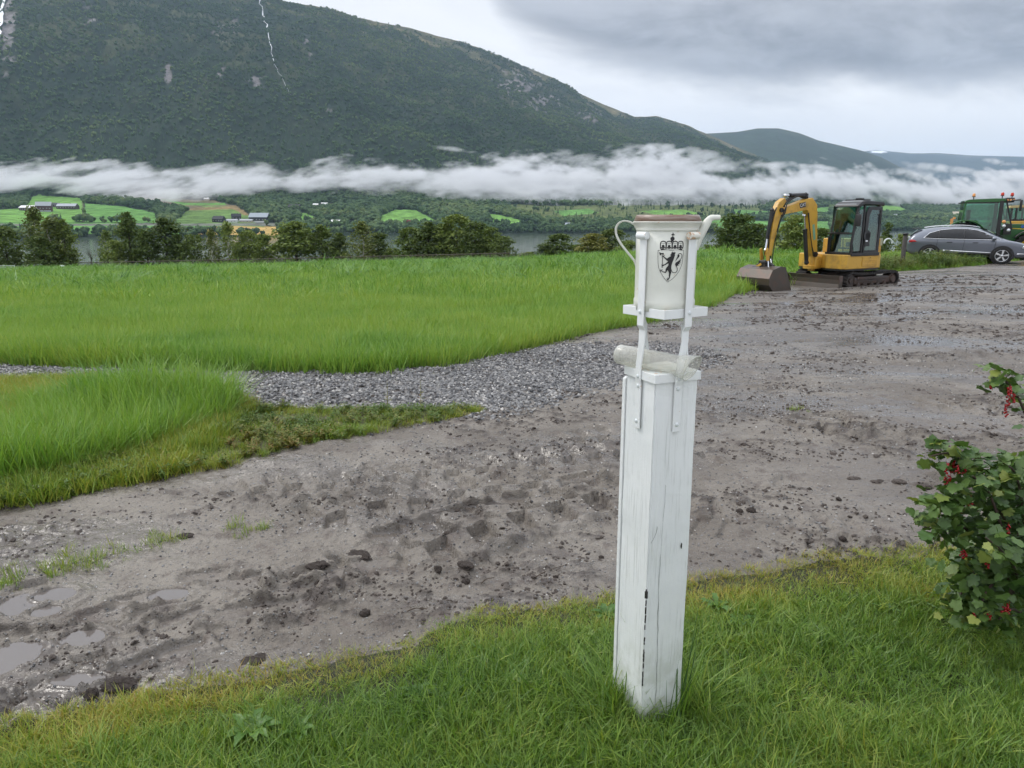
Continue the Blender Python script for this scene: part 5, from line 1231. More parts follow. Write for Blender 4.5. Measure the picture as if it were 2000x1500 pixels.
# rear fenders and wheels
for s_ in (-1, 1):
    xc, zc_, rf_ = tx(1885), .92, .99
    arcp = [(xc + rf_ * math.cos(a), zc_ + rf_ * math.sin(a)) for a in np.linspace(2.75, .35, 18)]; inn = [(xc + (rf_ - .05) * math.cos(a), zc_ + (rf_ - .05) * math.sin(a)) for a in np.linspace(.35, 2.75, 18)]
    mb = MB(); vs = [(p[0], y, p[1]) for y in (s_ * .72, s_ * 1.22) for p in arcp + inn]; k = 36
    fs = [(i, (i + 1) % k, k + (i + 1) % k, k + i) for i in range(k)] + [(b0 + i, b0 + i + 1, b0 + 34 - i, b0 + 35 - i) for b0 in (0, k) for i in range(17)]
    mb.add(vs, fs, None, True); mb.build('rear_fender', M_grn, TRA)
    for xw, rw, ww, nm in ((xc, .88, .50, 'rear_wheel'), (tx(2002), .66, .42, 'front_wheel')):
        T = Matrix.Translation((xw, s_ * .95, rw)) @ Matrix.Rotation(R(90) * -s_, 4, 'X'); mb = MB()
        mb.lathe([(rw * .58, -ww * .4), (rw * .90, -ww * .5), (rw * .96, -ww * .3), (rw * .97, 0), (rw * .96, ww * .3), (rw * .9, ww * .5), (rw * .58, ww * .4)], 40, T, True)
        for q in range(22):
            for h_ in (-1, 1):
                Tq = T @ Matrix.Rotation(q * 2 * math.pi / 22 + (h_ > 0) * .14, 4, 'Z') @ Matrix.Translation((rw * .965, 0, h_ * ww * .24)) @ Matrix.Rotation(h_ * R(35), 4, 'X')
                mb.box((0, 0, 0), (.06, .05, ww * .52), Tq)
        wo_ = mb.build(nm, M_tyre, TRA)
        mb = MB(); mb.lathe([(rw * .59, ww * .36), (rw * .54, ww * .38), (rw * .5, ww * .1), (rw * .2, ww * .12), (rw * .18, ww * .3), (0, ww * .3)], 32, T); mb.build('wheel_rim', M_tyel, wo_)
mb = MB(); mb.prism([(tx(1950), .75), (tx(1950), tz(441)), (tx(1960), tz(438)), (tx(1990), tz(437)), (tx(2035), tz(443)), (tx(2042), tz(450)), (tx(2042), .8)], -.42, .42); hd = mb.build('hood', M_grn, TRA, bev=.06, seg=3)
for y in (-.425, .425):
    mb = MB(); mb.prism([(tx(1966), tz(446)), (tx(1966), tz(444.5)), (tx(2034), tz(448)), (tx(2034), tz(450))], y - .006, y + .006); mb.build('hood_stripe', M_tyel, hd)
mb = MB(); mb.cyl((tx(1990), -.43, tz(442)), (tx(1990), -.445, tz(442)), .07); mb.build('round_badge', mat('blue_badge', (.03, .12, .4), .4), hd)
mb = MB(); mb.box((tx(1950), 0, .65), (2.6, .5, .5)); mb.box((tx(1900), 0, .8), (.5, 1.5, .3)); mb.box((tx(1932), -.8, .75), (.5, .35, .5)); mb.build('chassis', M_blk, TRA)
for px in (2002,):
    mb = MB(); arcp = [(tx(px) + .78 * math.cos(a), .66 + .78 * math.sin(a)) for a in np.linspace(2.6, .5, 14)]; inn = [(tx(px) + .74 * math.cos(a), .66 + .74 * math.sin(a)) for a in np.linspace(.5, 2.6, 14)]
    vs = [(p[0], y, p[1]) for y in (-1.2, -.75) for p in arcp + inn]; k = 28
    mb.add(vs, [(i, (i + 1) % k, k + (i + 1) % k, k + i) for i in range(k)] + [(b0 + i, b0 + i + 1, b0 + 26 - i, b0 + 27 - i) for b0 in (0, k) for i in range(13)], None, True); mb.build('front_fender', M_blk, TRA)
mb = MB(); mb.tube([(tx(1957), -.85, roofz - .12), (tx(1962), -1.05, roofz - .05), (tx(1976), -1.15, roofz - .02)], .03, 8); mb.box((tx(1977), -1.15, roofz - .28), (.08, .22, .5), ch=.02); mb.build('mirror_arm', M_blk, TRA)
for k_, (a, b_) in enumerate(((1953, 433), (1954, 441), (1963, 449))):
    mb = MB(); mb.ball((tx(a), -.93, tz(b_)), .085, 2); mb.build('side_lamp', M_lamp if k_ else M_oran, TRA)
mb = MB()
for k_ in range(5): mb.tube(curve([(tx(1961), -.7 - .03 * k_, tz(436 + k_)), (tx(1966 + k_), -.8, tz(444)), (tx(1960 + k_), -.8, tz(455))], 5), .02, 6)
mb.box((tx(1962), -.75, tz(447)), (.3, .2, .5)); mb.build('valve_block', M_blk, TRA)
mb = MB(); mb.box((tx(1860), -.9, tz(434)), (.12, .04, .34)); mb.cyl((tx(1864), -.9, tz(428)), (tx(1864), -.9, tz(424)), .06); mb.build('rear_marker', M_oran, TRA)

# ================================================================ second machine at the picture's edge
LY = 43.0; LD = empty('wheel_loader', (at(1995, 420, LY).x, LY, -.4), R(-25), 'machine with pale yellow cab roof parked beyond the green tractor', 'loader')
lx = lambda px: (at(px, 420, LY).x - LD.location.x) * .92; lz = lambda py: at(1990, py, LY).z + .4
mb = MB(); mb.prism([(lx(1968), lz(407)), (lx(1969), lz(402)), (lx(2030), lz(398)), (lx(2032), lz(404))], -.8, .8); mb.build('cab_roof', mat('pale_yellow_roof', (.50, .38, .18), .5), LD, bev=.03)
mb = MB()
for px in (1972, 1981, 2000, 2028):
    for y in (-.72, .72): mb.box((lx(px), y, lz(415)), (.09, .08, lz(404) - lz(430)))
mb.box((lx(2000), 0, lz(430)), (1.9, 1.5, .12)); cbl = mb.build('cab_frame', M_blk, LD, bev=.008)
for y in (-.70, .70):
    mb = MB(); mb.prism([(lx(1973), lz(429)), (lx(1973), lz(405)), (lx(2027), lz(403)), (lx(2027), lz(429))], y - .005, y + .005); mb.build('cab_window', M_glass, cbl)
mb = MB(); mb.prism([(lx(1965), .7), (lx(1965), lz(432)), (lx(2070), lz(430)), (lx(2090), lz(440)), (lx(2090), .7)], -.8, .8); mb.build('body', M_yelp, LD, bev=.05)
for px in (1990, 2065):
    for s_ in (-1, 1):
        T = Matrix.Translation((lx(px), s_ * .95, .65)) @ Matrix.Rotation(R(90) * -s_, 4, 'X'); mb = MB(); mb.lathe([(.36, -.18), (.60, -.2), (.65, 0), (.60, .2), (.36, .18)], 32, T, True); w_ = mb.build('wheel', M_tyre, LD)
        mb = MB(); mb.lathe([(.37, .15), (.3, .05), (0, .08)], 24, T); mb.build('wheel_rim', M_tyel, w_)
# ================================================================ marker post
q = hit(1769, 494, 20); mpz = at(1769, 455, 29.3)
MPO = empty('marker_post', (mpz.x, 29.3, -.3), 0, 'short dark post with white reflector at its side, between excavator and car', 'bollard')
mb = MB(); mb.lathe([(.085, 0), (.085, mpz.z + .3 - .14), (.075, mpz.z + .3 - .13), (.075, mpz.z + .3 - .07)], 18); mb.build('shaft', grimy('grey_bollard', (.05, .045, .04), (.10, .09, .08), .7), MPO)
mb = MB(); mb.lathe([(0, mpz.z + .3 - .07), (.105, mpz.z + .3 - .07), (.105, mpz.z + .3 - .01), (0, mpz.z + .3)], 18); mb.build('cap', M_cbk, MPO)
mb = MB(); mb.ball((.13, -.03, mpz.z + .3 - .17), .055, 2); mb.build('reflector_head', M_wht, MPO)  # white plastic reflector at the post's side, gives no light
q = hit(1735, 472, 25); 
HP = at(1735, 470, 52); mb = MB(); mb.tube([(.27 * math.cos(a) - 0, 0, .27 * math.sin(a) * .9) for a in np.linspace(-.3, math.pi + .3, 18)], .055, 8)
o = mb.build('plastic_hoop', M_wht); o.location = (HP.x, 52, HP.z - .12); prop(o, 'white plastic hoop standing in the field edge between the excavator and the dark post', 'hoop')
# ================================================================ GRASS
GRN = [(0, (.42, .30, .08)), (.22, (.34, .36, .06)), (.5, (.185, .295, .042)), (.8, (.095, .19, .033)), (1, (.038, .09, .020))]
M_lawn = leafy('lawn_blades', GRN, .28, .42, 'tint', .42, .45)
M_tall = leafy('tall_blades', [(0, (.34, .40, .08)), (.4, (.22, .37, .06)), (.75, (.135, .28, .05)), (1, (.07, .17, .032))], .30, .42, 'tint', .52, .45)
M_fieldg = leafy('field_blades', [(0, (.34, .42, .085)), (.4, (.205, .355, .068)), (.75, (.11, .24, .048)), (1, (.045, .115, .028))], .30, .5, 'tint', .45, .3)
M_weed = leafy('weed_leaves', [(0, (.22, .10, .03)), (.2, (.20, .19, .04)), (.5, (.09, .16, .025)), (1, (.04, .09, .018))], .25, .5, 'tint', .35, .3)
def blade(vs, fs, base, h, w, lean, bend, ang, seg=3):
    ca, sa = math.cos(ang), math.sin(ang); b0 = len(vs)
    for i in range(seg + 1):
        k = i / seg; out = lean * k + bend * k * k; z = h * (k - .28 * abs(bend) / max(h, .01) * k * k * .9)
        cx_, cy_ = base[0] + ca * out, base[1] + sa * out; ww = w * (1 - k ** 1.6) * .5
        if i == seg: vs.append((cx_, cy_, z))
        else: vs.append((cx_ - sa * ww, cy_ + ca * ww, z)); vs.append((cx_ + sa * ww, cy_ - ca * ww, z))
    for i in range(seg - 1): a = b0 + 2 * i; fs.append((a, a + 1, a + 3, a + 2))
    a = b0 + 2 * (seg - 1); fs.append((a, a + 1, a + 2))
def tuft(sd, n, h, w, spread, bend, m, seg=3, hv=.45, dirbias=None):
    r = random.Random(sd); vs = []; fs = []
    for i in range(n):
        a = r.uniform(0, 6.283); d = spread * math.sqrt(r.random()); base = (d * math.cos(a), d * math.sin(a))
        ang = r.gauss(dirbias, .9) if dirbias is not None else a + r.gauss(0, 1.2)
        hh = h * r.uniform(1 - hv, 1 + hv * .6)
        blade(vs, fs, base, hh, w * r.uniform(.6, 1.3), hh * r.uniform(.0, .35), hh * r.uniform(.0, bend), ang, seg)
    me = bpy.data.meshes.new('tuft'); me.from_pydata(vs, [], fs); me.materials.append(m); me.polygons.foreach_set('use_smooth', [True] * len(fs)); return me
def put(name, n, xr, yr, keep, size, tintf, kinds, tilt=.12, sink=.01, stretch=None, kind='stuff', wpow=1.0):
    """n random points in a box; keep(x, y) -> probability"""
    if wpow == 1: yy_ = rng.uniform(yr[0], yr[1], n)
    else: yy_ = yr[0] + (yr[1] - yr[0]) * rng.random(n) ** wpow
    lo, hi = xr(yy_); xx = lo + (hi - lo) * rng.random(n)
    m = rng.random(n) < keep(xx, yy_); xx, yy_ = xx[m], yy_[m]; k = len(xx)
    z = (nearz(xx, yy_)[0] if yr[1] <= 61 else G(xx, yy_, False) + .24 * fbm(xx / 1.9, yy_ / 1.6, 4, 105) * (1 - sst(yy_, 90, 130)))
    s = size(xx, yy_) * rng.uniform(.75, 1.3, k); rot = np.stack([rng.normal(0, tilt, k), rng.normal(0, tilt, k), rng.uniform(0, 6.283, k)], 1)
    s3 = np.stack([s * (1 if stretch is None else stretch), s * (1 if stretch is None else stretch), s], 1)
    print(name, k)
    return scatter(name, np.stack([xx, yy_, z - sink], 1), rot, s3, np.clip(tintf(xx, yy_) + rng.normal(0, .10, k), 0, 1), kinds, kind=kind)
band = lambda a, b_=0: (lambda y: (-a * (y + .4) - b_, a * (y + .4) + b_))
# lawn in front
lt = [tuft(i, 20, .058, .0044, .06, 1.5, M_lawn) for i in range(6)] + [tuft(9, 12, .085, .005, .05, 1.4, M_lawn, 4), tuft(8, 9, .05, .009, .04, 1.2, M_lawn, 3)]
edge_d = lambda x, y: yl(x) - y
put('lawn_grass', 46000, band(.80, .25), (1.15, 4.1), lambda x, y: (edge_d(x, y) > -.06 + .09 * fbm(x * 3, y * 3, 3, 601)) * (1 - .35 * sst(fbm(x * 2.2, y * 2.2, 3, 602), .02, .16)) * np.where(y < 1.7, .35, 1),
    lambda x, y: (.55 + .42 * sst(edge_d(x, y), .0, .45) + .6 * fbm(x * 1.7, y * 1.7, 3, 603)) * .88,
    lambda x, y: .04 + .70 * sst(edge_d(x, y) + .7 * fbm(x * 1.6, y * 2.5, 4, 604), -.02, .38) + .75 * fbm(x * 2.1, y * 2.1, 5, 605), lt, .32)
# long tuft round the foot of the post
tf = [tuft(20 + i, 18, .17, .0048, .035, 1.0, M_lawn, 5) for i in range(3)]
an = rng.uniform(-.75, 3.9, 64); rd = rng.uniform(.10, .20, 64); X0 = gxc + rd * np.cos(an) + .02; Y0 = GY + rd * np.sin(an)
scatter('post_tuft_grass', np.stack([X0, Y0, nearz(X0, Y0)[0] - .01], 1), np.stack([rng.normal(0, .2, 64), rng.normal(0, .2, 64), an], 1), rng.uniform(.6, 1.15, 64), rng.uniform(.55, 1., 64), tf)
# a few seed stalks leaning on the right face
tf2 = [tuft(30, 7, .40, .006, .03, .35, M_lawn, 6)]
X0 = gxc + np.array([.06, .09, .03]); Y0 = GY - np.array([.11, .07, .125]); scatter('seed_stalks', np.stack([X0, Y0, nearz(X0, Y0)[0]], 1), np.zeros((3, 3)), np.array([1., .8, .55]), np.array([1, 1, .95]), tf2)
# verge left: tall meadow grass, then low yellowing grass round its rim
tall_px = [(-500, 800), (0, 796), (100, 790), (200, 782), (330, 778), (410, 782), (458, 800), (455, 822), (400, 838), (330, 862), (250, 888), (170, 915), (60, 935), (-60, 950), (-500, 1020)]
TALL = [gp(*p) for p in tall_px]
tall_k = [tuft(40 + i, 22, .34, .0095, .13, .8, M_tall, 5, .65) for i in range(4)] + [tuft(46, 20, .30, .009, .08, 1.3, M_tall, 6, dirbias=.3)]
intall = lambda x, y: inpoly(x + .2 * fbm(x * 2, y * 2, 3, 611), y + .2 * fbm(x * 2, y * 2, 3, 612), TALL)
put('tall_grass', 11500, lambda y: (-.80 * (y + .5), 0 * y + -1.2), (4.2, 8.3), lambda x, y: intall(x, y) * .9,
    lambda x, y: 1.0 + .85 * fbm(x * 1.1, y * 1.1, 3, 613) - .24 - .42 * (1 - sst(x, -4.3, -3.1)) - .40 * sst(5.6 - y + .3 * x, 1.9, 3.2), lambda x, y: .40 + 1.2 * fbm(x * 1.4, y * 1.4, 4, 614) + .2 * sst(fbm(x * 2, y * 2, 2, 615), 0, .2), tall_k, .2)
low_k = [tuft(60 + i, 24, .10, .0055, .07, .8, M_lawn, 3) for i in range(4)]
put('verge_grass', 30000, lambda y: (-.80 * (y + .5), 0 * y + .1), (3.2, 8.6), lambda x, y: inverge(x, y) * np.where(x > -2.1, .25 + .6 * (fbm(x * 2.2, y * 2.2, 3, 620) > .02), .85),
    lambda x, y: np.where(x > -2.2, .5, .95) + .5 * fbm(x * 1.5, y * 1.5, 3, 621), lambda x, y: .30 + .9 * fbm(x * .9, y * 1.4, 4, 622), low_k, .2)
# low weeds with reddish leaves along the gravel
def herb(sd, n, h, leaf, m, spike=False):
    r = random.Random(sd); vs = []; fs = []
    for s_ in range(3 if not spike else 1):
        a0 = r.uniform(0, 6.28); lean = r.uniform(.05, .5) * h * (0.2 if spike else 1); dx, dy = math.cos(a0) * lean, math.sin(a0) * lean; hh = h * r.uniform(.7, 1.1)
        blade(vs, fs, (0, 0), hh, .006, lean, 0, a0, 3)
        for i in range(n):
            k = r.uniform(.12, 1); a = r.uniform(0, 6.28); L = leaf * r.uniform(.5, 1.1) * (1.15 - .6 * k) * (.45 if spike and k > .5 else 1); w = L * .38; up = r.uniform(-.2, .6)
            c = Vector((dx * k, dy * k, hh * k)); d = Vector((math.cos(a), math.sin(a), up)).normalized(); s2 = Vector((-math.sin(a), math.cos(a), 0)) * w / 2; b0 = len(vs)
            vs += [tuple(c), tuple(c + d * L * .5 + s2), tuple(c + d * L), tuple(c + d * L * .5 - s2)]; fs.append((b0, b0 + 1, b0 + 2, b0 + 3))
    me = bpy.data.meshes.new('herb'); me.from_pydata(vs, [], fs); me.materials.append(m); return me
hk = [herb(70 + i, 12, .13, .07, M_weed) for i in range(4)]
put('low_weeds', 9000, lambda y: (-3.6 + 0 * y, 0 * y + .2), (3.8, 8.2), lambda x, y: inverge(x, y) * (1 - intall(x, y)) * sst(fbm(x * 1.8, y * 1.8, 3, 630), -.12, .12) * .8, lambda x, y: .75 + 0 * x + .5 * fbm(x, y, 2, 631), lambda x, y: .42 + 1.2 * fbm(x * 1.4, y * 1.4, 3, 632), hk, .2)
# tufts of grass stranded in the mud
spots = [gp(*p) for p in ((20, 1135), (60, 1120), (95, 1115), (130, 1100), (165, 1100), (215, 1075), (300, 1055), (480, 1028), (505, 1024), (330, 1052), (8, 1110), (190, 1082), (1560, 800), (930, 800), (870, 808), (760, 812))]
P0 = np.array([(s_.x + rng.normal(0, .05), s_.y + rng.normal(0, .05)) for s_ in spots for _ in range(7)]); scatter('stranded_grass', np.column_stack([P0, nearz(P0[:, 0], P0[:, 1])[0] - .005]), np.column_stack([rng.normal(0, .2, (len(P0), 2)), rng.uniform(0, 6, len(P0))]), rng.uniform(.25, .6, len(P0)), rng.uniform(.2, .6, len(P0)), low_k)
# the hay field
fk_ = [tuft(80 + i, 24, .20, .0085, .13, .6, M_fieldg, 3) for i in range(5)]
fkb = [tuft(90 + i, 26, .26, .024, .36, .9, M_fieldg, 3) for i in range(5)]
def infield(x, y): return y > yfl(x) + .03
ftint = lambda x, y: .24 + 1.1 * fbm(x / 3.0, y / 2.2, 5, 640) + .95 * fbm(x / .8, y / .7, 4, 641) + .10 * sst(y, 14, 34)
fks = [tuft(150 + i, 6, .34, .006, .10, .35, M_fieldg, 4) for i in range(3)]
put('field_stalks', 15000, lambda y: (-.80 * y, np.minimum(.80 * y, 22)), (7.8, 30), lambda x, y: infield(x, y) * sst(fbm(x / 1.4, y / 1.2, 3, 645), -.15, .1), lambda x, y: 1. + .01 * y, lambda x, y: .02 + 0 * x, fks, .12, .0, wpow=1.2)
put('verge_stalks', 2600, lambda y: (-.80 * (y + .5), 0 * y + -1.2), (4.2, 8.3), lambda x, y: intall(x, y) * 1., lambda x, y: 1.0 - .35 * (1 - sst(x, -4.3, -3.1)) - .35 * sst(5.6 - y + .3 * x, 1.9, 3.2), lambda x, y: .15 + 0 * x, fks, .15, .0)
put('field_grass', 60000, lambda y: (-.80 * y, np.minimum(.80 * y, 22)), (7.8, 24), lambda x, y: infield(x, y) * np.clip(1.25 - (y - 8) / 22, .3, 1), lambda x, y: (.95 + .015 * y) + .4 * fbm(x / 1.5, y / 1.5, 3, 642), lambda x, y: ftint(x, y) - .22 * (1 - sst(y - yfl(x), 0, .9)), fk_, .15, .02, wpow=1.15)
put('field_grass', 40000, lambda y: (-.80 * y, .80 * y), (18, 60), lambda x, y: infield(x, y) * .95 * np.clip((y - 17) / 9, 0, 1), lambda x, y: (1.0 + .010 * y + .5 * fbm(x / 2.5, y / 1.6, 3, 643)) * (1 - .55 * sst(x, 8, 12)), ftint, fkb, .22, .03, wpow=1.2)
# lodged, darker clumps over the far half of the field
fkd = [tuft(130 + i, 40, .50, .05, .55, 1.8, M_fieldg, 3, dirbias=.4) for i in range(3)]
put('field_grass', 14000, lambda y: (-.80 * y, .60 * y), (24, 110), lambda x, y: infield(x, y) * (y < np.interp(x / y, T_, YC_)) * sst(fbm(x / 2.4, y / 2.6, 4, 655), .0, .10) * (x < 12) * sst(y, 22, 42), lambda x, y: .85 + .006 * y, lambda x, y: .80 + 0 * x, fkd, .2, .02, wpow=1.3)
fkc = [tuft(95 + i, 24, .32, .07, .75, 1.1, M_fieldg, 2) for i in range(4)]
put('field_grass', 36000, lambda y: (-.82 * y, .40 * y), (56, 134), lambda x, y: (y < np.interp(x / y, T_, YC_) + 12) * 1., lambda x, y: 1.0 + .7 * fbm(x / 3.5, y / 2.5, 3, 644), lambda x, y: ftint(x / 2, y / 2.5) + .05, fkc, .25, .05)
# weedy strip in front of the car
wk = [herb(100 + i, 20, .55, .13, M_weed) for i in range(4)]
put('tall_weeds', 5200, lambda y: (.40 * y, .66 * y), (23.5, 37), lambda x, y: (infield(x, y)) * (y - yfl(x) < 5.5) * sst(fbm(x / 1.3, y / 1.3, 3, 650), -.25, .05) * (x < 21.0) * (x > 10.8), lambda x, y: .78 + .8 * fbm(x / 1.2, y / 1.2, 3, 651) - .35 * sst(x, 17, 20.5), lambda x, y: .45 + .9 * fbm(x / 1.5, y / 1.5, 3, 652), wk, .15, .02)
# broad-leaved plants in the lawn (each one a plant of its own)
M_bl = leafy('broad_leaf', [(0, (.10, .20, .03)), (1, (.055, .13, .022))], .25, .45, 'object', .5, .4)
def rosette(sd, n, L, w):
    r = random.Random(sd); vs = []; fs = []
    for i in range(n):
        a = 6.283 * i / n + r.uniform(-.3, .3); l = L * r.uniform(.65, 1.1); up = r.uniform(.35, 1.0); d = Vector((math.cos(a), math.sin(a), 0)); s2 = Vector((-math.sin(a), math.cos(a), 0)); b0 = len(vs); m_ = 7
        for j in range(m_ + 1):
            k = j / m_; ww = w * (math.sin(math.pi * min(1, k * .93 + .06)) ** .7) * (1 + .35 * ((j % 2) * 2 - 1) * (.6 if k < .9 else 0)) * r.uniform(.9, 1.1)
            c = d * l * k * (1 - .15 * up) + Vector((0, 0, l * up * (k - .65 * k * k))); c.z += .012
            vs += [tuple(c - s2 * ww / 2 + Vector((0, 0, .25 * ww))), tuple(c), tuple(c + s2 * ww / 2 + Vector((0, 0, .25 * ww)))]
        for j in range(m_):
            for q in (0, 1): aa = b0 + j * 3 + q; fs.append((aa, aa + 1, aa + 4, aa + 3))
    me = bpy.data.meshes.new('rosette'); me.from_pydata(vs, [], fs); me.materials.append(M_bl); me.polygons.foreach_set('use_smooth', [True] * len(fs)); return me
ros = [rosette(i, 10, .10, .026) for i in range(3)]
for i, (px, py, s_, lab) in enumerate(((490, 1445, 1.15, 'large broad leaved dandelion at the bottom left of the lawn'), (582, 1440, .8, 'small broad leaved weed right of the large dandelion in the lawn'), (815, 1362, .7, 'single pale weed leaf cluster standing in the middle of the lawn'),
        (1040, 1325, .7, 'weed with upright leaves left of the post foot'), (1400, 1195, .9, 'broad leaved weed close behind the right side of the white post'), (1450, 1225, .8, 'lower broad leaved weed right of the white post'), (1185, 1210, .8, 'broad leaved weed close behind the left side of the post'),
        (1730, 1200, .7, 'weed rosette in the lawn midway between post and berry bush'), (1390, 1500, .7, 'leafy weed at the bottom edge below the white post'), (1790, 1480, .7, 'leafy weed at the bottom of the lawn below the berry bush'))):
    q = gp(px, py, 0); o = link(bpy.data.objects.new('lawn_weed', ros[i % 3])); o.location = (q.x, q.y, zat(q.x, q.y) - .004); o.scale = (s_, s_, s_ * 1.1); o.rotation_euler = (0, 0, i * 1.3)
    prop(o, lab, 'weed', 'broad leaved weeds in the lawn')
dk = [herb(120 + i, 26, .46, .05, M_weed, True) for i in range(2)]
for i, (px, py, h_, lab) in enumerate(((503, 800, 1.0, 'tall thin dock stalk at the tip of the tall grass'), (757, 798, .75, 'reddish dock stalk beside the crushed stone, middle one of three'), (822, 795, .62, 'short dark dock stalk farthest along the gravel edge'))):
    q = gp(px, py, 0); o = link(bpy.data.objects.new('dock_stalk', dk[i % 2])); o.location = (q.x, q.y, zat(q.x, q.y)); o.scale = (1, 1, h_); o.rotation_euler = (0, 0, i); prop(o, lab, 'weed', 'dock stalks beside the gravel')
# ================================================================ STONES, CRUMBS, CLODS, PUDDLES
M_stone = mat('crushed_stone', (.2, .2, .21), .55); nt = M_stone.node_tree; b = nt.nodes['Principled BSDF']
a_ = N(nt, 'ShaderNodeAttribute', attribute_type='INSTANCER', attribute_name='tint').outputs['Fac']
nt.links.new(ramp(nt, a_, [(0, (.055, .055, .058)), (.4, (.135, .134, .135)), (.8, (.26, .255, .248)), (1, (.44, .42, .39))]), b.inputs['Base Color'])
M_clod = grimy('dark_clod_earth', (.034, .025, .020), (.075, .058, .047), .85, 30, .8, 0, .5, 150)
M_crumb = grimy('mud_crumb', (.050, .038, .031), (.12, .098, .083), .75, 9, .9, 0, .4, 150)
def rocky(sd, rough, m, sub=1, flat=.7):
    r = random.Random(sd); bm = bmesh.new(); bmesh.ops.create_icosphere(bm, subdivisions=sub, radius=.5)
    for v in bm.verts: v.co *= r.uniform(1 - rough, 1 + rough); v.co.z *= flat
    mb = MB(); mb.bm(bm, None, False); return mb.mesh('rock_kind', m)
sk = [rocky(i, .28, M_stone) for i in range(4)]; ck = [rocky(10 + i, .35, M_crumb, 1, .6) for i in range(4)]
onyard = lambda x, y: (y > yl(x)) * (y < yfl(x) + .25) * (~inverge(x, y))
def gvk(x, y): d, _ = pdist(x, y, gv); return 1 - sst(np.abs(d) + .5 * fbm(x / .7, y / .7, 4, 120), .8, 1.5)
put('crushed_stone', 52000, lambda y: (-.85 * y, 0 * y + 2.6), (5.4, 11), lambda x, y: onyard(x, y) * gvk(x, y), lambda x, y: .034 + 0 * x, lambda x, y: .45 + 0 * x + rng.normal(0, .28, len(x)), sk, .6, -.002)
put('yard_pebbles', 34000, lambda y: (-.78 * y, .80 * y), (2.0, 15), lambda x, y: onyard(x, y) * (.25 + .75 * sst(fbm(x / .8, y / .8, 3, 660), -.1, .2)), lambda x, y: .006 + .0014 * y, lambda x, y: .5 + rng.normal(0, .3, len(x)), sk, .6, -.001, wpow=1.5)
put('mud_crumbs', 75000, lambda y: (-.78 * y, .80 * y), (1.9, 24), lambda x, y: onyard(x, y) * sst(fbm(x / .9, y / .5, 4, 50), -.10, .14) * sst(fbm(x / .15, y / .12, 3, 661), -.15, .1), lambda x, y: (.006 + .0020 * y) * (1 + 1.4 * (rng.random(len(x)) ** 4)), lambda x, y: .5 + 0 * x, ck, .4, .001, wpow=1.6)
clods = [((712, 1194), .05, 'single dark round clod in the open mud right of the wet patch'), ((362, 1040), .11, 'wide dark clod left of centre near the churned tracks'), ((498, 1285), .13, 'broad dark clod just above the grass edge, lower left'), ((180, 1360), .055, 'dark clod beside the grass edge, lowest on the left'), ((232, 1332), .13, 'long ridge of dark earth among the water-filled prints'),
    ((855, 1118), .05, 'leftmost of the three dark clods left of the post'), ((910, 1112), .065, 'topmost of the three dark clods left of the post'), ((910, 1134), .045, 'lowest of the three dark clods left of the post'), ((1086, 1126), .028, 'little dark clod beside a thin twig left of the post'), ((1174, 1085), .03, 'small round clod just left of the white post'),
    ((945, 917), .10, 'flat dark clod in the middle distance left of the post'), ((1105, 955), .12, 'dark broken clod near the post, above the tread marks'), ((1000, 990), .11, 'dark lumpy clod in the track left of the post'), ((1443, 1003), .045, 'left one of two small clods right of the post'), ((1467, 1001), .055, 'right one of two small clods right of the post'),
    ((700, 1080), .15, 'dark torn earth ridge beside the wet patch'), ((620, 1105), .12, 'dark torn earth in the tread mark left of the wet patch'), ((1645, 1052), .05, 'small dark clod above the grass between post and bush'), ((1638, 978), .04, 'small dark clod on the wet mud right of the post'), ((1580, 962), .03, 'tiny dark clod on the wet mud right of the post, farther up'),
    ((1668, 935), .10, 'first brown mound in the row of prints left of the bush'), ((1712, 940), .12, 'second brown mound in the row of prints left of the bush'), ((1756, 943), .10, 'third brown mound in the row of prints left of the bush'), ((1806, 949), .10, 'brown mound nearest the bush in the row of prints')]
for i, ((px, py), s_, lab) in enumerate(clods):
    s_ = s_ * .66 if s_ > .09 else s_
    q = gp(px, py, 0); r = random.Random(900 + i); mb = MB()
    bm = bmesh.new(); bmesh.ops.create_icosphere(bm, subdivisions=4, radius=.5)
    for v in bm.verts:
        c = v.co.copy(); v.co *= .80 + .9 * float(fbm(c.x * 2.6 + c.z * 1.7 + i * 5, c.y * 2.6 - c.z * 2.1, 3, 700 + i)) + .40 * float(fbm(c.x * 8 + c.z * 5, c.y * 8 - c.z * 6 + i, 3, 710))
    mb.bm(bm, None, False); o = mb.build('mud_clod', M_clod if i < 20 else M_crumb); o.location = (q.x, q.y, zat(q.x, q.y) + (s_ * .08 if s_ < .07 else -.001)); w = 1.5 if s_ > .06 else 1.0
    o.scale = (s_ * w, s_, s_ * (.5 if s_ > .06 else .8)); o.rotation_euler = (0, 0, r.uniform(-.4, .4)); prop(o, lab, 'clod of earth', 'clods of earth lying on the yard')
M_pud = mat('puddle_water', (.12, .105, .095), .02, 0, .9)
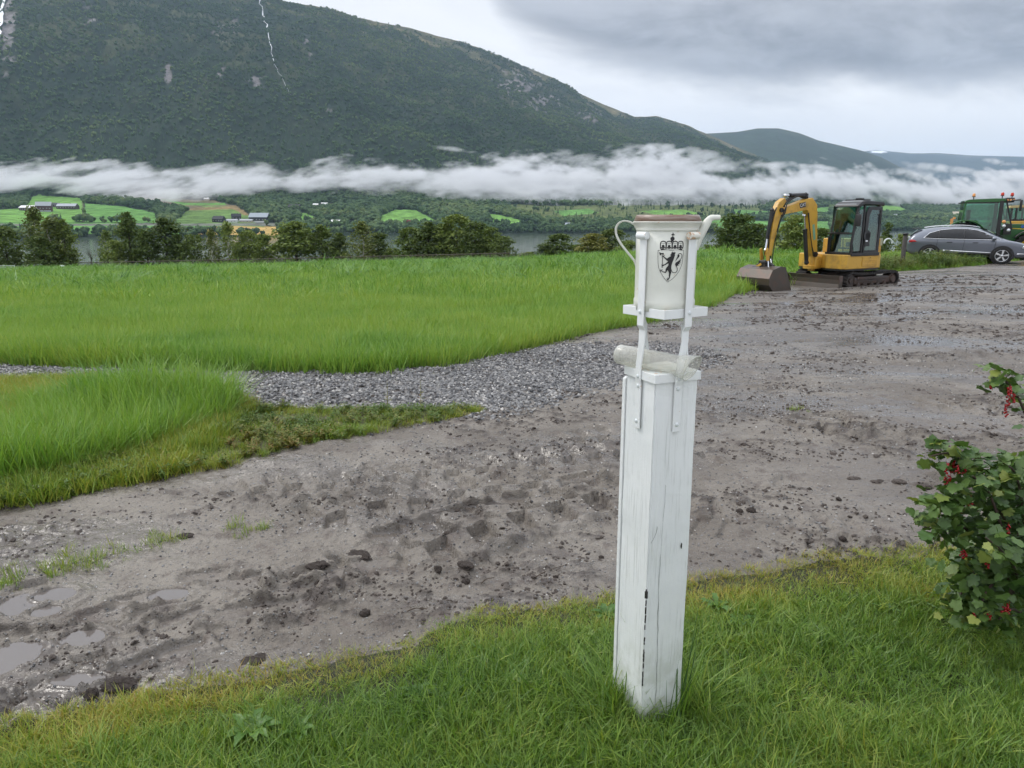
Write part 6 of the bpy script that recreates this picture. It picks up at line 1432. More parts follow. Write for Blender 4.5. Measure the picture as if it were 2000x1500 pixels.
for i, ((px, py), a, b_) in enumerate(PUD):
    q = gp(px, py, 0); Ra, Rb = a * 2.1, b_ * 4.0
    gx_, gy_ = np.meshgrid(np.linspace(-Ra, Ra, 70), np.linspace(-Rb, Rb, 70)); wz = nearz(q.x + gx_, q.y + gy_)[0]; er = np.hypot(gx_ / Ra, gy_ / Rb)
    low = wz[er < .4].min(); lo_, hi_ = low + .001, low + .026; best = None
    for _ in range(9):        # fill the hollow until it would spill over
        lev = (lo_ + hi_) / 2; under = wz < lev; seed = np.zeros_like(under); ix = np.unravel_index(np.argmin(np.where(er < .4, wz, 9)), wz.shape); seed[ix] = True
        for _k in range(150):
            gro = seed.copy(); gro[1:] |= seed[:-1]; gro[:-1] |= seed[1:]; gro[:, 1:] |= seed[:, :-1]; gro[:, :-1] |= seed[:, 1:]; gro &= under
            if (gro == seed).all(): break
            seed = gro
        if (er[seed] > .9).any(): hi_ = lev
        else: lo_ = lev; best = (lev, seed)
    if best is None: continue
    lev, seed = best; F_ = gfaces(70, 70); keep = seed.ravel()[F_].any(1)
    if not keep.any(): continue
    v_, f_ = compact(np.stack([q.x + gx_, q.y + gy_, np.full(gx_.shape, lev)], -1).reshape(-1, 3), F_[keep]); prop(np_obj('puddle_water', v_, f_, M_pud), kind='structure')
M_twig = mat('twig_bark', (.07, .05, .035), .8)
for i, (a, b_, lab) in enumerate((((1044, 1128), (1112, 1102), 'thin crooked twig lying in the mud left of the post'), ((795, 1192), (835, 1188), 'short straight twig beside the single dark clod'), ((940, 1140), (965, 1130), 'short twig right of the three dark clods'))):
    p0, p1 = gp(*a), gp(*b_); mb = MB(); z = zat(p0.x, p0.y) + .006
    mb.tube(curve([(p0.x, p0.y, z), (p0.x * .6 + p1.x * .4, p0.y * .6 + p1.y * .4 + .008, z + .006), (p1.x, p1.y, z + .002)], 5), [.0028] * 5 + [.0018] * 6, 6); prop(mb.build('twig', M_twig), lab, 'twig', 'twigs on the mud')
# ================================================================ TREES ALONG THE FIELD
M_bark = grimy('dark_bark', (.045, .036, .028), (.10, .085, .07), .85, 3, .8, 0, .4, 12)
M_birch = grimy('birch_bark', (.50, .47, .42), (.07, .06, .05), .7, 2.2, .75, 0, .2, 12, lo=.50, hi=.62)
def lm(name, dk_, lt_): return leafy(name, [(0, dk_), (.6, tuple((a + b_) / 2 for a, b_ in zip(dk_, lt_))), (1, lt_)], .2, .6, 'object', .65, .2)
L_dark = lm('dark_alder_leaves', (.06, .095, .03), (.165, .215, .06)); L_mid = lm('green_leaves', (.09, .14, .04), (.24, .29, .075)); L_birch = lm('birch_leaves', (.085, .115, .034), (.20, .23, .07)); L_yel = lm('yellowing_leaves', (.13, .14, .035), (.27, .26, .07))
def crown(sd, env, n, leaf, gaps=.25, droop=0.):
    """leaves scattered in clusters inside an envelope env(z 0..1) -> radius; unit height"""
    r = np.random.default_rng(sd); ncl = 85; C_ = []
    while len(C_) < ncl:
        z = r.uniform(0.02, 1); a = r.uniform(0, 6.283); R_ = env(z); d = R_ * math.sqrt(r.uniform(.05, 1)); 
        if r.random() < gaps and d > R_ * .6: continue
        C_.append((d * math.cos(a), d * math.sin(a), z, r.uniform(.035, .075) * (.6 + R_ / .3 * .5)))
    C_ = np.array(C_); k = r.integers(0, ncl, n); P_ = C_[k, :3] + r.normal(0, 1, (n, 3)) * C_[k, 3:4] * np.array([1, 1, .75]); P_[:, 2] -= droop * np.abs(r.normal(0, .5, n)) * .12
    P_[:, 2] = np.clip(P_[:, 2], 0.0, 1.03)
    u = r.normal(0, 1, (n, 3)); u /= np.linalg.norm(u, axis=1)[:, None]; w = np.cross(u, r.normal(0, 1, (n, 3))); w /= np.linalg.norm(w, axis=1)[:, None]
    s = leaf * r.uniform(.55, 1.25, n)[:, None]; V_ = np.stack([P_ - u * s, P_ + w * s * .55, P_ + u * s, P_ - w * s * .55], 1).reshape(-1, 3); return V_, np.arange(4 * n).reshape(n, 4)
def trunk(sd, h, r0, lean=(0, 0), limbs=7, birch=False, fork=False):
    r = random.Random(sd); mb = MB(); pts = [(lean[0] * k * k + r.uniform(-.01, .01) * k * 2, lean[1] * k * k, h * k - .06) for k in np.linspace(0, 1, 7)]
    mb.tube(pts, [r0 * (1 - .8 * k) for k in np.linspace(0, 1, 7)], 7)
    for i in range(limbs):
        k = r.uniform(.28, .9); a = r.uniform(0, 6.28); b_ = Vector(pts[int(k * 6)]); L = .30 * (1.1 - k) * r.uniform(.6, 1.2) + .06
        e = b_ + Vector((math.cos(a) * L * .7, math.sin(a) * L * .7, L * .8)); m_ = b_.lerp(e, .5) + Vector((0, 0, -.02)); mb.tube([b_, m_, e], [r0 * .4 * (1.1 - k * .6), r0 * .25, r0 * .08], 5)
    if fork:
        mb.tube([(0, 0, .0), (.06, .02, .3), (.10, .03, .75)], [r0 * .8, r0 * .55, r0 * .15], 6)
    return mb
E_round = lambda z: .34 * math.sin(math.pi * min(1, max(0, z) * .80 + .16)) ** .6
E_tall = lambda z: .25 * math.sin(math.pi * min(1, z * .84 + .15)) ** .75
E_birch = lambda z: .30 * (1 - z) ** .55 * min(1, z * 5 + .45)
E_bush = lambda z: .52 * math.cos(z * 1.45) ** .6
E_con = lambda z: .30 * (1 - z) + .015
def mktree(kind, sd):
    if kind == 'bush': V_, F_ = crown(sd, E_bush, 2600, .040, .1); V_[:, 2] *= .98; tm_ = trunk(sd, .5, .03)
    elif kind == 'birch': V_, F_ = crown(sd, E_birch, 1900, .028, .35, 1.); V_[:, 2] = .14 + V_[:, 2] * .86; tm_ = trunk(sd, .93, .022, (.05, 0), 8)
    elif kind == 'tall': V_, F_ = crown(sd, E_tall, 2400, .034, .25); V_[:, 2] = .12 + V_[:, 2] * .88; tm_ = trunk(sd, .85, .026, (.02, 0), 8)
    elif kind == 'con': V_, F_ = crown(sd, E_con, 2000, .03, .05); V_[:, 2] = .05 + V_[:, 2] * .95; tm_ = trunk(sd, .9, .02, (0, 0), 2)
    else: V_, F_ = crown(sd, E_round, 3000, .036, .2); V_[:, 2] = .10 + V_[:, 2] * .90; tm_ = trunk(sd, .8, .030, (.02, 0), 8)
    return np_mesh('crown_' + kind, V_, F_, smooth_=False), tm_
KT = {}
for kind, mats_ in (('round', (L_dark, L_mid, L_yel)), ('tall', (L_dark, L_mid)), ('birch', (L_birch, L_mid)), ('bush', (L_dark, L_mid, L_yel)), ('con', (L_dark,))):
    for v in range(3 if kind in ('round', 'tall') else 2):
        cm_, tm_ = mktree(kind, 1000 + 37 * v + len(kind))
        for m_ in mats_:
            c2_ = cm_.copy(); c2_.materials.append(m_); KT[(kind, m_.name, v)] = (c2_, tm_.mesh('trunk_' + kind, M_birch if kind == 'birch' else M_bark))
# px of the stem, px of the top, width in px, kind, leaves, distance, wording
ROW = [(4, 445, 56, 'round', L_dark, 118, 'dark leafy tree cut by the left edge of the picture'),
 (62, 403, 62, 'birch', L_birch, 120, 'tallest white-stemmed birch with a thin pointed top, far left'),
 (96, 425, 80, 'birch', L_birch, 118, 'bushy birch with leaning white stem close to the tallest birch'),
 (78, 462, 84, 'bush', L_dark, 116, 'dark low growth beneath the two far left birches'), (121, 432, 44, 'tall', L_mid, 119, 'slim green tree right of the far left birches'),
 (206, 449, 44, 'birch', L_mid, 121, 'light green birch between the bare tree and the tall alder'), (225, 470, 56, 'bush', L_mid, 119, 'rounded bush at the foot of the light green birch'),
 (247, 418, 48, 'tall', L_dark, 121, 'tall dark alder with a broad head, left of the low dark tree'), (283, 453, 42, 'round', L_dark, 120, 'low dark tree between the tall alder and the thick round tree'),
 (318, 428, 66, 'tall', L_dark, 121, 'thick tree with a pointed tuft on top, trunk showing below'), (345, 458, 40, 'bush', L_dark, 121, 'dark bush between two trees, left of the broken white stem'), (376, 459, 66, 'bush', L_dark, 120, 'very dark wide bush left of the broken white stem'),
 (411, 447, 34, 'birch', L_birch, 122, 'thin birch with a crooked white stem and few leaves'), (442, 433, 48, 'birch', L_mid, 123, 'open-crowned tree right of the crooked white stem'), (464, 478, 40, 'bush', L_mid, 121, 'small airy bush behind the fence, left of the leaning group'), (482, 452, 46, 'round', L_mid, 122, 'medium green tree left of the large round willow'),
 (512, 458, 48, 'round', L_mid, 121, 'pale green round tree with a visible short trunk'), (575, 436, 88, 'round', L_mid, 120, 'largest round spreading tree in the row, left of centre'), (626, 441, 46, 'tall', L_mid, 121, 'slender tree with slanting trunk right of the spreading tree'), (662, 457, 44, 'tall', L_dark, 123, 'dark narrow tree left of the bright birch'),
 (655, 490, 60, 'bush', L_dark, 121, 'dark undergrowth below the narrow tree'), (706, 432, 70, 'birch', L_birch, 119, 'bright green birch with a white leaning stem at its foot'), (738, 455, 50, 'round', L_dark, 122, 'dark rounded tree right of the bright birch'), (765, 485, 44, 'bush', L_mid, 120, 'low green bush at the gap in the row'),
 (800, 446, 58, 'round', L_mid, 117, 'first tree of the thick group, left of the can'), (836, 436, 56, 'tall', L_dark, 116, 'second tree of the thick group with dim upright stem'), (862, 440, 50, 'round', L_dark, 116, 'third, darker tree inside the thick group'), (890, 422, 74, 'round', L_mid, 115, 'highest tree of the thick group with pale forked stems'),
 (928, 434, 60, 'round', L_dark, 113, 'tree right of the highest one in the thick group'), (958, 446, 52, 'round', L_mid, 112, 'second last tree of the thick group'), (985, 462, 56, 'bush', L_dark, 110, 'bushy end tree of the thick group above the water'),
 (1030, 492, 44, 'bush', L_mid, 106, 'low hedge-like bush at the water gap'), (1062, 478, 56, 'bush', L_dark, 104, 'dark bush left of the dark pointed one'), (1092, 458, 60, 'round', L_dark, 103, 'dark pointed bush left of the can handle'), (1126, 478, 50, 'bush', L_mid, 102, 'green bush between the dark and the yellow one'), (1160, 458, 62, 'round', L_yel, 100, 'yellowish round tree left of the can handle'),
 (1196, 449, 62, 'round', L_dark, 103, 'dark tree seen through the can handle'), (1226, 470, 54, 'bush', L_mid, 98, 'green bush partly behind the can'), (1382, 478, 30, 'bush', L_mid, 84, 'small bush beneath the can spout'), (1352, 470, 40, 'bush', L_mid, 88, 'bush behind the right strap of the can'),
 (1440, 419, 82, 'round', L_dark, 84, 'big dark round tree between the can and the excavator'), (1478, 440, 60, 'round', L_dark, 83, 'dark tree touching the excavator bucket arm'), (1415, 450, 44, 'bush', L_dark, 84, 'dark shrubby growth left under the big round tree'), (1508, 452, 50, 'bush', L_mid, 82, 'green bush behind the excavator arm'),
 (1560, 424, 76, 'round', L_mid, 80, 'broad green tree seen beneath the excavator boom'), (1604, 448, 50, 'round', L_dark, 80, 'dark tree between boom and cab of the excavator'), (1658, 450, 60, 'round', L_dark, 78, 'dark tree seen through the cab glass'), (1700, 455, 50, 'bush', L_dark, 78, 'bush behind the excavator door'), (1736, 438, 44, 'con', L_dark, 95, 'dark pointed tree right behind the excavator'),
 (1722, 462, 40, 'bush', L_dark, 80, 'low dark bush right behind the excavator'), (1766, 458, 44, 'bush', L_mid, 86, 'bush behind the short dark post'), (1790, 464, 34, 'bush', L_mid, 84, 'bush behind the rear end of the car')]
def zfield(x, y): return float(G(np.array([x]), np.array([y]), False)[0])
for i, (px, top, w, kind, lf, Yd, lab) in enumerate(ROW):
    p = at(px, top, Yd); z = zfield(p.x, Yd) - .1; h = p.z - z
    nv = 3 if kind in ('round', 'tall') else 2; cm_, tm_ = KT[(kind, lf.name, i % nv)]
    wid = w / FPX * Yd; base_w = {'round': .68, 'tall': .52, 'birch': .56, 'bush': 1.0, 'con': .58}[kind]; sx_ = wid / base_w
    nm = {'bush': 'shrub', 'birch': 'birch_tree', 'con': 'conifer'}.get(kind, 'field_tree')
    e = empty(nm, (p.x, Yd, z), 0, lab, 'shrub' if kind == 'bush' else 'tree', 'trees and shrubs along the far edge of the field')
    for nm_, me_ in (('trunk', tm_), ('crown', cm_)):
        o = link(bpy.data.objects.new(nm_, me_), e); o.scale = (sx_, sx_, h); o.rotation_euler = (0, 0, i * 2.1)
# bare little tree
p = at(174, 478, 117); z = zfield(p.x, 117) - .1; h = p.z - z; r = random.Random(3); mb = MB()
def br(a, d, L, rad, dep):
    e = a + d * L; mb.tube([a, a.lerp(e, .5) + Vector((r.uniform(-.05, .05), 0, 0)) * L, e], [rad, rad * .8, rad * .6], 5)
    if dep:
        for _ in range(3): br(a.lerp(e, r.uniform(.6, 1)), (d + Vector((r.uniform(-.8, .8), r.uniform(-.8, .8), r.uniform(-.1, .4)))).normalized(), L * r.uniform(.55, .8), rad * .55, dep - 1)
br(Vector((0, 0, 0)), Vector((.05, 0, 1)), h * .42, .10, 4); o = mb.build('bare_tree', mat('grey_bark', (.10, .095, .07), .9)); o.location = (p.x, 117, z); prop(o, 'small nearly leafless tree standing alone in front of the lake', 'tree')
# low rough growth under the row (one mass)
nb = 2400; tt_ = rng.uniform(-.72, .02, nb); yb = np.interp(tt_, T_, YC_) + rng.uniform(-2, 3, nb); xb = tt_ * yb
M_brush = leafy('brush_leaves', [(0, (.035, .05, .018)), (.6, (.07, .085, .03)), (1, (.13, .11, .05))], .1, .6, 'tint', .6, .2)
bk_ = [herb(140 + i, 26, 1.0, .42, M_brush) for i in range(3)]
scatter('rough_undergrowth', np.stack([xb, yb, G(xb, yb, False) - .1], 1), np.column_stack([np.zeros((nb, 2)), rng.uniform(0, 6, nb)]), rng.uniform(.35, 1.15, nb) * (1 + .8 * fbm(xb / 6, yb, 2, 801)), rng.random(nb), bk_)
# ---- rail fence along the row
M_rail = grimy('weathered_rail', (.10, .085, .065), (.05, .045, .035), .85, 4, .7)
fl = [(-420, 534), (0, 531), (150, 528), (300, 524), (480, 520), (640, 517), (800, 515), (1000, 512)]
F0 = []
for p in fl:
    t, e = ray(*p); yd = float(np.interp(t, T_, YC_)) - 4.5; F0.append((t * yd, yd))
def along(step):
    out = []; acc = 0; nx = 0
    for a, b_ in zip(F0[:-1], F0[1:]):
        L = math.hypot(b_[0] - a[0], b_[1] - a[1])
        while nx <= acc + L: k = (nx - acc) / L; out.append((a[0] + (b_[0] - a[0]) * k, a[1] + (b_[1] - a[1]) * k)); nx += step
        acc += L
    return out
pp_ = along(2.6); FE = empty('rail_fence', (pp_[0][0], pp_[0][1], zfield(*pp_[0])), 0, 'weathered wooden rail fence running along the row of trees by the lake', 'fence')
r = random.Random(8); tops = []
for x, y in pp_:
    z = zfield(x, y) - FE.location.z; mb = MB(); mb.cyl((x - FE.location.x, y - FE.location.y, z - .2), (x - FE.location.x + r.uniform(-.05, .05), y - FE.location.y, z + 1.25), .075, n=7); mb.build('fence_post', M_rail, FE); tops.append((x - FE.location.x, y - FE.location.y, z))
for hh in (1.12, .62):
    mb = MB()
    for a, b_ in zip(tops[:-1], tops[1:]): mb.tube([(a[0], a[1] - .08, a[2] + hh), (b_[0], b_[1] - .08, b_[2] + hh)], .065, 5)
    mb.build('rail', M_rail, FE)
# white hurdle at the left edge and a small pale bale
q = at(8, 530, 96); z = zfield(q.x, 96); E_ = empty('white_hurdle', (q.x, 96, z), 0, 'low white barred hurdle in front of the fence at the far left', 'hurdle')
for k in range(4): mb = MB(); mb.box((0, 0, .25 + k * .22), (2.9, .04, .09)); mb.build('bar', M_wht, E_)
for x in (-1.4, 0, 1.4): mb = MB(); mb.box((x, .04, .5), (.09, .05, 1.05)); mb.build('upright', M_wht, E_)
q = at(122, 528, 108); mb = MB(); mb.lathe([(0, 0), (.42, .03), (.48, .25), (.45, .62), (.3, .8), (0, .84)], 16); o = mb.build('wrapped_bale', M_wht); o.location = (q.x, 108, zfield(q.x, 108)); prop(o, 'small white wrapped bale at the fence below the birches', 'bale')
# ================================================================ FARM BUILDINGS ACROSS THE LAKE
bm_ = {'red': (.20, .035, .03), 'dkred': (.075, .026, .028), 'dark': (.022, .024, .03), 'brown': (.06, .04, .032), 'white': (.72, .72, .70), 'grey': (.35, .37, .40), 'slate': (.30, .34, .38), 'cream': (.5, .45, .35)}
BM = {k: grimy('wall_' + k, v, tuple(c * .7 for c in v), .75, .6, .4, 0, .1, 3) for k, v in bm_.items()}
M_win = mat('far_window', (.03, .035, .04), .15); M_wfr = mat('far_window_frame', (.7, .7, .68), .5)
HS = [ # px centre, px base, width px, wall px, roof px, wall, roof, yaw, gable, label, name
 (87, 413, 26, 10, 6, 'dkred', 'grey', 20, 'tall dark red barn on the far shore, left', 'barn'), (57, 411, 30, 5, 3.5, 'brown', 'white', -8, 'low pale-roofed shed left of the dark red barn', 'shed'), (133, 408, 34, 5, 4, 'brown', 'grey', 6, 'long dark farmhouse right of the dark red barn', 'house'), (108, 404, 18, 4, 3, 'brown', 'dark', -6, 'small dark outhouse close behind the dark red barn', 'shed'),
 (404, 392, 9, 3.5, 1.5, 'cream', 'white', 0, 'tiny pale hut high on the slope under the fog', 'hut'), (428, 434, 22, 6, 4.5, 'dark', 'dark', -14, 'dark low house left of the farmyard', 'house'), (454, 434, 20, 3.5, 2, 'white', 'grey', 0, 'low white shed between dark house and black barn', 'shed'), (462, 430, 17, 7, 4, 'dark', 'dark', 18, 'dark farmhouse with a spruce beside it, left of the black barn', 'house'),
 (482, 434, 24, 3.5, 2, 'cream', 'grey', 0, 'low pale byre attached left of the black barn', 'shed'), (508, 434, 36, 9, 6.5, 'dark', 'slate', -5, 'long black barn with grey-blue roof and white base', 'barn'), (576, 411, 22, 6, 4, 'dark', 'dark', -10, 'dark house on the wooded slope right of the black barn', 'house'), (614, 403, 15, 3, 2, 'cream', 'white', 0, 'small white-roofed shed high on the wooded slope', 'shed'),
 (634, 403, 12, 3.5, 3, 'red', 'white', 30, 'tiny red cabin with pale roof beside the white-roofed shed', 'cabin'), (657, 439, 19, 5.5, 3, 'dkred', 'white', -8, 'reddish house with light roof near the shore road', 'house'), (802, 444, 17, 7, 5.5, 'red', 'red', 55, 'bright red house beside the bright green meadow', 'house'), (773, 442, 18, 4, 2.5, 'dark', 'dark', 0, 'dark shed left of the bright red house', 'shed'), (755, 443, 14, 3.5, 2, 'dark', 'slate', 10, 'low dark hut farthest left of the bright red house', 'shed'),
 (822, 441, 10, 2.5, 1.5, 'white', 'cream', 0, 'small white shed right of the bright red house', 'shed'), (912, 439, 16, 4, 2.5, 'dark', 'grey', 0, 'dark low building behind the thick tree group', 'shed'), (1106, 443, 22, 4, 3.2, 'dark', 'slate', -4, 'long shed with grey-blue roof amid trees, left of the can', 'shed'), (1397, 427, 14, 4, 2.5, 'white', 'grey', 0, 'white house right beneath the can spout', 'house'),
 (1735, 425, 8, 3.5, 2.5, 'white', 'dark', 0, 'left one of two white houses beyond the excavator', 'house'), (1748, 425, 8, 3.5, 2.5, 'white', 'grey', 20, 'right one of two white houses beyond the excavator', 'house'), (1871, 425, 20, 5, 5, 'red', 'cream', -20, 'big red barn beside the tractor cab, across the lake', 'barn'), (1850, 427, 13, 3, 2.5, 'dkred', 'white', 0, 'low red shed left of the big red barn', 'shed'), (1830, 421, 14, 3, 2, 'brown', 'grey', 0, 'brownish shed upslope from the low red shed', 'shed'),
 (1806, 422, 14, 3, 2, 'brown', 'slate', 0, 'grey-roofed house left of the red barns', 'house') ]
for i, (px, py, w, hw_, hr_, wc, rc, yaw, lab, nm) in enumerate(HS):
    q = hit(px, py, 700); Yd = q.y; s = Yd / FPX; W_, Hw, Hr = w * s, hw_ * s * 1.15, hr_ * s * 1.15; D_ = max(6., W_ * .5)
    e = empty(nm, (q.x, q.y, q.z - .6), R(yaw), lab, nm, 'farm buildings across the lake')
    mb = MB(); mb.box((0, 0, Hw / 2), (W_, D_, Hw)); mb.prism([(-D_ / 2, Hw), (D_ / 2, Hw), (0, Hw + Hr)], -W_ / 2, W_ / 2, axis='x'); wl = mb.build('wall', BM[wc], e)
    mb = MB(); ov = .6
    for sg in (-1, 1):
        y0, z0_, z1_ = sg * (D_ / 2 + ov), Hw - Hr * ov / (D_ / 2) + .25, Hw + Hr + .25
        mb.add([(-W_ / 2 - ov, y0, z0_), (W_ / 2 + ov, y0, z0_), (W_ / 2 + ov, 0, z1_), (-W_ / 2 - ov, 0, z1_), (-W_ / 2 - ov, y0, z0_ - .25), (W_ / 2 + ov, y0, z0_ - .25), (W_ / 2 + ov, 0, z1_ - .25), (-W_ / 2 - ov, 0, z1_ - .25)], [(0, 1, 2, 3), (7, 6, 5, 4), (0, 4, 5, 1), (1, 5, 6, 2), (3, 2, 6, 7), (0, 3, 7, 4)])
    mb.build('roof', BM[rc], e)
    nw = max(2, int(W_ / 4.5))
    for k in range(nw):
        x = -W_ / 2 + W_ * (k + .5) / nw
        mb = MB(); mb.box((x, -D_ / 2 - .03, Hw * .55), (1.5, .08, 1.5)); f_ = mb.build('window', M_wfr, e); mb = MB(); mb.box((x, -D_ / 2 - .08, Hw * .55), (1.1, .05, 1.1)); mb.build('pane', M_win, f_)
    if nm == 'barn': mb = MB(); mb.box((0, -D_ / 2 - .25, 1.3), (W_ * .95, .5, 2.6)); mb.build('base_wall', BM['white'] if wc == 'dark' else BM['grey'], e)
    if nm == 'house': mb = MB(); mb.box((W_ * .15, 0, Hw + Hr + .3), (.9, .9, 1.4)); mb.build('chimney', BM['brown'], e)
# ================================================================ REDCURRANT BUSH
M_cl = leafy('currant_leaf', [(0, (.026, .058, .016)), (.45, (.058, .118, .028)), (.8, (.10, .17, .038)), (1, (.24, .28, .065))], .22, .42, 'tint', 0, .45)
M_stem = mat('currant_stem', (.07, .045, .035), .7); M_berry = mat('red_berry', (.30, .008, .012), .18); M_berry.node_tree.nodes['Principled BSDF'].inputs['Subsurface Weight'].default_value = .15
def leafmesh(sd):
    r = random.Random(sd); out = []
    n = 34
    for i in range(n):
        a = -math.pi + 2 * math.pi * i / n           # lobes towards +x
        rr0 = .42 + .30 * max(0, math.cos(a)) ** 6 + .22 * (math.exp(-((abs(a) - 1.05) / .32) ** 2)) + .12 * math.exp(-((abs(a) - 1.95) / .3) ** 2) - .22 * math.exp(-((abs(a) - math.pi) / .25) ** 2)
        rr0 *= (1.05 if i % 2 else .93) * r.uniform(.96, 1.04); out.append((rr0 * math.cos(a) + .35, rr0 * math.sin(a)))
    cup = r.uniform(.15, .4); f = lambda x, y: -cup * (x * x * .35 + y * y * .55) + .14 * abs(y) + .03 * math.sin(9 * x)
    vs = [(.35, 0, f(.35, 0))] + [((x - .35) * .55 + .35, y * .55, f(x * .55 + .16, y * .55) + .01) for x, y in out] + [(x, y, f(x, y)) for x, y in out]
    fs = [(0, 1 + i, 1 + (i + 1) % n) for i in range(n)] + [(1 + i, 1 + n + i, 1 + n + (i + 1) % n, 1 + (i + 1) % n) for i in range(n)]
    me = bpy.data.meshes.new('currant_leaf'); me.from_pydata(vs, [], fs); me.polygons.foreach_set('use_smooth', [True] * len(fs)); me.materials.append(M_cl); return me
lk = [leafmesh(i) for i in range(4)]
BX = gp(1960, 1235, 0); BUX, BUY = BX.x + .10, BX.y + .10
BUSH = empty('redcurrant_bush', (BUX, BUY, zat(BUX, BUY)), 0, 'leafy redcurrant bush with hanging red berries at the right edge of the lawn', 'bush')
o0 = BUSH.location.copy(); r = random.Random(12)
def bp3(px, py, dy): return at(px, py, BUY + dy) - o0
sprays = [ # control pixels (from the bush base outwards), depth offsets
 [(1990, 1150, 0), (2010, 960, -.05), (2015, 860, -.10), (1995, 790, -.14), (1965, 745, -.16), (1940, 738, -.17)], [(1990, 1100, 0), (1985, 960, -.05), (1930, 925, -.12), (1880, 900, -.2), (1850, 885, -.24), (1815, 892, -.26)],
 [(1990, 1150, 0), (1960, 1010, -.1), (1900, 985, -.2), (1850, 970, -.25), (1822, 1000, -.28)], [(1990, 1150, 0), (1940, 1070, -.1), (1880, 1030, -.2), (1835, 1025, -.25), (1806, 1030, -.28)],
 [(1990, 1180, 0), (1940, 1110, -.15), (1900, 1120, -.25), (1875, 1165, -.3), (1885, 1200, -.32)], [(1990, 1180, 0), (1965, 1060, -.2), (1930, 960, -.26), (1900, 930, -.3)], [(2000, 1180, 0), (2000, 1020, -.12), (1985, 930, -.2), (1960, 905, -.22)],
 [(2010, 1180, 0), (2040, 1000, 0), (2050, 880, -.05), (2030, 800, -.1)], [(1990, 1190, 0), (1960, 1140, -.2), (1930, 1150, -.3), (1910, 1200, -.34)], [(2000, 1200, 0), (1985, 1120, -.25), (1960, 1080, -.35), (1925, 1050, -.38)],
 [(2000, 1200, .1), (1950, 1000, .15), (1910, 1000, .15), (1870, 1050, .1)], [(2000, 1200, .1), (1990, 1050, .2), (1960, 980, .25)], [(2030, 1200, 0), (2080, 1050, .1), (2120, 950, .1)], [(2030, 1200, 0), (2080, 1100, -.2), (2060, 1000, -.25)], [(2000, 1200, 0), (1975, 1190, -.25), (1950, 1210, -.33)],
 [(1990, 1180, 0), (1950, 1100, 0), (1900, 1075, -.05), (1868, 1100, -.08)], [(2010, 1180, .05), (2005, 1000, 0), (1970, 940, -.05), (1935, 925, -.05)] ]
LP, LR, LS, LT = [], [], [], []; bpts = []
for si, s_ in enumerate(sprays):
    c = curve([bp3(*q) for q in s_], 6); mb = MB(); mb.tube(c, [.0065 * (1 - .75 * i / (len(c) - 1)) + .0012 for i in range(len(c))], 6); mb.build('branch', M_stem, BUSH)
    dens = 7 if si else 5
    for i, p in enumerate(c):
        k = i / (len(c) - 1)
        if k < .25: continue
        if si == 0 and k < .62: continue
        nl = dens if k > .4 else 3
        if si in (0, 1, 3): nl = 4 if k > .7 else nl
        for _ in range(nl):
            a = r.uniform(0, 6.28); d = r.uniform(.015, .085 if si not in (0, 1) else .045); q = p + Vector((math.cos(a) * d, math.sin(a) * d, r.uniform(-.05, .05)))
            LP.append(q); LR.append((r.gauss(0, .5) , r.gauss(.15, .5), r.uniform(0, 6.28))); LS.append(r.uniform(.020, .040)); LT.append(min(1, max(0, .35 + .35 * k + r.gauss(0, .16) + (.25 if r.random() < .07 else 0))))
        if k > .35 and r.random() < .55: bpts.append(p + Vector((r.uniform(-.03, .03), -.03 + r.uniform(-.03, .02), -.015)))
for _ in range(420):      # inner mass
    px, py, dy = r.gauss(1995, 36), r.gauss(1070, 75), r.uniform(-.3, .3)
    if py > 1215 or py < 925: continue
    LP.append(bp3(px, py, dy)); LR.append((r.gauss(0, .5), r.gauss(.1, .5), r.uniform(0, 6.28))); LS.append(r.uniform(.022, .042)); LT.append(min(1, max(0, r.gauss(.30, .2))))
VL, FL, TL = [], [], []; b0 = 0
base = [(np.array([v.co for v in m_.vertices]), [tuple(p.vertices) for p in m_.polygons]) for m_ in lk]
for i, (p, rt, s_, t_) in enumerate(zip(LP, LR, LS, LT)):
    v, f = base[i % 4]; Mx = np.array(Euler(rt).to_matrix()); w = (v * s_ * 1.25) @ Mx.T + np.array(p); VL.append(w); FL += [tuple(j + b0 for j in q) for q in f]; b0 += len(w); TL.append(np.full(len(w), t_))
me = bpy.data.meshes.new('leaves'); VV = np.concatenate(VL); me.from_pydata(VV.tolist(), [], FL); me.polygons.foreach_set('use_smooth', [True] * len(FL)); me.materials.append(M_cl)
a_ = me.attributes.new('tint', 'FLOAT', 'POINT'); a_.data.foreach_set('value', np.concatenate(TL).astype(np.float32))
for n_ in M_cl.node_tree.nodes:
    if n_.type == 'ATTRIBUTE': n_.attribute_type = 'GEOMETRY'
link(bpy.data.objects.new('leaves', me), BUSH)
fixed = [(1862, 895, -.22), (1850, 928, -.22), (1857, 925, -.23), (1884, 935, -.2), (1898, 965, -.26), (1940, 745, -.17), (1968, 790, -.16), (1878, 1000, -.24), (1970, 1020, -.3), (1880, 1070, -.3), (1972, 1175, -.36), (1962, 1180, -.36), (1933, 1195, -.36), (1902, 1190, -.36), (1885, 1075, -.3), (1930, 1090, -.34)]
cl = [(Vector(bp3(*q)), 1) for q in fixed] + [(b_, 0) for b_ in bpts[:14]]
bs = MB(); bm = bmesh.new(); bmesh.ops.create_icosphere(bm, subdivisions=2, radius=.0048); bs.bm(bm)
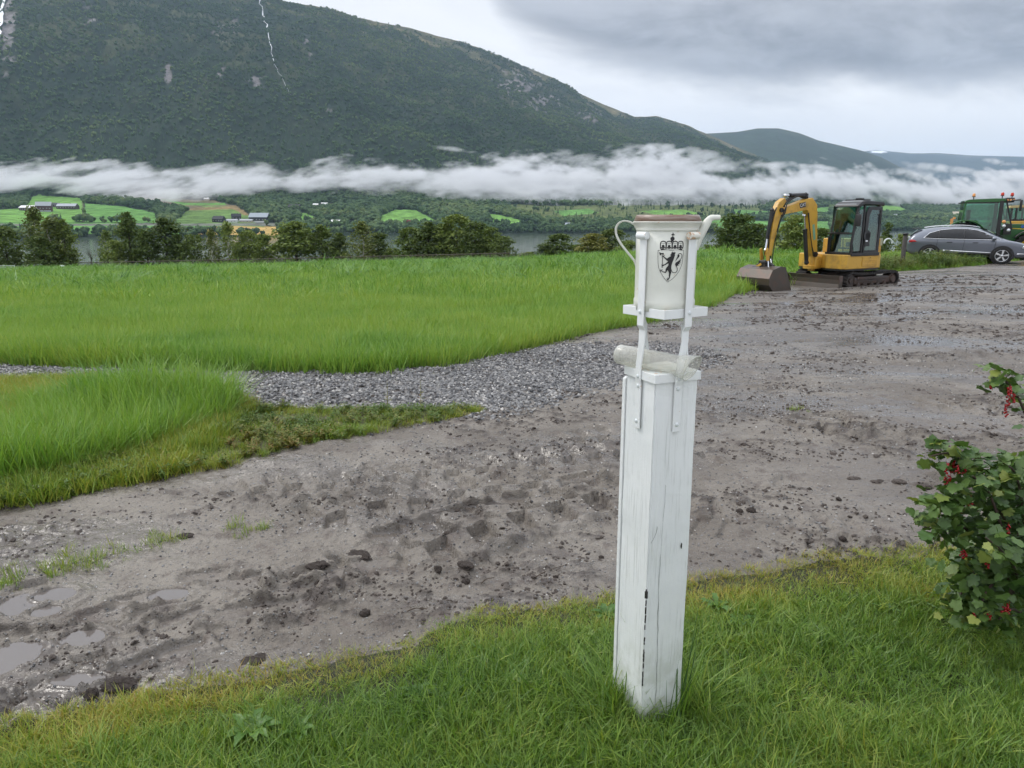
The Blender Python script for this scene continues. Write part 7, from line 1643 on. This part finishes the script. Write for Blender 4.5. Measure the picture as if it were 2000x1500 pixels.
for p, big in cl:
    mb = MB(); n = r.randint(5, 11); L = .012 + n * .0042; mb.tube([p, p + Vector((.002, 0, -L))], .0007, 4)
    mt_ = [M_stem, M_berry]
    nst = len(mb.f)
    for k in range(n):
        bm = bmesh.new(); bmesh.ops.create_icosphere(bm, subdivisions=1, radius=.0046 * r.uniform(.8, 1.15)); a = r.uniform(0, 6.28); mb.bm(bm, Matrix.Translation(p + Vector((.0055 * math.cos(a), .0055 * math.sin(a), -.010 - k * .0042))), True)
    o = mb.build('berry_cluster', M_berry, BUSH)
# pale leaves of another shrub poking in at the lower right corner
p = at(2004, 1352, 1.75); YS_ = empty('yellow_leaf_shrub', (p.x + .06, 1.75, 0), 0, 'twig of yellow-green leaves poking in at the lower right corner', 'shrub')
M_yl = leafy('yellow_leaf', [(0, (.18, .19, .04)), (1, (.28, .27, .07))], .3, .45, 'object', .5, .4)
mb = MB(); c = curve([Vector((.05, 0, 0)), Vector((.03, 0, .2)), Vector((.0, 0, .35)), Vector((-.03, 0, .46))], 5); mb.tube(c, .002, 5); mb.build('branch', M_stem, YS_)
vs = []; fs = []
for i in range(16):
    a = r.uniform(0, 6.28); pz = .22 + .016 * i; L = r.uniform(.03, .05); d = Vector((math.cos(a), math.sin(a) * .6, r.uniform(-.4, .3))).normalized(); s2 = Vector((-math.sin(a), math.cos(a), .2)) * L * .28; c0 = Vector((.02 - .0025 * i, 0, pz)); b0 = len(vs)
    vs += [tuple(c0), tuple(c0 + d * L * .3 + s2), tuple(c0 + d * L * .7 + s2 * .9), tuple(c0 + d * L), tuple(c0 + d * L * .7 - s2 * .9), tuple(c0 + d * L * .3 - s2)]; fs.append(tuple(range(b0, b0 + 6)))
me = bpy.data.meshes.new('leaves'); me.from_pydata(vs, [], fs); me.materials.append(M_yl); link(bpy.data.objects.new('leaves', me), YS_)
# ================================================================ AIR
hz = box_vol('haze_air', 4.8e-5, (.60, .77, 1.0))
b_ = MB(); b_.box((1500, 8000, 700), (26000, 18000, 1480)); prop(b_.build('haze', hz), kind='stuff')
